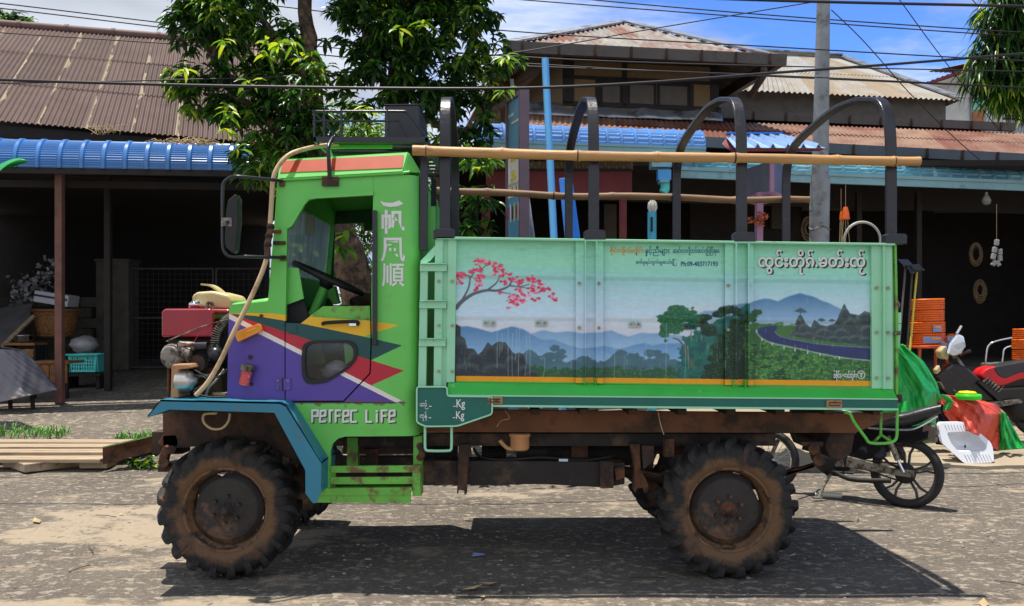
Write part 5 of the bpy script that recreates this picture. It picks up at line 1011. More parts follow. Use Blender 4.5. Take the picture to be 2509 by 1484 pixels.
# branch and blossom
for pts, a, b in (([(340, 650), (372, 612), (410, 582), (470, 545), (560, 520), (640, 520), (715, 492), (742, 455)], 16, 5), ([(640, 520), (700, 538), (738, 540)], 5, 2), ([(735, 484), (800, 490), (872, 472)], 6, 3), ([(385, 590), (428, 510), (440, 430), (405, 408)], 8, 3), ([(440, 430), (476, 394)], 5, 2), ([(575, 512), (630, 468), (652, 428)], 7, 3), ([(516, 372), (560, 338)], 5, 2), ([(518, 356), (505, 336)], 5, 2), ([(800, 492), (860, 500), (900, 500)], 4, 2)): stroke(pts, a, b, (92, 92, 96))
fr_ = np.random.default_rng(5)
for bx, by, rx, ry in ((505, 312, 52, 26), (590, 325, 42, 24), (650, 345, 44, 24), (380, 405, 44, 26), (360, 420, 30, 20), (485, 380, 62, 22), (660, 392, 84, 26), (500, 430, 48, 30), (362, 462, 32, 26), (500, 472, 36, 24), (485, 512, 15, 12), (780, 440, 56, 25), (685, 460, 38, 18), (800, 465, 36, 16), (890, 430, 50, 22), (930, 470, 48, 26), (1000, 505, 32, 20), (910, 515, 58, 26), (805, 512, 36, 14), (1025, 545, 24, 14), (1060, 578, 26, 12), (755, 580, 52, 36), (830, 570, 26, 42), (860, 545, 16, 16), (915, 570, 28, 20), (730, 645, 13, 9), (730, 552, 42, 14), (655, 535, 8, 6), (785, 624, 8, 6)):
    for k in range(max(3, int(rx*ry/75))):
        a, q = fr_.uniform(0, 6.28), fr_.random()**.5; s = fr_.uniform(6, 13)
        put(blob(bx+math.cos(a)*rx*q, by+math.sin(a)*ry*q, s*1.15, s*.8, .4), [(204, 62, 92), (222, 96, 122), (236, 156, 172), (190, 48, 78)][fr_.integers(4)], .9)
# right-hand mountain
OX = 1582.5
mount([(OX+490, 700), (OX+520, 670), (OX+560, 650), (OX+650, 640), (OX+705, 632), (OX+770, 607), (OX+870, 585), (OX+1000, 550), (OX+1040, 556), (OX+1090, 570), (OX+1170, 535), (OX+1250, 512), (OX+1330, 530), (OX+1450, 575), (OX+1560, 625), (OX+1700, 705), (OX+1800, 730)], (82, 122, 154), (178, 200, 218), 525, 745)
put(np.clip((gy-735)/30, 0, 1)*(gx > OX+600)*(gx < OX+1800)*(gy < 900), (176, 198, 214), .9)
# trees of the middle panel
tm = np.zeros((Hm, Wm))
for bx, by, rx, ry in ((1965, 655, 84, 30), (2030, 680, 60, 26), (1910, 690, 60, 26), (1880, 722, 92, 30), (1830, 735, 40, 22), (1960, 715, 80, 36), (2060, 720, 60, 40), (1870, 790, 52, 44), (1850, 830, 36, 40), (1930, 780, 60, 46), (1860, 880, 16, 16)): tm = np.maximum(tm, blob(bx, by-12, rx, ry, .15, lum))
bk_ = np.clip((gx-(1985+(lum-.5)*110-(gy-900)*.25))/12+.5, 0, 1)*np.clip((gy-(850-(gx-1985)*.55+(lum-.5)*60))/12+.5, 0, 1)*(gx < 2460)
put(bk_, (38, 92, 84)); put(bk_*np.clip((hi-.5)*5, 0, 1), (50, 116, 84), .7); put(bk_*np.clip((fbm(40, 30, 3, 39)-.54)*6, 0, 1), (24, 66, 66), .6)
put(tm, (34, 84, 58)); put(tm*np.clip((hi-.52)*6, 0, 1), (62, 124, 70), .8)
stroke([(2060, 1060), (2010, 960), (1985, 900), (1950, 860), (1915, 850)], 10, 4, (96, 90, 74)); stroke([(2000, 900), (2030, 850), (2050, 800)], 6, 3, (66, 84, 66))
tk_ = np.clip((gx-(2220-(gy-1000)*.38+(lum-.5)*120))/14+.5, 0, 1)*np.clip((gy-(690+(lum-.5)*130))/14+.5, 0, 1)*(gx < OX+865+(gy-800)*.02)
tk_ = np.maximum(tk_, np.clip((gx-(2130-(gy-1100)*.4+(lum-.5)*100))/14+.5, 0, 1)*(gy > 820)*(gx < OX+865))
for bx, by, rx, ry in ((2150, 708, 48, 24), (2120, 760, 50, 24), (2240, 690, 50, 26), (2310, 655, 60, 34), (2370, 670, 50, 36), (2170, 800, 60, 40)): tk_ = np.maximum(tk_, blob(bx, by-14, rx, ry, .15, lum))
put(tk_, (22, 46, 30)); put(tk_*np.clip((hi-.54)*7, 0, 1), (46, 84, 44), .8); put(tk_*np.clip((fbm(30, 20, 3, 37)-.56)*7, 0, 1), (12, 28, 20), .7); put(tk_*np.clip((gx-2330)/120, 0, 1)*np.clip((gy-820)/200, 0, 1), (12, 22, 18), .7)
# right panel: verge, road, rocks, bushes
vg = np.clip((gy-(735+(lum-.5)*40))/10+.5, 0, 1)*(gx > OX+855)*(gx < OX+1230)*(gy < 900); put(vg, (58, 96, 58)); put(vg*np.clip((hi-.55)*6, 0, 1), (84, 126, 66), .8)
for bx, by, rx, ry in ((OX+900, 695, 46, 18), (OX+935, 672, 40, 20), (OX+895, 720, 40, 24)): put(blob(bx, by-15, rx, ry, .2, lum), (40, 78, 44))
gr = np.clip((gx-(OX+850))/8, 0, 1)*(gy > 800-8); put(gr, (52, 92, 50))
dab = np.clip((fbm(20, 11, 3, 31)-.54)*8, 0, 1); put(gr*dab*(gy > 860), (92, 142, 70), .75); dk = np.clip((fbm(46, 30, 4, 33)-.52)*6, 0, 1); put(gr*dk*(gy > 880), (24, 52, 30), .8); dab2 = np.clip((fbm(14, 8, 2, 35)-.6)*9, 0, 1); put(gr*dab2*(gy > 870), (116, 164, 84), .7)
def sh(p): return [(OX+x, y-.0123*(OX+x-340)+0) for x, y in p]
rc = poly_mask(sh([(1040, 805), (1210, 800), (1222, 740), (1238, 706), (1258, 700), (1290, 760), (1330, 792), (1352, 735), (1400, 772), (1440, 782), (1500, 765), (1535, 700), (1560, 640), (1574, 617), (1590, 650), (1615, 690), (1680, 702), (1720, 672), (1775, 690), (1775, 935), (1500, 895), (1180, 860)])); put(rc, (66, 76, 74))
for bx, by, rx, ry in ((1240, 775, 28, 55), (1275, 800, 30, 44), (1360, 785, 30, 34), (1425, 830, 56, 30), (1480, 790, 44, 24), (1610, 780, 52, 60), (1570, 690, 26, 50), (1720, 720, 50, 48), (1740, 820, 50, 48), (1550, 830, 46, 30), (1310, 850, 40, 24), (1390, 870, 46, 20), (1490, 875, 44, 20), (1580, 880, 44, 24), (1660, 875, 56, 28), (1730, 885, 44, 24), (1240, 850, 44, 18)):
    x_, y_ = OX+bx, by-.0123*(OX+bx-340); put(rc*blob(x_, y_, rx, ry, .4), (100, 114, 110), .8); put(rc*blob(x_+4, y_+ry*.3, rx*.95, ry*.8, .5), (52, 62, 62), .85)
put(rc*np.clip((hi-.6)*5, 0, 1), (34, 42, 42), .5)
for pp in ([(1208, 676), (1232, 658), (1256, 648), (1284, 662), (1308, 682)], [(1372, 740), (1400, 722), (1440, 740)], [(1450, 742), (1480, 728), (1510, 742)], [(1325, 790), (1350, 770), (1375, 792)]): put(poly_mask(sh(pp+[((pp[0][0]+pp[-1][0])/2, pp[0][1]+10)])), (66, 96, 96))
stroke(sh([(1257, 680), (1257, 704)]), 3, 3, (70, 84, 80))
vg2 = poly_mask(sh([(1075, 815), (1110, 795), (1215, 805), (1180, 850), (1300, 875), (1500, 905), (1775, 930), (1775, 912), (1775, 945), (1450, 915), (1250, 885), (1110, 852)])); put(vg2, (70, 106, 56))
rdm = poly_mask(sh([(938, 822), (950, 800), (985, 788), (1050, 778), (1092, 782), (1088, 796), (1068, 818), (1080, 838), (1112, 852), (1250, 884), (1450, 914), (1775, 936), (1775, 1026), (1650, 1018), (1550, 1004), (1400, 975), (1250, 942), (1050, 900), (975, 860)])); put(rdm, (46, 54, 88)); put(rdm*np.clip((mid_-.5)*3, 0, 1), (60, 68, 104), .5)
stroke(sh([(936, 826), (972, 868), (1050, 906), (1250, 948), (1400, 982), (1550, 1010), (1775, 1034)]), 4, 4, (196, 206, 204), .7); stroke(sh([(1070, 822), (1112, 856), (1250, 888), (1450, 918), (1775, 940)]), 3, 3, (170, 184, 176), .6)
for x, y in ((938, 812), (975, 872), (1050, 905), (1136, 930), (1216, 948), (1308, 966), (1398, 982), (1538, 1006)): stroke(sh([(x, y), (x, y+14)]), 4, 4, (226, 226, 220))
stroke(sh([(1100, 765), (1230, 778)]), 2, 2, (190, 204, 204), .7)
# dried white runs and grime
for x, y0, y1 in ((640, 800, 1080), (655, 900, 1000), (670, 830, 960), (718, 800, 1170), (752, 830, 1150), (778, 800, 1020), (800, 790, 1190), (850, 800, 1140), (872, 820, 1150), (980, 1000, 1150), (1180, 880, 1075), (1485, 900, 1180), (1720, 890, 1000), (1866, 740, 1185), (2002, 890, 1150), (2020, 900, 1070)): stroke([(x, y0), (x+fr_.uniform(-6, 6), (y0+y1)/2), (x+fr_.uniform(-10, 10), y1)], 2.6, 2.0, (196, 206, 206), .5)
grime = np.clip((fbm(160, 30, 5, 41)-.62)*6, 0, 1)*np.clip((420-gy)/200, 0, 1); put(grime, (124, 150, 120), .3)
put(np.clip((gy-1143)/5+.5, 0, 1)*(gx > 0), (230, 156, 26)); put(np.clip((gy-1180)/5+.5, 0, 1), (62, 168, 70))
brush = fbm(70, 7, 3, 61); img = img*(.955+.07*fine[..., None]+.025*(brush[..., None]-.5)*2); scr = np.clip((fbm(9, 60, 3, 71)-.70)*9, 0, 1)*np.clip((fbm(300, 200, 2, 72)-.45)*4, 0, 1); put(scr, (214, 216, 206), .35); img = 255*np.clip(img/255, 0, 1)**.93; gl_ = img.mean(-1, keepdims=True); img = np.clip(gl_+(img-gl_)*1.28+np.array([-3, 0, 4.0]), 0, 255); imgl = np.where(img/255 <= .04045, img/255/12.92, ((img/255+.055)/1.055)**2.4)
# grid of painted sheet metal: panels pressed with two ribs, posts painted over
m_mural = bpy.data.materials.new('painted_landscape'); m_mural.use_nodes = True; t_ = m_mural.node_tree; b_ = t_.nodes['Principled BSDF']; b_.inputs['Roughness'].default_value = .45
at_ = N(t_, 'ShaderNodeAttribute'); at_.attribute_name = 'paint'; L(t_, at_.outputs['Color'], b_.inputs['Base Color'])
tc_ = N(t_, 'ShaderNodeTexCoord'); nz_ = N(t_, 'ShaderNodeTexNoise'); nz_.inputs['Scale'].default_value = 6; nz_.inputs['Detail'].default_value = 6; L(t_, tc_.outputs['Object'], nz_.inputs['Vector']); bp_ = N(t_, 'ShaderNodeBump'); bp_.inputs['Strength'].default_value = .12; bp_.inputs['Distance'].default_value = .02; L(t_, nz_.outputs[0], bp_.inputs['Height']); L(t_, bp_.outputs[0], b_.inputs['Normal'])
def tod(xa_, ya_): return 1002.2+xa_*.3377, 534.5+(ya_+.0123*(xa_-340))*.3377
def painted(name, xa0, xa1, ya0, ya1, Yf, parent, res=1.0, thick=None):
    nx_, ny_ = max(1, int((xa1-xa0)*SC*res)), max(1, int((ya1-ya0)*SC*res))
    xa = np.linspace(xa0, xa1, nx_+1); ya = np.linspace(ya0, ya1, ny_+1); A, B = np.meshgrid(xa, ya)
    Yg = Yf(A, B); px = 1002.2+A*.3377; py = 534.5+(B+.0123*(A-340))*.3377
    Yn = YS     # outline laid out on the bed plane; relief moves along Y only
    org = ORG[parent]; co = np.stack([(px-CX)*Yn/F-org.x, Yg-org.y, EYE-(py-HY)*Yn/F-org.z], -1).reshape(-1, 3).astype('f')
    idx = np.arange((nx_+1)*(ny_+1)).reshape(ny_+1, nx_+1); fa = np.stack([idx[1:, :-1], idx[1:, 1:], idx[:-1, 1:], idx[:-1, :-1]], -1).reshape(-1, 4)
    me = bpy.data.meshes.new(name); me.vertices.add(len(co)); me.vertices.foreach_set('co', co.ravel()); me.loops.add(fa.size); me.loops.foreach_set('vertex_index', fa.ravel().astype('i')); me.polygons.add(len(fa)); me.polygons.foreach_set('loop_start', np.arange(0, fa.size, 4, dtype='i')); me.polygons.foreach_set('loop_total', np.full(len(fa), 4, 'i')); me.update(calc_edges=True); me.validate()
    ca = me.color_attributes.new('paint', 'FLOAT_COLOR', 'POINT'); iy = np.clip(((B-Y0m)*SC-.5), 0, Hm-1.001); ix = np.clip(((A-X0m)*SC-.5), 0, Wm-1.001); i0, j0 = iy.astype(int), ix.astype(int); fy, fx = (iy-i0)[..., None], (ix-j0)[..., None]
    cc_ = (imgl[i0, j0]*(1-fx)+imgl[i0, np.minimum(j0+1, Wm-1)]*fx)*(1-fy)+(imgl[np.minimum(i0+1, Hm-1), j0]*(1-fx)+imgl[np.minimum(i0+1, Hm-1), np.minimum(j0+1, Wm-1)]*fx)*fy
    ca.data.foreach_set('color', np.concatenate([cc_.reshape(-1, 3), np.ones((cc_.shape[0]*cc_.shape[1], 1))], 1).astype('f').ravel())
    me.materials.append(m_mural); me.polygons.foreach_set('use_smooth', np.ones(len(fa), bool))
    o = bpy.data.objects.new(name, me); sc.collection.objects.link(o); o.parent = parent; ORG[o] = org
    so_ = o.modifiers.new('solid', 'SOLIDIFY'); so_.thickness = .006; so_.offset = -1
    return o
def relief(A, B):     # two pressed ribs along the sheet
    d = np.zeros_like(A)
    for y0, y1 in ((380, 440), (677, 738)): d += .010*np.clip((B-y0)/5, 0, 1)*np.clip((y1-B)/28, 0, 1)
    return YS-d
def paintpanel(xa0, xa1): return painted('side_panel', xa0, xa1, 156, 1192, relief, TRK)
pn = [paintpanel(338, 1240), paintpanel(1240, 2310), paintpanel(2310, 3356)]
def flat(Y): return lambda A, B: np.full_like(A, Y)
for a, b in ((1205, 1265), (1355, 1405), (2283, 2345), (2448, 2488)): painted('post_flange', a, b, 158, 1185, flat(YS-.028), TRK)
for a, b in ((1265, 1276), (1345, 1355), (2345, 2358), (2434, 2447)):
    painted('post_web', a, b, 158, 1150, flat(YS-.075), TRK)
    x0, y0 = tod(a, 1150); x1, _ = tod(b, 1150); _, y1 = tod(b, 1262); mb = MB(); mb.prism(q3((x0, y0, YS-.05), (x1, y0, YS-.05), ((x0+x1)/2+1, y1, YS-.022), ((x0+x1)/2, y1, YS-.022)), (0, .04, 0), m_bedgreen); mb.build('gusset', TRK)
# plain framing of the near side
mb = MB(); mb.plate([(1068, 579), (2193, 595.5), (2193, 601), (1068, 585)], YS-.06, YS+.03, m_mint); mb.build('top_rim', TRK, bevel=.003)
def by(x, y): return y+.0152*(x-1117)
mb = MB(); mb.plate([(1098, 585), (1118, 586), (1113, 936), (1093, 936)], YS-.03, YS+.0, m_mint); mb.plate([(1085, 586), (1098, 586), (1093, 945), (1080, 945)], YS-.012, YS+.0, m_mint); mb.build('corner_post', TRK)
mb = MB(); mb.plate([(1066, 585), (1085, 585), (1081, 945), (1062, 945)], YS-.03, YS+.03, m_mint); mb.build('ladder_post', TRK)
mb = MB(); mb.plate([(1030, 640), (1048, 640), (1043, 948), (1024, 948)], YS-.03, YS+.03, m_mint); mb.plate([(1029, 640), (1066, 601), (1066, 624), (1052, 640)], YS-.03, YS+.03, m_mint); mb.build('ladder_post', TRK)
for y in (644, 735, 828):
    mb = MB(); mb.plate([(1029-(y-644)*.015, y), (1095-(y-644)*.015, y), (1094-(y-644)*.015, y+20), (1028-(y-644)*.015, y+20)], YS-.045, YS-.03, m_mint); mb.plate([(1029-(y-644)*.015, y), (1095-(y-644)*.015, y), (1095-(y-644)*.015, y+2.5), (1029-(y-644)*.015, y+2.5)], YS-.07, YS-.045, m_mint); mb.build('rung', TRK, bevel=.002)
mb = MB(); mb.plate([(2134, 600), (2163, 601), (2164, 952), (2136, 951)], YS-.026, YS, m_mint); mb.plate([(2166, 601), (2185, 601), (2187, 953), (2167, 952)], YS-.026, YS, m_mint); mb.plate([(2163, 601), (2167, 601), (2168, 953), (2164, 953)], YS-.05, YS, m_mint); mb.plate([(2185, 601), (2196, 601), (2199, 955), (2187, 955)], YS-.01, YS+.0, m_mint); mb.build('corner_post', TRK)
mb = MB(); mb.plate([(2191, 583), (2196, 583), (2200, 760), (2201, 1006), (2195, 1006), (2194, 760)], YS-.04, YS+.06, m_greend); mb.build('edge_rail', TRK, bevel=.003)
mb = MB(); mb.rect(2196, 765, 2208, 792, YS-.03, YS+.01, m_mint); mb.plate([(2198, 792), (2208, 794), (2203, 850), (2197, 858)], YS-.03, YS, m_mint); mb.cyl(P(2190, 817, YS-.04), P(2206, 815, YS-.04), .012, m_alu, 10); mb.tube(q3((2194, 735, YS-.03), (2202, 745, YS-.03), (2197, 760, YS-.03)), .01, m_alu, 8); mb.build('latch', TRK, bevel=.003)
# rivets, lashing plates
m_bolt = M('weathered_bolt', (160, 150, 120), .6, .3, var=.2)
mb = MB()
for x, y0 in ((1075, 0), (1108, 0), (1419, 0), (1467, 0), (1784, 0), (1834, 0), (2148, 0), (2176, 0)):
    for y in (688, 797, 909):
        if x in (1419, 1467, 1784, 1834) and y == 909: continue
        yy = y+.0152*(x-1075); mb.cyl(P(x, yy, YS-.04), P(x, yy, YS-.018), .010, m_bolt, 8)
mb.build('bolts', TRK)
m_lash = M('pale_lash_plate', (186, 206, 206), .5, var=.1, dirt=(140, 120, 100), damt=.2, dscale=30)
for x, y in ((1199, 791), (1326, 791), (1555, 794), (1691, 799)):
    mb = MB(); mt_ = m_lash if x < 1600 else m_band; mb.plate(rpoly([(x-16, y-8), (x+16, y-8), (x+16, y+8), (x-16, y+8)], 4), YS-.012, YS, mt_)
    for dx_ in (-9, 9): mb.cyl(P(x+dx_, y, YS-.02), P(x+dx_, y, YS-.01), .010, m_bolt if x < 1600 else m_rustd, 8)
    mb.tube(cr(q3((x-3, y-9, YS-.02), (x+2, y-4, YS-.03), (x+3, y+5, YS-.02)), 4), .006, mt_, 6); mb.build('lashing_plate', TRK, bevel=.002)
# flared green sill, dark green band and left apron
mb = MB(); sl_ = [P(1097, 936, YS-.022), P(2188, 953, YS-.022), P(2199, 978, YS-.085), P(1095, 968.5, YS-.085)]; mb.prism(sl_, (0, .02, 0), m_bedgreen); mb.build('sill', TRK, bevel=.002)
YB = YS-.085
mb = MB(); mb.plate([(1095, 970), (2199, 979), (2199, 1000), (1207, 992), (1095, 989)], YB, YB+.05, m_band); mb.plate([(1206, 991.5), (2200, 1000), (2200, 1005), (1206, 996.5)], YB-.006, YB+.06, m_mint); mb.plate([(1095, 966.5), (2199, 976), (2199, 979), (1095, 970)], YB-.006, YB+.02, m_mint); mb.build('lower_band', TRK)
apr = rpoly([(1021, 947), (1095, 947), (1096, 970), (1206, 971), (1205, 1014), (1120, 1043), (1042, 1044), (1021, 1034)], 7, 3)
mb = MB(); mb.plate(apr, YB-.004, YB+.045, m_band); ap_ = mb.build('load_plate', TRK)
mb = MB(); pts = [P(x, y, YB-.006) for x, y in apr]; mb.bar(pts, (0, 1, 0), .02, .009, m_mint, closed=True); mb.build('plate_edge', ap_)
for body, x0, y0, x1, y1 in (('Kg', 1118, 978, 1139, 1004), ('Kg', 1117, 1007, 1137, 1032), ('ယာဉ်', 1028, 980, 1049, 1002), ('ကုန်', 1028, 1008, 1046, 1031)): text(body, x0, y0, x1, y1, YB-.007, m_letter, ap_, 'lettering', bold=.012)
mb = MB()
for x, y in ((1051, 994), (1110, 994), (1050, 1022), (1109, 1022)): mb.rect(x, y, x+6, y+2, YB-.008, YB-.005, m_letter)
mb.build('dashes', ap_)
for x0, x1, y in ((1194, 1231, 981), (2025, 2063, 989.5)):
    mb = MB(); mb.plate(rpoly([(x0, y-9), (x1, y-9), (x1, y+9), (x0, y+9)], 3), YB-.016, YB-.001, m_houses); rf = mb.build('side_reflector', TRK, bevel=.003)
    mb = MB()
    for i in range(7):
        for j in (-3.4, 3.4): mb.cyl(P(x0+7+i*(x1-x0-14)/6, y+j, YB-.02), P(x0+7+i*(x1-x0-14)/6, y+j, YB-.014), .0045, m_rust, 6)
    mb.build('studs', rf)
mb = MB(); mb.tube(cr(q3((1041, 1043, YB+.02), (1041, 1090, YB+.02), (1043, 1101, YB+.02), (1052, 1104, YB+.02), (1095, 1104, YB+.02), (1104, 1101, YB+.02), (1106, 1090, YB+.02), (1106, 1043, YB+.02)), 3), .0085, m_mint, 8); mb.build('step_loop', TRK)
m_bgt = M('bright_green_bar', (98, 190, 70), .45, var=.12, dirt=(130, 90, 60), damt=.15, dscale=20)
mb = MB(); mb.tube(cr(q3((2068, 1009, YB+.02), (2082, 1014, YB+.02), (2092, 1034, YB+.02), (2120, 1072, YB+.02), (2130, 1084, YB+.02), (2160, 1086, YB+.02), (2186, 1082, YB+.02), (2196, 1070, YB+.02), (2197, 1040, YB+.02), (2198, 1000, YB+.02)), 4), .0095, m_bgt, 8); mb.tube(q3((2158, 1008, YB+.1), (2157, 1066, YB+.1), (2140, 1082, YB+.04)), .009, m_greend, 8); mb.tube(q3((2157, 1064, YB+.1), (2180, 1080, YB+.04)), .009, m_greend, 8); mb.build('rear_guard', TRK)
# bed body: floor, far side, headboard, tailboard
zt_, zb_ = P(0, 590, YS).z, P(0, 975, YS).z; xl, xr = P(1090, 0, YS).x, P(2193, 0, YS).x; YBF = 7.4
m_bedin = M('faded_green_inside', (110, 150, 120), .7, var=.15, dirt=(100, 70, 46), damt=.35)
mb = MB(); mb.box(((xl+xr)/2, (YS+YBF)/2-.02, zb_-.0), (xr-xl+.04, YBF-YS+.06, .05), m_rustd); mb.build('bed_floor', TRK)
mb = MB(); mb.box(((xl+xr)/2, YBF, (zt_+zb_)/2-.01), (xr-xl, .03, zt_-zb_), m_bedin); mb.build('far_side_panel', TRK)
mb = MB(); mb.box((xl+.02, (YS+YBF)/2, (zt_+zb_)/2), (.03, YBF-YS-.06, zt_-zb_), m_bedin); mb.build('headboard', TRK)
mb = MB(); mb.box((xr-.0, (YS+YBF)/2, (zt_+zb_)/2-.02), (.03, YBF-YS-.13, zt_-zb_), m_mint); mb.build('tailboard', TRK)
# writing on the bed side
text('ၸွင်းတိုၵ်.ၶတ်းၸႂ်', 1861, 614, 2123, 676, YS-.003, m_shadow, pn[2], 'letter_shadow', bold=.018)
text('ၸွင်းတိုၵ်.ၶတ်းၸႂ်', 1857, 611, 2119, 673, YS-.0065, m_letter, pn[2], 'lettering', bold=.02)
text('စိုင်းအိုက်လှိုင်း', 1494, 604, 1577, 625, YS-.003, m_letorange, pn[1], 'lettering', bold=.02)
text('နှင့်ညီများ', 1580, 603, 1640, 627, YS-.003, m_letblue, pn[1], 'lettering', bold=.012)
text('ဆော်လာဂျီတပ်ဆင်ပြုပြင်ရေး', 1648, 604, 1762, 626, YS-.003, m_letblue, pn[1], 'lettering', bold=.012)
text('စက်မှုရပ်ကွက်၊မူဆယ်မြို့', 1558, 634, 1657, 651, YS-.003, m_letblue, pn[1], 'lettering', bold=.01)
text('Ph:09-403717193', 1668, 640, 1758, 652, YS-.003, m_letblue, pn[1], 'lettering', bold=.02)
text('ဒီဇိုင်း-မောင်ထွန်း', 2041, 907, 2098, 934, YS-.004, m_letter, pn[2], 'lettering', bold=.03)
text('T', 2104, 913, 2114, 924, YS-.004, m_letter, pn[2], 'lettering', bold=.04)
mb = MB(); mb.tube([P(2109+9*math.cos(a_), 918+9.5*math.sin(a_), YS-.003) for a_ in np.linspace(0, 6.283, 20)[:-1]], .003, m_letter, 5, closed=True); mb.build('lettering', pn[2])
# hoops
for xn, xf, yn in ((1090, 1115, 580), (1454, 1393, 583), (1816, 1657, 588), (2182, 1925, 592)):
    Xn = (xn-CX)*5.52/F; Xf = (xf-CX)*7.36/F; zb0 = P(0, yn, 5.52).z-.02; zt = 3.11
    prof = [(5.52, zb0), (5.52, 2.3), (5.52, 2.62), (5.53, 2.78), (5.57, 2.92), (5.66, 3.01), (5.82, 3.06), (6.0, 3.10), (6.36, 3.125), (6.82, 3.085), (7.1, 3.04), (7.25, 2.985), (7.32, 2.9), (7.355, 2.75), (7.36, 2.3), (7.36, zb0)]
    pts = cr([(Xn+(Xf-Xn)*(y-5.52)/1.84, y, z) for y, z in prof], 5); mb = MB(); mb.bar(pts, (1, 0, 0), .066, .03, m_black); hp_ = mb.build('hoop', TRK, bevel=.005)
    c_ = P(xn, 0, 5.44); zq = P(0, yn, 5.44).z
    for Yq, Xq in ((5.46, Xn), (7.42, Xf)):
        mb = MB(); k_ = .066; mb.prism([(Xq-k_, Yq-.02, zq-.012), (Xq+k_, Yq-.02, zq-.012), (Xq+k_, Yq-.02, zq+.04), (Xq+k_-.015, Yq-.02, zq+.05), (Xq-k_+.015, Yq-.02, zq+.05), (Xq-k_, Yq-.02, zq+.04)], (0, .07, 0), m_black); mb.build('hoop_bracket', hp_, bevel=.003)
mb = MB(); mb.plate([(1030, 385), (1047, 385), (1045, 612), (1027, 612)], YS+.06, YS+.12, m_black); mb.build('front_stanchion', TRK)
mb = MB(); mb.plate([(1056, 430), (1068, 440), (1066, 600), (1054, 600)], YS+.5, YS+.56, m_blackm); mb.build('front_stanchion', TRK)
mb = MB(); mb.plate([(1050, 505), (1066, 505), (1066, 600), (1050, 625)], YS+.2, YS+.25, m_green); mb.build('cab_rear_post', TRK)
# ================================================================== trees
def leaves(name, parent, pos, dirs, length, width, mats, wts, droop=.5, seed=1):
    """one mesh of many separate folded, drooping leaves; pos/dirs: (n,3) arrays"""
    r = np.random.default_rng(seed); n = len(pos); d = dirs/np.linalg.norm(dirs, axis=1, keepdims=True)
    Lg = length*r.uniform(.7, 1.25, (n, 1)); W = width*r.uniform(.75, 1.2, (n, 1))
    side = np.cross(d, np.array([0, 0, 1.])+r.normal(0, .35, (n, 3))); side /= np.linalg.norm(side, axis=1, keepdims=True)+1e-9
    nrm = np.cross(side, d)
    g = np.array([0, 0, -1.])
    c0 = pos; c1 = pos+d*Lg*.35+g*Lg*droop*.06; c2 = pos+d*Lg*.7+g*Lg*droop*.26; tip = pos+d*Lg*.98+g*Lg*droop*.6
    up = nrm*W*.22
    v = np.stack([c0, c1+side*W*.42+up, c1, c1-side*W*.42+up, c2+side*W*.36+up, c2, c2-side*W*.36+up, tip], 1)
    org = ORG[parent]; v = (v-np.array(org)).reshape(-1, 3).astype('f')
    q = np.array([(0, 2, 1, 1), (0, 3, 2, 2), (1, 2, 5, 4), (2, 3, 6, 5), (4, 5, 7, 7), (5, 6, 7, 7)])
    fs = []; b = np.arange(n)[:, None]*8
    tri = np.array([(0, 2, 1), (0, 3, 2), (4, 5, 7), (5, 6, 7)]); quad = np.array([(1, 2, 5, 4), (2, 3, 6, 5)])
    T_ = (b[:, :, None]+tri[None]).reshape(-1, 3); Q_ = (b[:, :, None]+quad[None]).reshape(-1, 4)
    me = bpy.data.meshes.new(name); me.vertices.add(len(v)); me.vertices.foreach_set('co', v.ravel())
    li = np.concatenate([T_.ravel(), Q_.ravel()]).astype('i'); me.loops.add(len(li)); me.loops.foreach_set('vertex_index', li)
    tot = np.concatenate([np.full(len(T_), 3), np.full(len(Q_), 4)]).astype('i'); st = np.concatenate([[0], np.cumsum(tot)[:-1]]).astype('i')
    me.polygons.add(len(tot)); me.polygons.foreach_set('loop_start', st); me.polygons.foreach_set('loop_total', tot)
    mi = r.choice(len(mats), n, p=wts) if not callable(wts) else wts(pos, r)
    me.polygons.foreach_set('material_index', np.concatenate([np.repeat(mi, 4), np.repeat(mi, 2)]).astype('i'))
    me.update(calc_edges=True)
    for m in mats: me.materials.append(m)
    o = bpy.data.objects.new(name, me); sc.collection.objects.link(o); o.parent = parent; ORG[o] = org; return o
def rosettes(centers, k, seed=1, spread=1.0, down=-.35):
    r = np.random.default_rng(seed); P_, D_ = [], []
    for c, o in centers:
        c = np.array(c); o = np.array(o); m = r.integers(k-2, k+3)
        for i in range(m):
            a = 2*math.pi*i/m+r.uniform(-.4, .4); d = np.array([math.cos(a), math.sin(a), r.uniform(down-.5, down+.6)])*spread+o*.5+r.normal(0, .15, 3)
            P_.append(c+r.normal(0, .018, 3)); D_.append(d)
    return np.array(P_), np.array(D_)
def crown_centers(blobs, Y, dy, n, seed, lo=.35):
    """twig ends through ellipsoids measured on the picture: (x, y, radius px)"""
    r = np.random.default_rng(seed); out = []; wt = np.array([b[2]**2 for b in blobs], float); wt /= wt.sum()
    for i in range(n):
        b = blobs[r.choice(len(blobs), p=wt)]; c = P(b[0], b[1], Y+(b[3] if len(b) > 3 else 0)); R_ = b[2]*Y/F
        d = r.normal(0, 1, 3); d /= np.linalg.norm(d); rad = r.uniform(lo, 1.0)**.6
        p = np.array(c)+d*np.array([R_, R_*dy, R_])*rad; out.append((p, d*np.array([1, 1, .6])))
    return out
YT = 10.2
TR = thing('leafy_tree', 'large-leaved tree with two rough trunks rising behind the truck cab', 'tree', (0-1.6, YT, 0))
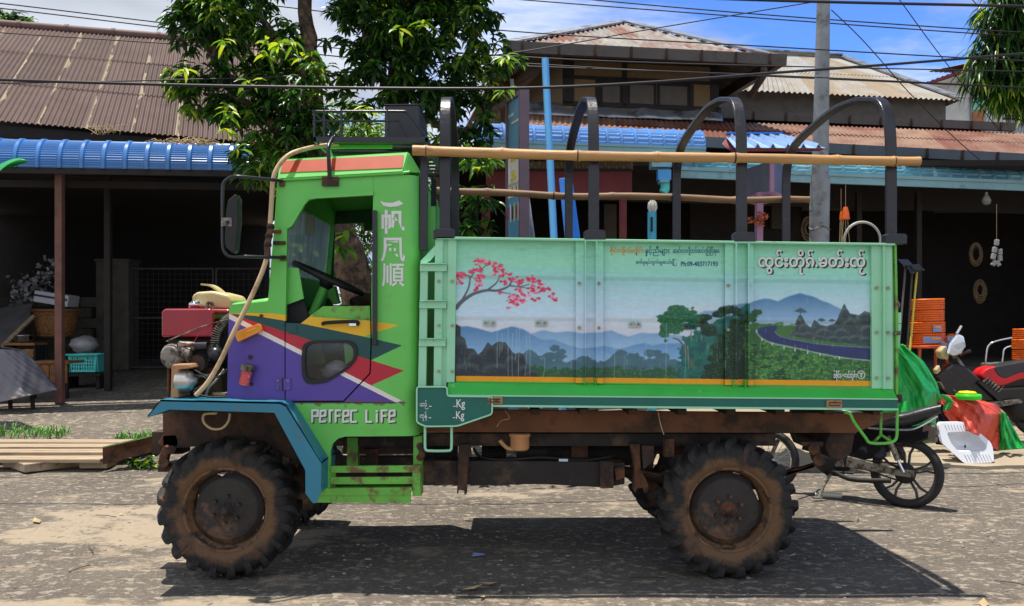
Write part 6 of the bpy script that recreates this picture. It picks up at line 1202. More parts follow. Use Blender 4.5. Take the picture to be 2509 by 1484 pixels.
bl = [(470, 60, 70), (560, 50, 95), (500, 10, 70), (540, 150, 75), (440, 195, 48), (500, 235, 62), (590, 215, 85), (680, 105, 75), (700, 215, 75), (650, 320, 72), (625, 395, 52), (700, 330, 55), (560, 275, 40), (600, 440, 18), (655, 440, 20),
      (860, 60, 85), (950, 40, 115), (1060, 50, 105), (1150, 60, 80), (1195, 125, 52), (870, 160, 70), (960, 160, 95), (1080, 160, 95), (1180, 205, 55), (1246, 160, 28), (880, 245, 48), (965, 235, 50), (1080, 255, 70), (1160, 275, 48), (1185, 330, 32), (1110, 340, 50), (830, 210, 30), (780, 200, 45),
      (760, 170, 42, -.5), (745, 245, 50, -.5), (790, 300, 42, -.5), (735, 330, 45, -.4), (610, 420, 30, -.3), (650, 420, 34, -.3), (690, 380, 40, -.3), (600, -60, 110), (930, -80, 140), (1090, -80, 140), (760, -90, 60)]
bl = [(b[0], b[1], b[2]*.92)+tuple(b[3:]) for b in bl]
cs = crown_centers(bl, YT, 1.15, 1850, 3)
rh = random.Random(19); holes = [(rh.uniform(420, 1230), rh.uniform(10, 330), rh.uniform(8, 18)) for _ in range(20)]+[(905, 215, 26), (800, 60, 30), (835, 150, 20), (700, 20, 18), (1015, 300, 20), (930, 300, 18), (620, 110, 16), (1120, 110, 16)]
def inhole(p): x, y = CX+F*p[0]/p[1], HY-F*(p[2]-EYE)/p[1]; return any((x-a)**2+(y-b)**2 < (r_+8)**2 for a, b, r_ in holes)
cs = [c for c in cs if not inhole(c[0])]   # gaps where a branch carries no leaves
def pick(pos, r):
    z = pos[:, 2]; x = pos[:, 0]; n = len(pos); u = r.random(n)+.12*np.sin(x*3.1+z*4.7)+.10*np.sin(x*7+z*2.3)
    return np.where(u < .42, 0, np.where(u < .84, 1, np.where(u < 1.0, 2, 3)))
pp, dd = rosettes(cs, 8, 4)
crown = leaves('crown', TR, pp, dd, .14, .058, LEAF, pick, .55, 5)
# light new growth at some twig tips
yc = [(P(x, y, YT-.9), (0, -.4, .2)) for x, y in ((452, 185), (640, 105), (655, 130), (680, 130), (700, 150), (640, 205), (520, 190), (560, 270), (610, 295), (600, 325), (1010, 60), (1035, 75), (1240, 150), (1200, 260), (1160, 380), (930, 280), (560, 120))]
yc = [(np.array(a)+np.random.default_rng(i).normal(0, .1, 3), o) for i, (a, o) in enumerate(yc)]
pp, dd = rosettes(yc, 7, 9); leaves('new_leaves', crown, pp, dd, .15, .05, [LEAF[2], LEAF[3]], [.55, .45], .6, 6)
def limb(mb, pts, r0, r1, mat, n=10, wob=.02):
    pts = cr(pts, 6); m = len(pts); pts = [p+Vector((random.uniform(-wob, wob), random.uniform(-wob, wob), 0)) for p in pts]
    mb.tube(pts, [r0+(r1-r0)*i/(m-1)+random.uniform(-.006, .006) for i in range(m)], mat, n)
mb = MB(); limb(mb, q3((930, 1080, YT+.3), (905, 860, YT+.3), (880, 720, YT+.2), (830, 560, YT+.1), (770, 400, YT), (765, 260, YT), (758, 120, YT), (740, -40, YT)), .26, .07, m_bark, 14)
limb(mb, q3((765, 300, YT), (700, 260, YT+.1), (610, 215, YT+.1), (540, 170, YT), (480, 70, YT)), .09, .02, m_bark); limb(mb, q3((762, 200, YT), (690, 120, YT), (640, 40, YT), (610, -40, YT)), .07, .02, m_bark); limb(mb, q3((690, 330, YT), (600, 250, YT), (500, 230, YT)), .06, .015, m_bark); limb(mb, q3((540, 170, YT), (525, 110, YT), (520, -40, YT)), .05, .02, m_bark)
mb.build('trunk', TR)
mb = MB(); limb(mb, q3((960, 1080, YT+.5), (985, 800, YT+.5), (990, 560, YT+.4), (985, 340, YT+.4), (975, 220, YT+.4), (990, 100, YT+.4), (1000, -60, YT+.4)), .2, .11, m_bark, 14)
limb(mb, q3((985, 330, YT+.4), (1060, 270, YT+.3), (1130, 160, YT), (1180, 60, YT)), .08, .02, m_bark); limb(mb, q3((980, 260, YT+.4), (920, 160, YT), (880, 40, YT)), .07, .02, m_bark); limb(mb, q3((1060, 300, YT+.3), (1120, 320, YT), (1180, 300, YT)), .05, .015, m_bark); limb(mb, q3((1060, 900, YT+.8), (1075, 500, YT+.7), (1090, 330, YT+.7), (1085, 220, YT+.4)), .09, .05, m_bark)
mb.build('trunk', TR)
sh_ = [(1150, 500, 30), (1175, 525, 40), (1140, 540, 36), (1180, 480, 30), (1130, 470, 25), (1185, 400, 24), (1160, 385, 20)]
BS = thing('leafy_shrub', 'broad-leaved shrub showing between the cab and the first hoop post', 'shrub', PZ(1160, 9.3, 0))
cs = crown_centers([(x, y, q) for x, y, q in sh_]+[(1150, 600, 60), (1120, 700, 80), (1160, 800, 80)], 9.3, 1.2, 110, 13); pp, dd = rosettes(cs, 7, 14); leaves('foliage', BS, pp, dd, .17, .065, LEAF, pick, .6, 15)
mb = MB(); limb(mb, [Vector(P(1150, 0, 9.3)).xyz*1 if False else PZ(1150, 9.3, 0), PZ(1145, 9.3, 1.2), PZ(1155, 9.3, 2.6)], .04, .015, m_bark); mb.build('stem', BS)
# shrub and leafy sprig seen through the cab window and behind the roof rack
PL = thing('bushy_tree', 'pale green feathery tree behind the roof rack', 'tree', PZ(860, 12.5, gz(12.5)))
cs = crown_centers([(840, 300, 55), (880, 320, 60), (790, 320, 45), (930, 310, 45), (700, 420, 60), (1000, 330, 40), (1060, 310, 40), (900, 380, 80), (780, 400, 70), (1010, 420, 70), (860, 520, 80), (960, 540, 80), (820, 620, 60), (900, 640, 90), (990, 640, 70), (900, 740, 80)], 12.5, 1.3, 760, 23); pp, dd = rosettes(cs, 8, 24, 1.0, -.1)
leaves('crown', PL, pp, dd, .17, .035, LEAF[1:], [.4, .4, .2], .7, 25)
mb = MB(); limb(mb, [PZ(860, 12.5, gz(12.5)), PZ(850, 12.5, 1.8), PZ(870, 12.5, 3.6)], .09, .04, m_bark); mb.build('trunk', PL)
sp_ = thing('leafy_sprig', 'two whorls of broad leaves on the trunk seen through the cab window', 'sprig', P(845, 590, YT-.15))
pp, dd = rosettes([(np.array(P(850, 568, YT-.25)), np.array((0, -.3, .3))), (np.array(P(826, 600, YT-.25)), np.array((-.3, -.3, 0))), (np.array(P(840, 610, YT-.25)), np.array((.2, -.3, 0)))], 6, 31); leaves('leaves', sp_, pp, dd, .19, .075, LEAF[1:], [.3, .5, .2], .5, 32)
# drooping tree upper right
YA = 12.0
AT = thing('drooping_tree', 'tree with long hanging leaves cut off by the right edge', 'tree', PZ(2560, YA, gz(YA)))
cs = crown_centers([(2470, 60, 55), (2430, 130, 48), (2480, 140, 60), (2405, 170, 28), (2455, 195, 45), (2500, 215, 45), (2445, 235, 26), (2540, 80, 110), (2560, 190, 90), (2460, 10, 60), (2390, 160, 22)], YA, 1.0, 520, 43)
pp, dd = rosettes(cs, 8, 44, 1.0, -.8); leaves('crown', AT, pp, dd, .27, .042, LEAF, lambda p, r: np.where(r.random(len(p))+.35*np.exp(-((p[:, 2]-4.75)/.25)**2) < .55, 0, np.where(r.random(len(p)) < .7, 1, np.where(r.random(len(p)) < .6, 2, 3))), .9, 45)
mb = MB(); limb(mb, [PZ(2590, YA, gz(YA)), PZ(2580, YA, 2.5), PZ(2570, YA, 5.8)], .16, .05, m_bark)
for x, y in ((2440, 60), (2410, 150), (2430, 230), (2480, 120), (2460, 290)): limb(mb, [PZ(2575, YA, P(0, y+60, YA).z), P(2520, y+10, YA), P(x, y, YA)], .04, .01, m_bark)
mb.build('trunk', AT)
FTn = thing('distant_tree', 'tree top showing over the brown roof at the upper left corner', 'tree', PZ(40, 26, gz(26)))
cs = crown_centers([(10, 62, 30), (40, 60, 30), (80, 66, 26), (-30, 60, 40), (60, 90, 50), (0, 110, 60)], 26, 1.2, 260, 53, .1); pp, dd = rosettes(cs, 9, 54); leaves('crown', FTn, pp, dd, .28, .10, LEAF, pick, .6, 55)
mb = MB(); limb(mb, [PZ(40, 26, gz(26)), PZ(45, 26, 5), PZ(40, 26, 9.8)], .25, .06, m_bark); mb.build('trunk', FTn)

# ================================================================== pole and cables
UP = thing('utility_pole', 'tall grey steel utility pole with a collar standing behind the truck bed', 'pole', PZ(2010, 11.0, gz(11)))
mb = MB(); a, b = P(2006, 600, 11), P(2019, -120, 11); a0_ = PZ(2003, 11, gz(11)); mb.tube([a0_, P(2007, 512, 11)], [.122, .118], m_pole, 20); mb.tube([P(2007, 512, 11), b], [.105, .072], m_pole, 20); mb.build('shaft', UP)
mb = MB(); mb.tube([P(2007, 516, 11), P(2009.5, 430, 11)], [.121, .116], m_pole, 20); mb.build('collar', UP)
mb = MB(); mb.tube([P(2007, 560, 11)+Vector((.123*math.cos(t), .123*math.sin(t), .02*math.sin(3*t))) for t in np.linspace(0, 6.28, 24)[:-1]], .008, m_alu, 5, closed=True); mb.build('binding_wire', UP)
W_ = [('thick black cable sagging right across the front of the house roofs', .014, [(-300, 180, 8.2), (0, 195, 8.2), (400, 207, 8.2), (700, 213, 8.2), (1090, 217, 8.2), (1340, 214, 8.3), (1600, 201, 8.5), (1900, 178, 8.8), (2200, 156, 9.1), (2508, 131, 9.4), (2900, 100, 9.8)]),
      ('thick black cable crossing the top right corner of the sky', .016, [(1500, -14, 9.6), (1930, 2, 9.8), (2508, 15, 10), (2900, 22, 10)]),
      ('uppermost thin cable at the upper left', .008, [(-200, -8, 11), (0, 8, 11), (420, 58, 11), (900, 110, 11), (1500, 150, 11), (2508, 175, 11.3)]),
      ('second thin cable just below the uppermost one at the upper left', .008, [(-200, 2, 11.2), (0, 20, 11.2), (440, 72, 11.2), (900, 125, 11.2), (1500, 168, 11.2), (2508, 215, 11.4)]),
      ('thin cable running down over the brown roof into the tree', .007, [(-200, 62, 10.4), (0, 80, 10.4), (650, 122, 10.4), (1000, 150, 10.4), (1880, 184, 10.4), (2508, 214, 10.6)]),
      ('thin cable entering from the top above the two trunks', .008, [(300, -35, 10.8), (640, 10, 10.8), (1240, 75, 10.8), (1900, 115, 10.8), (2430, 145, 11), (2800, 160, 11)]),
      ('upper of two parallel thin cables over the hipped roof', .008, [(1300, -20, 11.4), (1460, 0, 11.4), (1900, 38, 11.4), (2420, 74, 11.5), (2900, 100, 11.5)]),
      ('lower of two parallel thin cables over the hipped roof', .008, [(1100, -18, 11.6), (1290, 0, 11.6), (1900, 47, 11.6), (2420, 84, 11.7), (2900, 112, 11.7)]),
      ('thin slack cable falling steeply from the pole to the right', .006, [(2036, 24, 10.95), (2100, 85, 11), (2155, 145, 11.1), (2225, 225, 11.3), (2330, 330, 11.8), (2400, 392, 12.2)]),
      ('straight thin cable falling from the top edge towards the window at the right', .006, [(2170, -40, 11.4), (2205, 2, 11.4), (2280, 105, 11.6), (2370, 222, 11.9), (2450, 322, 12.4)]),
      ('short thin cable in the top right corner by the drooping tree', .006, [(2350, -40, 11.8), (2382, 0, 11.8), (2440, 62, 12), (2520, 140, 12.2)]),
      ('thin cable rising from the left to the top beside the pole', .007, [(-100, 205, 9.6), (400, 196, 9.6), (800, 180, 9.8), (1250, 130, 10.2), (1600, 70, 10.6), (2008, 2, 10.95)])]
for lb, rad, pts in W_:
    mb = MB(); mb.tube(cr(q3(*pts), 8), rad, m_wire, 6); o = mb.build('overhead_cable', None, origin=P(*pts[len(pts)//2])); tag(o, lb, 'cable', 'overhead cables')

# ================================================================== upright boards, sign, shrine in front of the shop
SB = thing('sign_board', 'narrow two-faced sign board with a mauve frame seen almost edge-on', 'sign', PZ(1266, 10.2, gz(10.2)))
na, fa_ = PZ(1276, 10.0, 0), PZ(1242, 10.42, 0); zt1, zt2 = P(0, 220, 10).z, P(0, 244, 10.42).z; d_ = (na-fa_); out = Vector((d_.y, -d_.x, 0)).normalized(); out = out if out.x > 0 else -out
zbm = gz(10.2)+.15
mb = MB(); Wt_ = .088
def sgn(u, z, o=0): p = fa_.lerp(na, u); return Vector((p.x+out.x*o, p.y+out.y*o, z))
mb.prism([sgn(.04, zbm), sgn(.96, zbm), sgn(.96, zt1-.05), sgn(.04, zt1-.05)], out*.07, M('sign_blue', (92, 156, 190), .4, var=.15, scale=2)); mb.build('panel', SB)
mb = MB()
for u0, u1, z0, z1 in ((0, .06, gz(10), zt1), (.94, 1.03, gz(10), zt1+.03), (0, 1, zt1-.05, zt1)): mb.prism([sgn(u0, z0, -.02), sgn(u1, z0, -.02), sgn(u1, z1, -.02), sgn(u0, z1, -.02)], out*(.07+.045), m_purple)
mb.build('frame', SB)
mb = MB(); rs = np.random.default_rng(8); zz0, zz1 = P(0, 575, 10.2).z, P(0, 230, 10.2).z
def sgp(u, f, du, df, mat, o=-.004): z = zz0+(zz1-zz0)*f; h = (zz1-zz0)*df; mb.prism([sgn(u-du, z-h, o), sgn(u+du, z-h, o), sgn(u+du, z+h, o), sgn(u-du, z+h, o)], out*.003, mat)
m_sw, m_sy, m_sr, m_sn = m_white, M('sign_yellow', (226, 206, 70), .5), M('sign_red', (190, 40, 60), .5), M('sign_navy', (40, 60, 110), .5)
sgp(.5, .47, .4, .12, m_sw); sgp(.5, .32, .42, .05, m_sw); sgp(.5, .55, .18, .03, m_sy, -.007); sgp(.5, .44, .12, .02, m_sy, -.0075); sgp(.5, .40, .2, .012, m_sy, -.0078)
for k in range(6): sgp(.14+k*.14, .315, .022, .028+.012*(k % 2), [m_sn, m_sy][k % 2], -.0085)
for k in range(6): sgp(.14+k*.14, .16, .035, .045+.02*(k % 2), [m_sr, m_sw, m_sn, m_sy][k % 4], -.006)
sgp(.3, .86, .2, .01, m_sw); sgp(.6, .80, .25, .008, m_sw, -.0055)
mb.build('sign_print', SB)
gs = MB(); gs.prism(q3((1249.5, 193, 10.5), (1258, 193, 10.5), (1262, 232, 10.5), (1262, 900, 10.5), (1251, 900, 10.5), (1251, 240, 10.5)), (0, .02, 0), m_galv); tag(gs.build('metal_strip', None, origin=PZ(1255, 10.5, gz(10.5))), 'bright galvanised strip standing behind the sign board', 'metal strip')
pv = MB(); a, b = P(1335, 144, 9.3), P(1357, 590, 9.0); b2 = b+(b-a)*.93; pv.tube([a, b2], .037, m_bluepvc, 16); tag(pv.build('plastic_pipe', None, origin=b2), 'tall light blue plastic pipe leaning upright beside the sign board', 'pipe')
bb = MB(); bb.prism(q3((1369, 437, 9.8), (1401, 432, 9.8), (1437, 700, 9.5), (1440, 1000, 9.3), (1392, 1000, 9.3), (1395, 700, 9.5)), (0, .03, 0), m_blueboard); bb.prism(q3((1383, 437, 9.78), (1388, 437, 9.78), (1412, 700, 9.48), (1406, 700, 9.48)), (0, .02, 0), m_blueboard); tag(bb.build('blue_plank', None, origin=PZ(1400, 9.4, gz(9.4)), bevel=.004), 'saturated blue board leaning between the second hoop legs', 'board')
wb_ = MB(); wb_.prism(q3((1293, 470, 10.3), (1298, 490, 10.3), (1313, 600, 10.1), (1330, 1000, 9.9), (1293, 1000, 9.9)), (0, .02, 0), m_styro); tag(wb_.build('white_board', None, origin=PZ(1300, 9.9, gz(9.9))), 'white board leaning at the foot of the sign', 'board')
SH = thing('shrine_box', 'small shrine box with a blue corrugated roof on a mauve post', 'shrine', PZ(1862, 10.0, gz(10)))
mb = MB(); mb.plate([(1855, 470), (1870, 470), (1866, 900), (1852, 900)], 9.95, 10.05, m_pinkp); mb.build('post', SH)
m_gp = M('grey_box_panel', (96, 98, 108), .4, var=.15)
A_, B_, D_ = P(1824, 470, 10.4), P(1890, 468, 9.8), P(1922, 468, 10.15); zlo, zhi = P(0, 470, 9.8).z, P(0, 392, 9.8).z
def vz(p, z): return Vector((p.x, p.y, z))
C2_ = A_+(D_-B_)
mb = MB(); mb.prism([vz(A_, zlo), vz(B_, zlo), vz(D_, zlo), vz(C2_, zlo)], (0, 0, zhi-zlo), m_gp); mb.build('box', SH)
mb = MB()
for p in (A_, B_, D_): mb.box(vz(p, (zlo+zhi)/2), (.045, .045, zhi-zlo+.02), m_pinkp)
for p, q in ((A_, B_), (B_, D_)): mb.cyl(vz(p, zlo-.01), vz(q, zlo-.01), .03, m_pinkp, 6)
mb.prism([vz(A_, zlo-.03), vz(B_, zlo-.03), vz(D_, zlo-.03), vz(C2_, zlo-.03)], (0, 0, .02), m_pinkp); mb.build('box_frame', SH)
mb = MB(); mb.prism(q3((1768, 352, 10.5), (1785, 330, 10.6), (1800, 385, 10.0), (1822, 398, 9.9)), (.02, .02, .02), m_maroon); mb.build('gable_board', SH)
m_bi = M('pale_blue_iron', (150, 180, 220), .4, .3, var=.12); ra, rb, rc_, rd_ = P(1800, 362, 9.75), P(2024, 363, 9.75), P(1779, 336, 10.5), P(1915, 336, 10.5)
mb = MB(); nseg = 6
def rfn(u, v):
    p = ra.lerp(rb, u).lerp(rc_.lerp(rd_, u), v); k = (u*nseg) % 1; return p+Vector((0, 0, .05*max(0, 1-abs(k-.5)/.18)))
mb.grid(rfn, 72, 4, m_bi, False); mb.build('roof', SH, solid=.006)
mb = MB(); mb.prism(q3((1800, 362, 9.77), (2024, 363, 9.77), (2010, 368, 9.77), (1810, 370, 9.77)), (0, .05, 0), m_maroon); mb.bar([rc_+Vector((0, 0, .04)), rd_+Vector((0, 0, .04))], (0, 1, 0), .1, .02, m_blueboard); mb.build('eave_trim', SH)
fl = MB(); rf_ = random.Random(4)
for x, y, r_ in ((1838, 539, 7), (1848, 538, 6), (1858, 530, 10), (1867, 533, 9), (1873, 530, 7), (1862, 541, 9), (1866, 548, 5), (1852, 545, 6)):
    for k in range(14):
        c = P(x+rf_.uniform(-r_, r_), y+rf_.uniform(-r_, r_), 9.88+rf_.uniform(-.04, .04)); s = .014; d = Vector((rf_.uniform(-1, 1), rf_.uniform(-1, 1), rf_.uniform(-1, 1))).normalized()*s; e = d.cross(Vector((rf_.uniform(-1, 1), .3, 1))).normalized()*s; fl.add([c-d-e, c+d-e, c+d+e+Vector((0, 0, .01)), c-d+e], [(0, 1, 2, 3)], m_flower)
tag(fl.build('dried_flowers', None, origin=P(1858, 535, 9.9)), 'bunch of dried orange flowers tied to the mauve shrine post', 'flowers')
OP = thing('ornament_post', 'turquoise post topped by a white ribbed ornament between the hoops', 'post', PZ(1598, 11.0, gz(11)))
mb = MB(); mb.tube([PZ(1597, 11, gz(11)), P(1597, 519, 11)], .055, m_turq if False else M('turquoise_post', (70, 170, 200), .45, var=.1), 14); mb.rect(1594, 531, 1599, 566, 10.92, 10.95, m_darkwood); mb.build('shaft', OP)
mb = MB(); mb.lathe([(.03, -.14), (.045, -.12), (.05, -.08), (.042, -.03), (.018, -.005), (.03, .01), (0, .015)], P(1598, 491, 11), (0, 0, 1), M('cream_ornament', (196, 188, 170), .6), 16)
for k in range(8): a_ = k*math.pi/4; mb.tube([P(1598, 491, 11)+Vector((math.cos(a_)*r_, math.sin(a_)*r_, z_)) for r_, z_ in ((.036, -.14), (.055, -.09), (.047, -.03), (.02, 0))], .007, m_white, 5)
mb.build('finial', OP)
# ================================================================== bamboo poles tied to the hoops
def bamboo(name, pts, r, mat, label, seed):
    rb_ = random.Random(seed); cp = cr(q3(*pts), 12); m = len(cp); rad = []; nodes = set(range(7, m, 13))
    for i in range(m): rad.append(r*(1.0+.03*math.sin(i*.4))*(1.16 if i in nodes else 1)*(1-.1*i/m))
    mb = MB(); mb.tube(cp, rad, mat, 14)
    for i in (nodes): mb.tube([cp[i]-(cp[i+1]-cp[i])*.12 if i+1 < m else cp[i], cp[i], (cp[i]+(cp[i+1]-cp[i])*.12) if i+1 < m else cp[i]], [rad[i]*1.0, rad[i]*1.06, rad[i]], m_darkwood if i % 2 else mat, 14)
    return tag(mb.build(name, None, origin=cp[0]), label, 'bamboo pole')
bamboo('bamboo_pole', [(1010, 368, 5.44), (1090, 371, 5.45), (1300, 378, 5.45), (1454, 382, 5.45), (1640, 385, 5.45), (1816, 387, 5.45), (2050, 392, 5.45), (2182, 395, 5.45), (2253, 395, 5.45)], .0315, m_bamboo, 'pale thick bamboo pole lashed along the near side of the hoops', 1)
bamboo('bamboo_pole', [(1060, 466, 7.43), (1115, 469, 7.43), (1240, 472, 7.43), (1393, 481, 7.43), (1520, 480, 7.43), (1657, 483, 7.43), (1800, 490, 7.43), (1925, 488, 7.43), (1982, 489, 7.43)], .030, m_bamboo2, 'thinner weathered bamboo pole along the far side of the hoops', 2)
bx = thing('black_box', 'black sheet-metal box standing in the roof rack', 'box', rackY(988, 335, 6.2))
mb = MB(); zk = rackY(0, 335, 0).z; mb.prism([P(942, 258, 5.95), P(1026, 256, 5.95), PZ(1033, 5.95, zk), PZ(942, 5.95, zk)], (0, .55, 0), m_black); mb.build('shell', bx, bevel=.006)
mb = MB(); mb.prism([P(940, 255, 5.94), P(1028, 254, 5.94), P(1028, 257, 5.94), P(940, 258, 5.94)], (0, .57, 0), m_black); mb.build('lid', bx, bevel=.003)

# ================================================================== motorbikes
def motowheel(mb_t, mb_r, c, axle, R_, wd, n_sp, mrim, mt, spoke=False):
    c = Vector(c); ax = Vector(axle).normalized(); a = Vector((0, 0, 1)); a = (a-ax*a.dot(ax)).normalized(); w = ax.cross(a)
    mb_t.lathe([(R_-.066, -wd*.40), (R_-.036, -wd*.52), (R_-.010, -wd*.42), (R_, 0), (R_-.010, wd*.42), (R_-.036, wd*.52), (R_-.066, wd*.40)], c, ax, mt, 48)
    mb_r.lathe([(R_-.062, -wd*.42), (R_-.075, -wd*.3), (R_-.078, 0), (R_-.075, wd*.3), (R_-.062, wd*.42)], c, ax, mrim, 48)
    mb_r.cyl(c-ax*.05, c+ax*.05, .04, mrim, 16)
    for k in range(n_sp):
        th = 2*math.pi*k/n_sp; d = a*math.cos(th)+w*math.sin(th); e = -a*math.sin(th)+w*math.cos(th)
        if spoke: mb_r.cyl(c+e*.03*(1 if k % 2 else -1), c+d*(R_-.075), .003, mrim, 5)
        else:
            for s in (-1, 1): mb_r.bar([c+d*.04+e*.012*s, c+d*(R_*.55)+e*.022*s, c+d*(R_-.074)+e*.052*s], ax, .03, .018, mrim)
MB1 = thing('motorbike', 'black motorbike parked behind the rear of the truck on its side stand', 'motorbike', PZ(2222, 7.75, 0))
rc1 = Vector((3.42, 7.72, .292)); hdv = Vector((-.80, .60, 0)).normalized(); lat = Vector((hdv.y, -hdv.x, 0)); lean = -.10; axl = (lat+Vector((0, 0, lean))).normalized(); upv = hdv.cross(axl); upv = upv if upv.z > 0 else -upv
def bk(f, h, s=0.0): return Vector((rc1.x, rc1.y, 0))+hdv*f+upv*h+axl*s
fc1 = bk(1.23, .292)
m_alw = M('dark_alloy', (84, 80, 74), .45, .6, var=.2)
axw = Vector((.36, .93, .10)).normalized()
mt_, mr_ = MB(), MB(); motowheel(mt_, mr_, bk(0, .292), (lat*1.0+Vector((0, 0, lean))),   .302, .105, 5, m_alw, m_tyre_s); w1 = mr_.build('rear_wheel', MB1); mt_.build('tyre', w1)
mt_, mr_ = MB(), MB(); motowheel(mt_, mr_, fc1, axl, .29, .07, 28, m_chrome, m_tyre_s, True); w2 = mr_.build('front_wheel', MB1); mt_.build('tyre', w2)
near = -1 if (bk(0, .3, .1).y > bk(0, .3, -.1).y) else 1
near = 1 if bk(0, 0, .1).y < bk(0, 0, -.1).y else -1
mb = MB(); mb.prism([bk(.08, .27, .075*near), bk(.10, .33, .075*near), bk(.48, .40, .075*near), bk(.50, .30, .075*near), bk(.40, .29, .075*near)], axl*.025*near, m_alu); mb.prism([bk(-.08, .26, .075*near), bk(-.08, .32, .075*near), bk(.12, .33, .075*near), bk(.12, .27, .075*near)], axl*.02*near, m_alu); mb.build('swing_arm', MB1, bevel=.005)
mb = MB(); mb.lathe([(.0, -.012), (.085, -.012), (.09, 0), (.085, .012), (0, .012)], bk(0, .292, .06*near), axl, m_blackm, 24); mb.tube([bk(0, .37, .06*near), bk(.48, .37, .06*near)], .008, m_rustd, 6); mb.tube([bk(0, .21, .06*near), bk(.48, .33, .06*near)], .008, m_rustd, 6); mb.build('chain', MB1)
mb = MB()
for s in (1, -1): mb.tube([bk(.0, .30, .10*s), bk(.10, .50, .11*s)], .012, m_chrome, 10); mb.tube([bk(.05, .40, .105*s), bk(.14, .60, .11*s)], .024, m_alu, 10)
mb.build('shock_absorber', MB1)
mb = MB(); prof = [(-.27, .88, .05), (-.14, .83, .09), (0, .775, .115), (.2, .745, .125), (.42, .755, .12), (.6, .80, .08)]
def seatf(u, v):
    f_ = -.27+.87*u; z = np.interp(f_, [p[0] for p in prof], [p[1] for p in prof]); hw = np.interp(f_, [p[0] for p in prof], [p[2] for p in prof]); th = v*2*math.pi
    return bk(f_, z+(.05 if math.sin(th) > 0 else .085)*math.sin(th)*(.55+.45*min(1, u*5)), hw*math.cos(th))
mb.grid(seatf, 18, 16, m_seat); mb.build('seat', MB1)
mb = MB(); mb.tube(cr([bk(.3, .66, .12*near), bk(0, .665, .13*near), bk(-.12, .70, .12*near), bk(-.25, .80, .07*near)], 5), .009, m_chrome, 8); mb.build('grab_rail', MB1)
mb = MB(); mb.prism([bk(.5, .72, -.06), bk(-.05, .70, -.06), bk(-.20, .74, -.05), bk(-.19, .60, -.06), bk(-.08, .55, -.07), bk(.3, .52, -.08)], axl*.13, m_plasblack); mb.build('tail_body', MB1, bevel=.015)
mb = MB(); mb.prism([bk(-.14, .74, -.06), bk(-.24, .68, -.05), bk(-.23, .58, -.05), bk(-.12, .58, -.06)], axl*.11, M('dusty_plastic', (110, 90, 76), .5, var=.3)); mb.tube([bk(-.23, .63, .05*near), bk(-.27, .635, .08*near)], .01, m_chrome, 8); mb.build('tail_lamp', MB1, bevel=.008)
mb = MB(); mb.ball(bk(.62, .38, 0), (.2, .15, .17), m_blackm, 12, 8, .12); mb.prism([bk(.15, .42, -.07), bk(.5, .34, -.08), bk(.9, .42, -.07), bk(.85, .66, -.06), bk(.2, .68, -.07)], axl*.14, m_plasblack); mb.tube(cr([bk(.66, .3, .11*near), bk(.45, .2, .13*near), bk(.1, .22, .13*near)], 4), .022, m_blackm, 8); mb.ball(bk(.72, .40, .06*near), (.10, .08, .10), m_alu, 12, 8, .1); mb.prism([bk(.5, .3, .1*near), bk(.62, .3, .1*near), bk(.60, .42, .1*near), bk(.52, .40, .1*near)], axl*.03*near, m_alu); mb.build('engine', MB1)
mb = MB(); mb.prism([bk(.3, .56, -.06), bk(.6, .78, -.06), bk(.98, .92, -.05), bk(1.05, .8, -.05), bk(.9, .5, -.06), bk(.6, .45, -.07)], axl*.12, m_plasblack); mb.build('leg_shield', MB1, bevel=.02)
mb = MB(); mb.tube([bk(1.0, .85), fc1], .02, m_alu, 8); mb.tube([bk(1.0, .95, -.33), bk(.98, 1.0, -.1), bk(.98, 1.0, .1), bk(1.0, .95, .33)], .012, m_chrome, 8); mb.build('fork', MB1)
mb = MB(); mb.tube([bk(.60, .27, .08*near), bk(.66, .12, .16*near), bk(.68, .01, .22*near)], .014, m_alu, 8); mb.box(bk(.69, .012, .23*near), (.08, .05, .014), m_alu); mb.tube([bk(.42, .25, .1*near), bk(.62, .25, .14*near)], .011, m_blackm, 8); mb.build('side_stand', MB1)

MB2 = thing('motorbike', 'black motorbike with a red and black seat and chrome headlamp at the right edge', 'motorbike', PZ(2450, 10.6, gz(10.6)))
Yq = 10.6
mb = MB(); mb.plate(rpoly([(2415, 903), (2440, 897), (2500, 890), (2560, 885), (2600, 900), (2560, 925), (2500, 928), (2455, 946), (2425, 942), (2402, 920)], 12), Yq-.12, Yq+.12, m_redseat); mb.plate(rpoly([(2432, 899), (2500, 886), (2570, 878), (2560, 912), (2500, 912), (2462, 928), (2445, 920)], 10), Yq-.13, Yq+.13, m_seat); mb.build('seat', MB2, bevel=.03, seg=3)
mb = MB(); mb.plate([(2305, 910), (2335, 888), (2372, 900), (2400, 925), (2440, 950), (2540, 945), (2600, 930), (2600, 1005), (2480, 990), (2400, 985), (2340, 960), (2300, 935)], Yq-.1, Yq+.1, m_plasblack); mb.build('body', MB2, bevel=.03)
mb = MB(); mb.plate([(2296, 920), (2322, 905), (2372, 945), (2410, 985), (2390, 1010), (2330, 975)], Yq-.14, Yq-.08, m_plasblack); mb.plate([(2330, 950), (2360, 965), (2375, 985), (2345, 970)], Yq-.15, Yq-.14, m_alu); mb.build('leg_shield', MB2, bevel=.02)
mb = MB(); mb.plate(rpoly([(2318, 868), (2326, 838), (2346, 815), (2362, 822), (2368, 846), (2356, 868), (2336, 874)], 6), Yq-.2, Yq+.02, m_chrome); hl_ = mb.build('headlamp', MB2, bevel=.03, seg=3)
mb = MB(); mb.plate(rpoly([(2337, 846), (2362, 836), (2366, 848), (2350, 858)], 5), Yq-.215, Yq-.19, m_glassd); mb.build('lens', hl_)
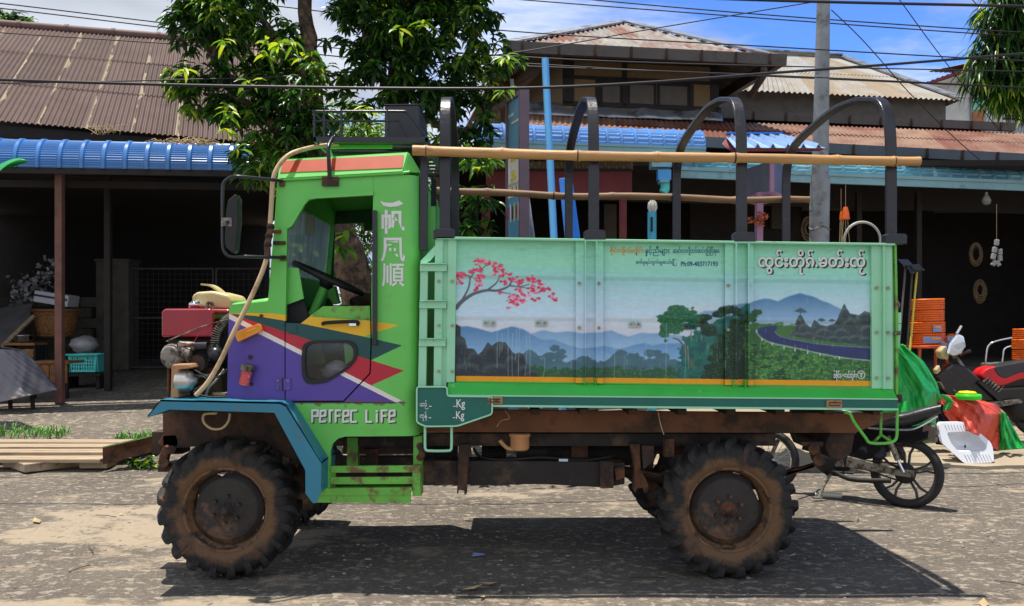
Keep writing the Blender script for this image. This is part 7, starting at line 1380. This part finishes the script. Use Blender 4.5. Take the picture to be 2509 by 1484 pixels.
mb = MB(); mb.plate(rpoly([(2303, 860), (2316, 846), (2330, 858), (2322, 882), (2306, 876)], 5), Yq-.14, Yq, m_tank); mb.plate([(2292, 906), (2302, 894), (2306, 908), (2296, 918)], Yq-.14, Yq-.05, m_tank); mb.build('indicator_lamp', MB2, bevel=.015)
mb = MB(); mb.tube(q3((2340, 822, Yq), (2354, 798, Yq)), .018, m_chrome, 10); mb.tube(q3((2350, 868, Yq), (2378, 858, Yq-.05)), .02, m_plasblack, 10); mb.tube(q3((2336, 870, Yq), (2362, 905, Yq)), .03, m_alu, 10); mb.build('handlebar', MB2)
mb = MB(); mb.plate([(2398, 938), (2420, 925), (2470, 965), (2450, 985)], Yq-.16, Yq-.12, m_plasblack); 
for k in range(6): mb.bar(q3((2408+k*7, 935+k*5, Yq-.17), (2420+k*7, 926+k*5, Yq-.17)), (0, 1, 0), .02, .012, m_alu)
mb.plate([(2425, 985), (2500, 978), (2505, 986), (2440, 998)], Yq-.2, Yq-.12, m_alu); mb.ball(P(2500, 1000, Yq), (.22, .14, .16), m_blackm, 12, 8, .12); mb.build('engine', MB2)
mt_, mr_ = MB(), MB(); motowheel(mt_, mr_, P(2275, 1000, Yq+.3), (.2, 1, 0), .28, .08, 5, m_alw, m_tyre_s); w1 = mr_.build('front_wheel', MB2); mt_.build('tyre', w1)
mt_, mr_ = MB(), MB(); motowheel(mt_, mr_, P(2540, 1010, Yq), (.1, 1, 0), .29, .09, 5, m_alw, m_tyre_s); w1 = mr_.build('rear_wheel', MB2); mt_.build('tyre', w1)

# ================================================================== tarpaulins, squat pan, hose coils and small goods at the shop front
def cloth(mb, outline, Y, depth, mat, nu=26, nv=22, wr=.03, seed=0):
    """draped sheet: left/right edges given as picture polylines from top to bottom; it bulges out of its plane and closes behind"""
    Lf, Rt = outline; r = random.Random(seed); ph = [r.uniform(0, 6) for _ in range(6)]
    def at(pl, v):
        k = v*(len(pl)-1); i = min(int(k), len(pl)-2); t = k-i; return (pl[i][0]*(1-t)+pl[i+1][0]*t, pl[i][1]*(1-t)+pl[i+1][1]*t)
    def fn(u, v):
        a, b = at(Lf, v), at(Rt, v); x, y = a[0]+(b[0]-a[0])*u, a[1]+(b[1]-a[1])*u
        tri = lambda q: 2*abs(2*((q/6.283) % 1)-1)-1
        f = wr*(1.5*tri(u*9+ph[0]+3.5*v)+.9*tri(u*17-v*6+ph[5])+math.sin(u*6+ph[0]+2.5*v)+.6*math.sin(u*23+ph[1]-3*v)+.5*math.sin(v*9+ph[2]+5*u)+.3*math.sin(u*41+v*17+ph[3])+.22*math.sin(u*67-v*31+ph[4]))*(.3+.7*v)
        Yp = Y-depth*math.sin(math.pi*min(1, max(0, u)))*(.35+.65*v)+f
        return P(x, y, Yp)
    mb.grid(fn, nu*2, nv*2, mat, True)
gt_ = MB(); cloth(gt_, ([(2130, 838), (2120, 870), (2110, 940), (2105, 1010), (2100, 1090)], [(2212, 845), (2252, 885), (2296, 960), (2293, 1020), (2288, 1085)]), 9.75, .10, m_greentarp, seed=2, wr=.045); cloth(gt_, ([(2200, 842), (2228, 880), (2256, 930), (2258, 974)], [(2212, 843), (2262, 885), (2296, 940), (2306, 980)]), 9.85, .1, m_greentarp, 12, 10, .015, seed=5)
tag(gt_.build('tarpaulin', None, origin=PZ(2200, 9.75, gz(9.75)), solid=.004), 'bright green tarpaulin draped over goods behind the truck tail', 'tarpaulin', 'tarpaulins by the shop')
TP = thing('tarpaulin', 'orange-red tarpaulin with a green corner lying in folds by the squat pan', 'tarpaulin', PZ(2390, 10.2, gz(10.2)), 'tarpaulins by the shop')
mb = MB(); cloth(mb, ([(2306, 966), (2304, 990), (2312, 1012), (2330, 1036)], [(2365, 972), (2440, 990), (2462, 1015), (2448, 1092)]), 10.15, .3, m_redtarp, seed=8, wr=.035); cloth(mb, ([(2330, 1036), (2345, 1045), (2360, 1060)], [(2448, 1060), (2448, 1080), (2446, 1104)]), 10.12, .12, m_redtarp, 14, 10, .02, seed=10); mb.build('red_sheet', TP, solid=.004)
mb = MB(); cloth(mb, ([(2452, 1005), (2448, 1040), (2446, 1075), (2444, 1104)], [(2464, 1014), (2478, 1040), (2495, 1070), (2512, 1098)]), 10.15, .15, m_greentarp, 14, 12, .025, seed=12); mb.build('green_corner', TP, solid=.004)
mb = MB(); cloth(mb, ([(2300, 966), (2318, 985), (2306, 1004)], [(2312, 966), (2345, 984), (2325, 1004)]), 10.05, .05, m_greentarp, 8, 8, .012, seed=14); mb.build('green_corner', TP, solid=.004)
mb = MB(); cloth(mb, ([(2292, 990), (2294, 1030), (2292, 1088)], [(2320, 1010), (2350, 1050), (2450, 1106)]), 10.3, .05, m_navy, 10, 8, .02, seed=16); mb.build('navy_underside', TP, solid=.004)
# white squat pan standing on edge
SP = thing('squat_pan', 'white porcelain squat toilet pan propped on its edge on the pavement', 'toilet pan', PZ(2380, 9.76, gz(9.76)+.035))
Yp = 9.76; tl = .26
def pan(x, y, d=0): return P(x, y, Yp)+Vector((0, (-(y-1135)*-.0013)*0+((1135-y)*.0016)+d, 0))
ol = rpoly([(2314, 1046), (2320, 1039), (2380, 1038), (2391, 1041), (2436, 1085), (2439, 1100), (2436, 1128), (2430, 1133), (2368, 1135), (2360, 1133), (2316, 1088)], 5, 3)
inn = rpoly([(2331, 1062), (2390, 1059), (2402, 1062), (2424, 1092), (2420, 1104), (2408, 1108), (2352, 1107), (2338, 1088)], 6, 3)
mb = MB(); mb.prism([pan(*p) for p in ol], (0, .055, .006), m_porc, [[pan(*p) for p in inn]])
k_ = len(inn); rows_ = [(0, 1.0, .0), (.05, .9, .0), (.11, .7, .0), (.14, .35, .0)]; cx_, cy_ = 2384, 1094; vs = []
for d, s, _ in rows_: vs += [pan(cx_+(x-cx_)*s, cy_+(y-cy_)*s, d+.002) for x, y in inn]
fs = [(r_*k_+i, r_*k_+(i+1) % k_, (r_+1)*k_+(i+1) % k_, (r_+1)*k_+i) for r_ in range(3) for i in range(k_)]; mb.add(vs, fs, m_porc, True); mb.add(vs[-k_:], [list(range(k_))], m_porc)
pb = mb.build('pan', SP, bevel=.006, seg=3)
mb = MB()
for i in range(9): mb.tube([pan(2330+i*7.5, 1043, -.004), pan(2333+i*7.5, 1054, -.004)], .005, m_porc, 6); mb.tube([pan(2366+i*7.4, 1113, -.004), pan(2371+i*7.4, 1128, -.004)], .005, m_porc, 6)
mb.build('foot_ridges', pb)
mb = MB(); mb.ball(pan(2382, 1098, .10), (.012, .01, .018), m_rustd, 8, 6); mb.build('drain', pb)
# orange hose coils in stacks
def coil(c, r, h, label, grp, seed):
    t = thing('hose_coil', label, 'hose coil', c, grp); mb = MB(); n = 5; pts = []
    for i in range(n*36): a = i/36*2*math.pi; q_ = r*(1+.03*math.sin(seed*2.1)); pts.append(Vector(c)+Vector((math.cos(a)*q_, math.sin(a)*q_*.9, h*.93*(i/(n*36))+.008)))
    mb.tube(pts, h/n*.5, m_orangeh, 8); mb.build('hose', t)
    mb = MB(); mb.lathe([(r*.9, .01), (r*.9, h*.86)], c, (0, 0, 1), M('coil_core', (150, 60, 20), .5), 28); mb.build('core', t); return t
base_ = P(2272, 845, 10.9); hh = P(0, 733, 10.9).z-P(0, 845, 10.9).z
for k, lb in enumerate(('bottom orange hose coil of the stack of four, with a blue label', 'second lowest orange hose coil of the stack of four', 'second from the top orange hose coil of the stack of four, in wrapping', 'topmost orange hose coil of the stack of four')):
    c = Vector((base_.x+random.uniform(-.012, .012), base_.y, base_.z+hh*k/4)); t = coil(c, .185, hh/4, lb, 'orange hose coils', k)
    if k < 2: mb = MB(); mb.rect(2262 if k == 0 else 2286, 823-28*k+2, 2306, 838-28*k+2, 10.69, 10.705, M('blue_label', (120, 150, 200), .4, var=.2)); mb.rect(2284 if k == 0 else 2290, 825-28*k+2, 2304, 830-28*k+2, 10.68, 10.69, m_letorange); mb.build('label', t)
for k in range(3): coil(Vector((P(2525, 0, 11).x, 11, P(0, 882, 11).z+.13*k)), .2, .13, ['lowest orange hose coil at the right edge', 'middle orange hose coil at the right edge', 'top orange hose coil at the right edge'][k], 'orange hose coils', 9+k)
st_ = thing('coil_stool', 'orange-legged stool under the hose coils', 'stool', Vector((base_.x, 10.9, gz(10.9))))
mb = MB(); mb.box((base_.x, 10.9, base_.z-.02), (.42, .38, .03), M('stool_orange', (214, 92, 40), .5)); mb.build('seat', st_, bevel=.008)
for sx in (-1, 1):
    for sy in (-1, 1): mb = MB(); mb.cyl((base_.x+sx*.16, 10.9+sy*.14, base_.z-.03), (base_.x+sx*.2, 10.9+sy*.17, gz(10.9)), .018, M('leg_orange', (200, 84, 40), .5), 8); mb.build('leg', st_)
ty_ = thing('toy_lid', 'small yellow and bright green plastic lid on the red tarpaulin', 'plastic lid', P(2372, 978, 10.0))
mb = MB(); mb.lathe([(0, 0), (.13, 0), (.14, .03), (.13, .06), (0, .06)], P(2372, 978, 10.0), (0, 0, 1), M('lime_plastic', (70, 214, 40), .35), 20); mb.build('base', ty_, bevel=.004)
mb = MB(); mb.lathe([(0, .06), (.09, .06), (.1, .075), (.08, .09), (.03, .095), (0, .1)], P(2369, 978, 10.0), (0, 0, 1), M('yellow_plastic', (240, 220, 20), .35), 20); mb.build('top', ty_)
# long-handled tools leaning behind the tail of the bed
for k, (x0, y0, x1, y1, c, lb) in enumerate(((2218, 650, 2196, 860, (90, 84, 76), 'hoe with a dark handle nearest the bed tail'), (2234, 665, 2215, 900, (60, 58, 56), 'hoe with a black handle in the middle of the leaning tools'), (2246, 662, 2222, 870, (214, 190, 60), 'hoe with a yellow handle furthest from the bed tail'))):
    t = thing('hoe', lb, 'hoe', P(x1, y1, 10.4), 'long-handled hoes'); mb = MB(); mb.cyl(P(x0, y0, 10.5), P(x1, y1+60, 10.3), .013, M('handle', c, .5, var=.15), 8); mb.build('handle', t)
    mb = MB(); a = P(x0, y0, 10.5); mb.box(a+Vector((-.03, -.06, .03)), (.12, .16, .012), m_plasblack, Matrix.Rotation(.5, 3, 'X')); mb.cyl(a+Vector((0, 0, -.02)), a+Vector((0, 0, .06)), .025, m_alu, 10); mb.build('blade', t)
# things hanging in the dark shop
m_btl = M('dull_white_plastic', (150, 152, 150), .5)
bs = thing('bottle_string', 'loop of white plastic bottles hanging in the dark shop doorway', 'bottles', P(2440, 585, 12.6))
for x, y, r_ in ((2441, 594, .1), (2436, 612, .15), (2433, 628, .2), (2434, 644, .5), (2444, 645, -.5), (2449, 632, -.05), (2449, 617, 0)):
    mb = MB(); mb.box(P(x, y, 12.6), (.055, .055, .085), m_btl, Matrix.Rotation(r_, 3, 'Y')); mb.build('bottle', bs, bevel=.012, seg=3)
mb = MB(); mb.cyl(P(2441, 500, 12.6), P(2441, 590, 12.6), .003, m_hose, 4); mb.build('cord', bs)
for x, y0, y1, w, lb in ((2071, 507, 537, .045, 'broad orange tassel hanging right of the pole'), (2060, 518, 538, .018, 'narrow orange tassel just right of the pole'), (2173, 468, 500, .016, 'thin orange tassel by the rearmost hoop post')):
    t = thing('tassel', lb, 'tassel', P(x, y0, 11.6), 'orange tassels'); mb = MB(); a, b = P(x, y0, 11.6), P(x, y1, 11.6); mb.tube([a, (a+b)/2, b], [w*.6, w, w*1.2], m_orangeh, 10); mb.build('head', t)
    mb = MB(); 
    for q in (-1, 0, 1): mb.cyl(b+Vector((q*w*.6, 0, 0)), b+Vector((q*w*1.2, 0, -.35)), .004, m_hose, 4)
    mb.cyl(a, a+Vector((0, 0, .3)), .003, m_hose, 4); mb.build('strings', t)
hr = MB(); hr.tube([P(2112+44*math.cos(a), 588-44*math.sin(a), 11.8) for a in np.linspace(0, 6.283, 48)[:-1]], .018, M('pale_hoop', (170, 172, 166), .5), 8, closed=True); tag(hr.build('wire_hoop', None, origin=P(2112, 600, 11.8)), 'large pale hoop hanging in the shop right of the pole', 'hoop')
m_rope = M('straw_rope', (84, 68, 44), .9, var=.3)
for x, y, r_, lb in ((1980, 560, 30, 'coil of straw rope hanging left of the utility pole'), (2390, 620, 28, 'upper coil of rope deep in the dark shop'), (2400, 710, 30, 'lower coil of rope deep in the dark shop')):
    mb = MB(); rr_ = random.Random(int(x))
    for k in range(9): q = r_*rr_.uniform(.45, 1); mb.tube([P(x+q*.55*math.cos(a)+rr_.uniform(-1, 1), y+q*math.sin(a)+k*.6, 12.9+.01*k) for a in np.linspace(0, 6.283, 26)[:-1]], .012, m_rope, 6, closed=True)
    tag(mb.build('rope_coil', None, origin=P(x, y, 12.9)), lb, 'rope coil', 'rope coils')
ch = thing('metal_chair', 'tubular metal armchair behind the second motorbike', 'chair', PZ(2440, 11.6, gz(11.6)))
mb = MB(); mb.tube(cr(q3((2412, 930, 11.6), (2415, 870, 11.6), (2425, 842, 11.6), (2470, 828, 11.6), (2510, 824, 11.6)), 5), .014, m_chrome, 8); mb.tube(cr(q3((2452, 930, 11.9), (2456, 872, 11.9), (2466, 850, 11.9), (2520, 842, 11.9)), 5), .014, m_chrome, 8); mb.build('frame', ch)
mb = MB(); mb.plate([(2440, 892), (2520, 888), (2520, 900), (2440, 902)], 11.5, 11.9, m_alu); mb.build('seat', ch, bevel=.01)
lp = thing('hanging_bulb', 'white glass bulb hanging from the shop ceiling', 'bulb', P(2416, 480, 12.9)); mb = MB(); mb.lathe([(0, -.09), (.05, -.07), (.065, -.02), (.04, .04), (.02, .06), (.02, .1)], P(2416, 488, 12.9), (0, 0, 1), M('milk_glass', (120, 120, 112), .3), 16); mb.build('bulb', lp); mb = MB(); mb.cyl(P(2416, 482, 12.9), P(2416, 466, 12.9), .005, m_wire, 5); mb.build('cord', lp)

# ================================================================== clutter on the left
for k, (x0, x1, y, Yk, lb) in enumerate(((-160, 405, 1079, 10.55, 'rearmost long grey plank of the plank deck at the left'), (-160, 390, 1090, 10.25, 'second long grey plank from the back of the plank deck'), (-160, 330, 1103, 9.95, 'wide pale plank in the middle of the plank deck'), (-160, 258, 1120, 9.62, 'front edge plank of the plank deck'))):
    a, b = P(x0, y, Yk), P(x1, y+1, Yk); z = a.z; mb = MB(); mb.box(((a.x+b.x)/2, Yk, z-.02), (b.x-a.x, .27, .04), m_wood, Matrix.Rotation(random.uniform(-.008, .008), 3, 'Z')); tag(mb.build('wooden_plank', None, origin=((a.x+b.x)/2, Yk, z), bevel=.006), lb, 'plank', 'planks lying on the ground at the left')
for x, y, Yk, w, d, rz_, lb in ((58, 1134, 9.85, .2, .8, .0, 'left block under the plank deck'), (122, 1140, 9.75, .45, 1.1, -.75, 'slanting timber sticking out under the plank deck'), (250, 1133, 9.8, .3, .7, 0, 'right block under the plank deck')):
    p = P(x, y, Yk); p.z = gz(Yk)+.045; mb = MB(); mb.box(p, (w, d*.6, .09), m_wood, Matrix.Rotation(rz_, 3, 'Z')); tag(mb.build('timber_block', None, origin=p, bevel=.008), lb, 'timber', 'timbers under the plank deck')
rb = thing('rusty_channel', 'rusty steel channel with a green top leaning from the planks towards the engine', 'steel channel', PZ(260, 9.55, 0))
mb = MB(); mb.prism(q3((251, 1094, 9.5), (372, 1066, 9.9), (430, 1062, 9.9), (430, 1092, 9.9), (372, 1102, 9.9), (252, 1138, 9.5)), (0, .012, 0), m_rust); mb.prism(q3((251, 1094, 9.5), (430, 1052, 9.9), (430, 1056, 9.9), (251, 1097, 9.5)), (.05, .22, 0), M('pale_green_paint', (150, 190, 110), .6, var=.2, dirt=(120, 80, 50), damt=.2)); mb.build('channel', rb)
def tuft(name, x, y, Y, n, h, spread, label, seed):
    r = random.Random(seed); mb = MB(); o = PZ(x, Y, gz(Y))
    for i in range(n):
        b = o+Vector((r.uniform(-1, 1)*spread, r.uniform(-.5, .5)*spread*.6, 0)); b.z = gz(b.y)-.005; hgt = h*r.uniform(.4, 1.1); a = r.uniform(0, 6.28); d = Vector((math.cos(a), math.sin(a), 0)); s = Vector((-d.y, d.x, 0))*.007
        m1 = b+d*hgt*.25+Vector((0, 0, hgt*.6)); t_ = b+d*hgt*.7+Vector((0, 0, hgt*.85)); mb.add([b-s, b+s, m1+s*.8, m1-s*.8, t_], [(0, 1, 2, 3), (3, 2, 4)], m_grass)
    o_ = mb.build(name, None, origin=o); return tag(o_, label, 'grass', kind='stuff')
tuft('grass', 40, 0, 11.1, 300, .14, .62, 'green grass tufts behind the planks at the left edge', 1); tuft('grass', 350, 0, 10.9, 150, .14, .32, 'thin green weeds beside the plank ends', 2)
wd_ = thing('weed', 'low leafy weed growing under the rusty channel', 'weed', PZ(350, 9.7, 0)); pp, dd = rosettes([(np.array(PZ(350+random.uniform(-30, 30), 9.7+random.uniform(-.1, .1), .04+random.uniform(0, .08))), np.array((0, 0, .6))) for i in range(26)], 6, 61); leaves('leaves', wd_, pp, dd, .07, .04, LEAF, [.3, .4, .2, .1], .3, 62)
# covered table at the left edge
CT = thing('covered_table', 'table covered with a grey plastic sheet at the left edge', 'table', PZ(40, 12.6, gz(12.6)))
mb = MB(); cloth(mb, ([(-80, 850), (-80, 900), (-80, 960), (-80, 1002)], [(60, 858), (95, 895), (118, 925), (142, 954)]), 12.6, .35, m_sheet, seed=21, wr=.03); cloth(mb, ([(-80, 850), (-40, 848), (20, 850)], [(-60, 848), (20, 850), (60, 858)]), 12.7, .2, m_sheet, 10, 8, .01, seed=22); mb.build('plastic_sheet', CT, solid=.004)
for x in (20, 75): mb = MB(); mb.cyl(P(x, 930, 12.6), PZ(x+6, 12.6, gz(12.6)), .03, m_darkwood, 8); mb.build('leg', CT)
gtt = MB(); gtt.grid(lambda u, v: P(-60+132*u*(1-v*.55), 398+(78-60*u)*v*1.3+10*math.sin(u*6), 11.9+.25*math.sin(u*5+v*3)), 18, 14, m_greentarp); tag(gtt.build('hanging_tarpaulin', None, origin=P(0, 440, 11.9), solid=.004), 'green tarpaulin corner hanging under the blue awning at the left edge', 'tarpaulin')
wk = thing('wicker_basket', 'large brown wicker basket by the block wall', 'basket', PZ(138, 15.6, gz(15.6))); c = P(138, 826, 15.6)
mb = MB(); mb.lathe([(.0, 0), (.26, 0), (.30, .1), (.345, .3), (.36, .46), (.375, .47), (.345, .46), (.33, .3), (.28, .03), (0, .03)], c, (0, 0, 1), m_wicker, 28); bk_o = mb.build('body', wk)
mb = MB()
for z in np.linspace(.04, .44, 10): r_ = .27+.19*z; mb.tube([c+Vector((math.cos(a)*r_*1.01, math.sin(a)*r_*1.01, z+.012*math.sin(a*14))) for a in np.linspace(0, 6.283, 60)[:-1]], .014, m_wicker, 5, closed=True)
mb.tube([c+Vector((math.cos(a)*.37, math.sin(a)*.37, .47)) for a in np.linspace(0, 6.283, 40)[:-1]], .022, m_wicker, 6, closed=True); mb.build('weave', wk)
sb_ = thing('foam_box', 'white foam box with a blue stripe tilted on top of the wicker basket', 'box', P(138, 752, 15.5)); mb = MB(); rot_ = Matrix.Rotation(.16, 3, 'Y'); cc2 = P(139, 732, 15.5); mb.box(cc2, (.6, .4, .2), m_styro, rot_); mb.build('box', sb_, bevel=.015); mb = MB(); mb.box(cc2+Vector((0, -.203, .02)), (.57, .012, .035), m_navy, rot_); mb.build('stripe', sb_)
tb = thing('plastic_basket', 'turquoise plastic basket with slotted sides on the low bench', 'basket', P(208, 910, 14.6))
mb = MB(); a, b = P(174, 868, 14.5), P(244, 911, 14.5)
hx = lambda w0, w1, y0, y1: [Vector(p) for p in ((a.x-w1, y0, a.z), (b.x+w1, y0, a.z), (b.x-w0, y0+.03, b.z), (a.x+w0, y0+.03, b.z))]
f_ = hx(.04, .0, 14.4, 0); holes_ = []
for i in range(9):
    for j in range(4):
        x0_ = a.x+.05+i*(b.x-a.x-.1)/9; z0_ = b.z+.04+j*.055; holes_.append([Vector((x0_+dx_, 14.41+.02, z0_+dz_)) for dx_, dz_ in ((0, 0), (.022, 0), (.022, .04), (0, .04))])
mb.prism(f_, (0, .008, 0), m_turq, holes_); mb.prism([p+Vector((0, .34, 0)) for p in f_], (0, .008, 0), m_turq)
for x_ in (a.x, b.x): mb.prism([Vector((x_, 14.4, a.z)), Vector((x_, 14.74, a.z)), Vector((x_, 14.74, b.z)), Vector((x_, 14.43, b.z))], (.008, 0, 0), m_turq)
mb.box(((a.x+b.x)/2, 14.58, b.z+.01), (b.x-a.x-.06, .32, .012), m_turq); mb.build('body', tb)
mb = MB(); mb.tube([Vector((a.x-.02, 14.38, a.z)), Vector((b.x+.02, 14.38, a.z)), Vector((b.x+.02, 14.76, a.z)), Vector((a.x-.02, 14.76, a.z))], .016, m_turq, 6, closed=True); mb.build('rim', tb)
for x_, c_, lb in ((226, (150, 150, 150), 'pale bottle standing in the turquoise basket'), (216, (40, 40, 44), 'dark bottle standing in the turquoise basket')):
    mb = MB(); mb.lathe([(0, 0), (.028, 0), (.03, .01), (.03, .14), (.012, .19), (.012, .23), (0, .23)], P(x_, 900, 14.6), (0, 0, 1), M('bottle', c_, .25), 14); tag(mb.build('bottle', None, origin=P(x_, 900, 14.6)), lb, 'bottle', 'bottles in the basket')
pb_ = MB(); pb_.ball(P(206, 845, 14.9), (.23, .18, .15), M('clear_bag', (150, 148, 150), .3, var=.2), 16, 10, .12); tag(pb_.build('plastic_bag', None, origin=P(206, 865, 14.9)), 'crumpled clear plastic bag behind the turquoise basket', 'bag')
bn = thing('low_bench', 'low dark bench holding the turquoise basket', 'bench', PZ(215, 14.6, gz(14.6))); mb = MB(); a, b = P(165, 912, 14.6), P(262, 920, 14.6); mb.box(((a.x+b.x)/2, 14.6, a.z-.03), (b.x-a.x, .5, .05), m_darkwood); mb.build('top', bn, bevel=.006)
for x_ in (a.x+.06, b.x-.06): mb = MB(); mb.box((x_, 14.6, (a.z-.05+gz(14.6))/2), (.06, .4, a.z-.05-gz(14.6)+.02), m_darkwood); mb.build('leg', bn)
cr_t = thing('wooden_crate', 'worn brown wooden crate table beside the post', 'crate', PZ(140, 13.6, gz(13.6)))
a, b = P(96, 886, 13.6), P(184, 975, 13.6); mb = MB(); mb.box(((a.x+b.x)/2, 13.6, a.z), (b.x-a.x+.05, .5, .04), m_wicker); mb.build('top', cr_t, bevel=.005)
for i in range(4): mb = MB(); mb.box((a.x+(i+.5)*(b.x-a.x)/4, 13.38, (a.z+b.z)/2+.12), ((b.x-a.x)/4-.012, .02, (a.z-b.z)*.55), m_wicker); mb.build('slat', cr_t)
for x_ in (a.x+.03, b.x-.03): mb = MB(); mb.box((x_, 13.4, (a.z+gz(13.4))/2), (.05, .05, a.z-gz(13.4)), m_darkwood); mb.build('leg', cr_t)
lb_ = MB(); lb_.prism(q3((0, 846, 14.6), (79, 770, 15.2), (84, 776, 15.2), (6, 853, 14.6)), (0, .06, 0), m_wood); tag(lb_.build('leaning_pole', None, origin=P(40, 810, 14.9)), 'pale timber leaning diagonally against the block wall at the left', 'timber')
bd = MB(); bd.prism(q3((-40, 760, 15.6), (80, 742, 15.8), (70, 780, 15.4), (0, 845, 14.9), (-40, 850, 14.9)), (0, .03, 0), M('dull_board', (104, 102, 104), .8, var=.2)); tag(bd.build('leaning_board', None, origin=P(20, 800, 15.4)), 'dull grey board leaning behind the diagonal timber', 'board')
pt_ = thing('cooking_pot', 'shiny aluminium pot on a pile at the left', 'pot', P(58, 838, 14.4)); mb = MB(); mb.lathe([(0, 0), (.12, 0), (.14, .02), (.14, .09), (.15, .095), (.14, .1), (.05, .115), (0, .12)], P(58, 836, 14.4), (0, 0, 1), m_chrome, 24); mb.build('body', pt_); mb = MB(); mb.lathe([(.0, .12), (.015, .12), (.02, .14), (0, .145)], P(58, 836, 14.4), (0, 0, 1), m_blackm, 10); mb.build('lid_knob', pt_)
mt2 = thing('low_rack', 'dark low rack of baskets under the aluminium pot', 'rack', PZ(60, 14.5, gz(14.5))); mb = MB(); a, b = P(20, 839, 14.5), P(100, 845, 14.5); mb.box(((a.x+b.x)/2, 14.5, a.z-.02), (b.x-a.x, .4, .04), m_wicker); mb.build('shelf', mt2); mb = MB(); mb.box(((a.x+b.x)/2, 14.5, a.z-.17), (b.x-a.x-.05, .36, .14), m_wicker); mb.build('basket', mt2, bevel=.02)
for x_ in (a.x+.03, b.x-.03): mb = MB(); mb.box((x_, 14.5, (a.z+gz(14.5))/2), (.04, .3, a.z-gz(14.5)), m_darkwood); mb.build('leg', mt2)
fo = MB(); rf_ = random.Random(12)
for i in range(230):
    t_ = rf_.random(); x = 25+105*t_+rf_.gauss(0, 9); y = 710-60*t_**2+rf_.gauss(0, 18)+abs(rf_.gauss(0, 12)); c = P(x, y, 15.9+rf_.uniform(-.1, .1)); s = rf_.uniform(.02, .05)
    d = Vector((rf_.gauss(0, 1), rf_.gauss(0, 1), rf_.gauss(0, 1))).normalized()*s; e = d.cross(Vector((rf_.gauss(0, 1), .4, 1))).normalized()*s*.7; fo.add([c-d-e, c+d-e, c+d+e, c-d+e], [(0, 1, 2), (0, 2, 3)], m_foil)
tag(fo.build('plastic_streamers', None, origin=P(80, 700, 15.9)), 'bunch of shiny white plastic film strips hanging before the block wall', 'plastic film')
# straw caught between roof and awning
sw = MB(); rs_ = random.Random(33)
for cx_, cy_, n, sp in ((262, 322, 26, 30), (440, 345, 60, 50), (500, 350, 40, 30)):
    for i in range(n):
        b = P(cx_+rs_.gauss(0, sp*.5), cy_+rs_.uniform(2, 8), 12.75); e = b+Vector((rs_.gauss(0, .14), rs_.gauss(0, .05), rs_.uniform(.0, .16 if n < 30 else .05))); sw.tube([b, (b+e)/2+Vector((0, 0, rs_.uniform(.01, .06))), e], .004, m_dry, 4)
tag(sw.build('dry_stalks', None, origin=P(300, 325, 12.75)), 'dry stalks and leaf litter lying on top of the blue awning', 'dry stalks', kind='stuff')
# litter on the road
for x, y, w, h, c, lb in ((1172, 1363, .055, .03, (150, 170, 240), 'small blue paper scrap in the shadow under the bed'), (1380, 1127, .05, .03, (200, 215, 250), 'tiny pale label stuck under the chassis')):
    if y < 1200: mb = MB(); mb.rect(x-11, y-3, x+11, y+3, 5.785, 5.795, M('paper', c, .7)); tag(mb.build('paper_label', None, origin=P(x, y, 5.79)), lb, 'label'); continue
    Yl = F*EYE/(y-HY); c0 = Vector(((x-CX)*Yl/F, Yl, .008)); mb = MB(); mb.add([c0+Vector((-.045, -.03, .0)), c0+Vector((.04, -.035, .012)), c0+Vector((.048, .03, .004)), c0+Vector((-.035, .032, .01))], [(0, 1, 2), (0, 2, 3)], M('paper', c, .7)); tag(mb.build('paper_scrap', None, origin=c0), lb, 'paper')
Yl = F*EYE/(1220-HY); c0 = Vector(((2032-CX)*Yl/F, Yl, .03)); bo = thing('crushed_bottle', 'crushed clear plastic bottle on the road near the side stand', 'bottle', (c0.x, c0.y, 0)); mb = MB(); mb.tube([c0+Vector((-.1, .03, .0)), c0+Vector((-.06, .02, 0)), c0+Vector((.02, 0, -.003)), c0+Vector((.1, -.03, 0))], [.012, .028, .024, .028], M('cloudy_plastic', (214, 206, 190), .25, var=.15), 10); mb.build('body', bo); mb = MB(); mb.cyl(c0+Vector((-.12, .035, 0)), c0+Vector((-.1, .03, 0)), .014, m_white, 10); mb.build('cap', bo)

# twigs and dry leaves scattered on the road
mb = MB(); rl = random.Random(77)
for i in range(24):
    Y = rl.uniform(4.9, 9.4); X = rl.uniform(-.58*Y, .58*Y); a = rl.uniform(0, 6.28); l = rl.uniform(.03, .09)
    if i % 2: d = Vector((math.cos(a), math.sin(a), 0))*l; s_ = Vector((-d.y, d.x, 0))*.35; c = Vector((X, Y, .012)); mb.add([c-d, c+s_, c+d+Vector((0, 0, .012)), c-s_], [(0, 1, 2, 3)], m_dry)
    else: c = Vector((X, Y, .008)); d = Vector((math.cos(a), math.sin(a), 0))*l*1.4; mb.tube([c-d, c+Vector((0, .006, .004)), c+d], .003, m_rustd, 4)
tag(mb.build('leaf_litter'), 'twigs and dry leaves scattered over the road', 'litter', kind='stuff')
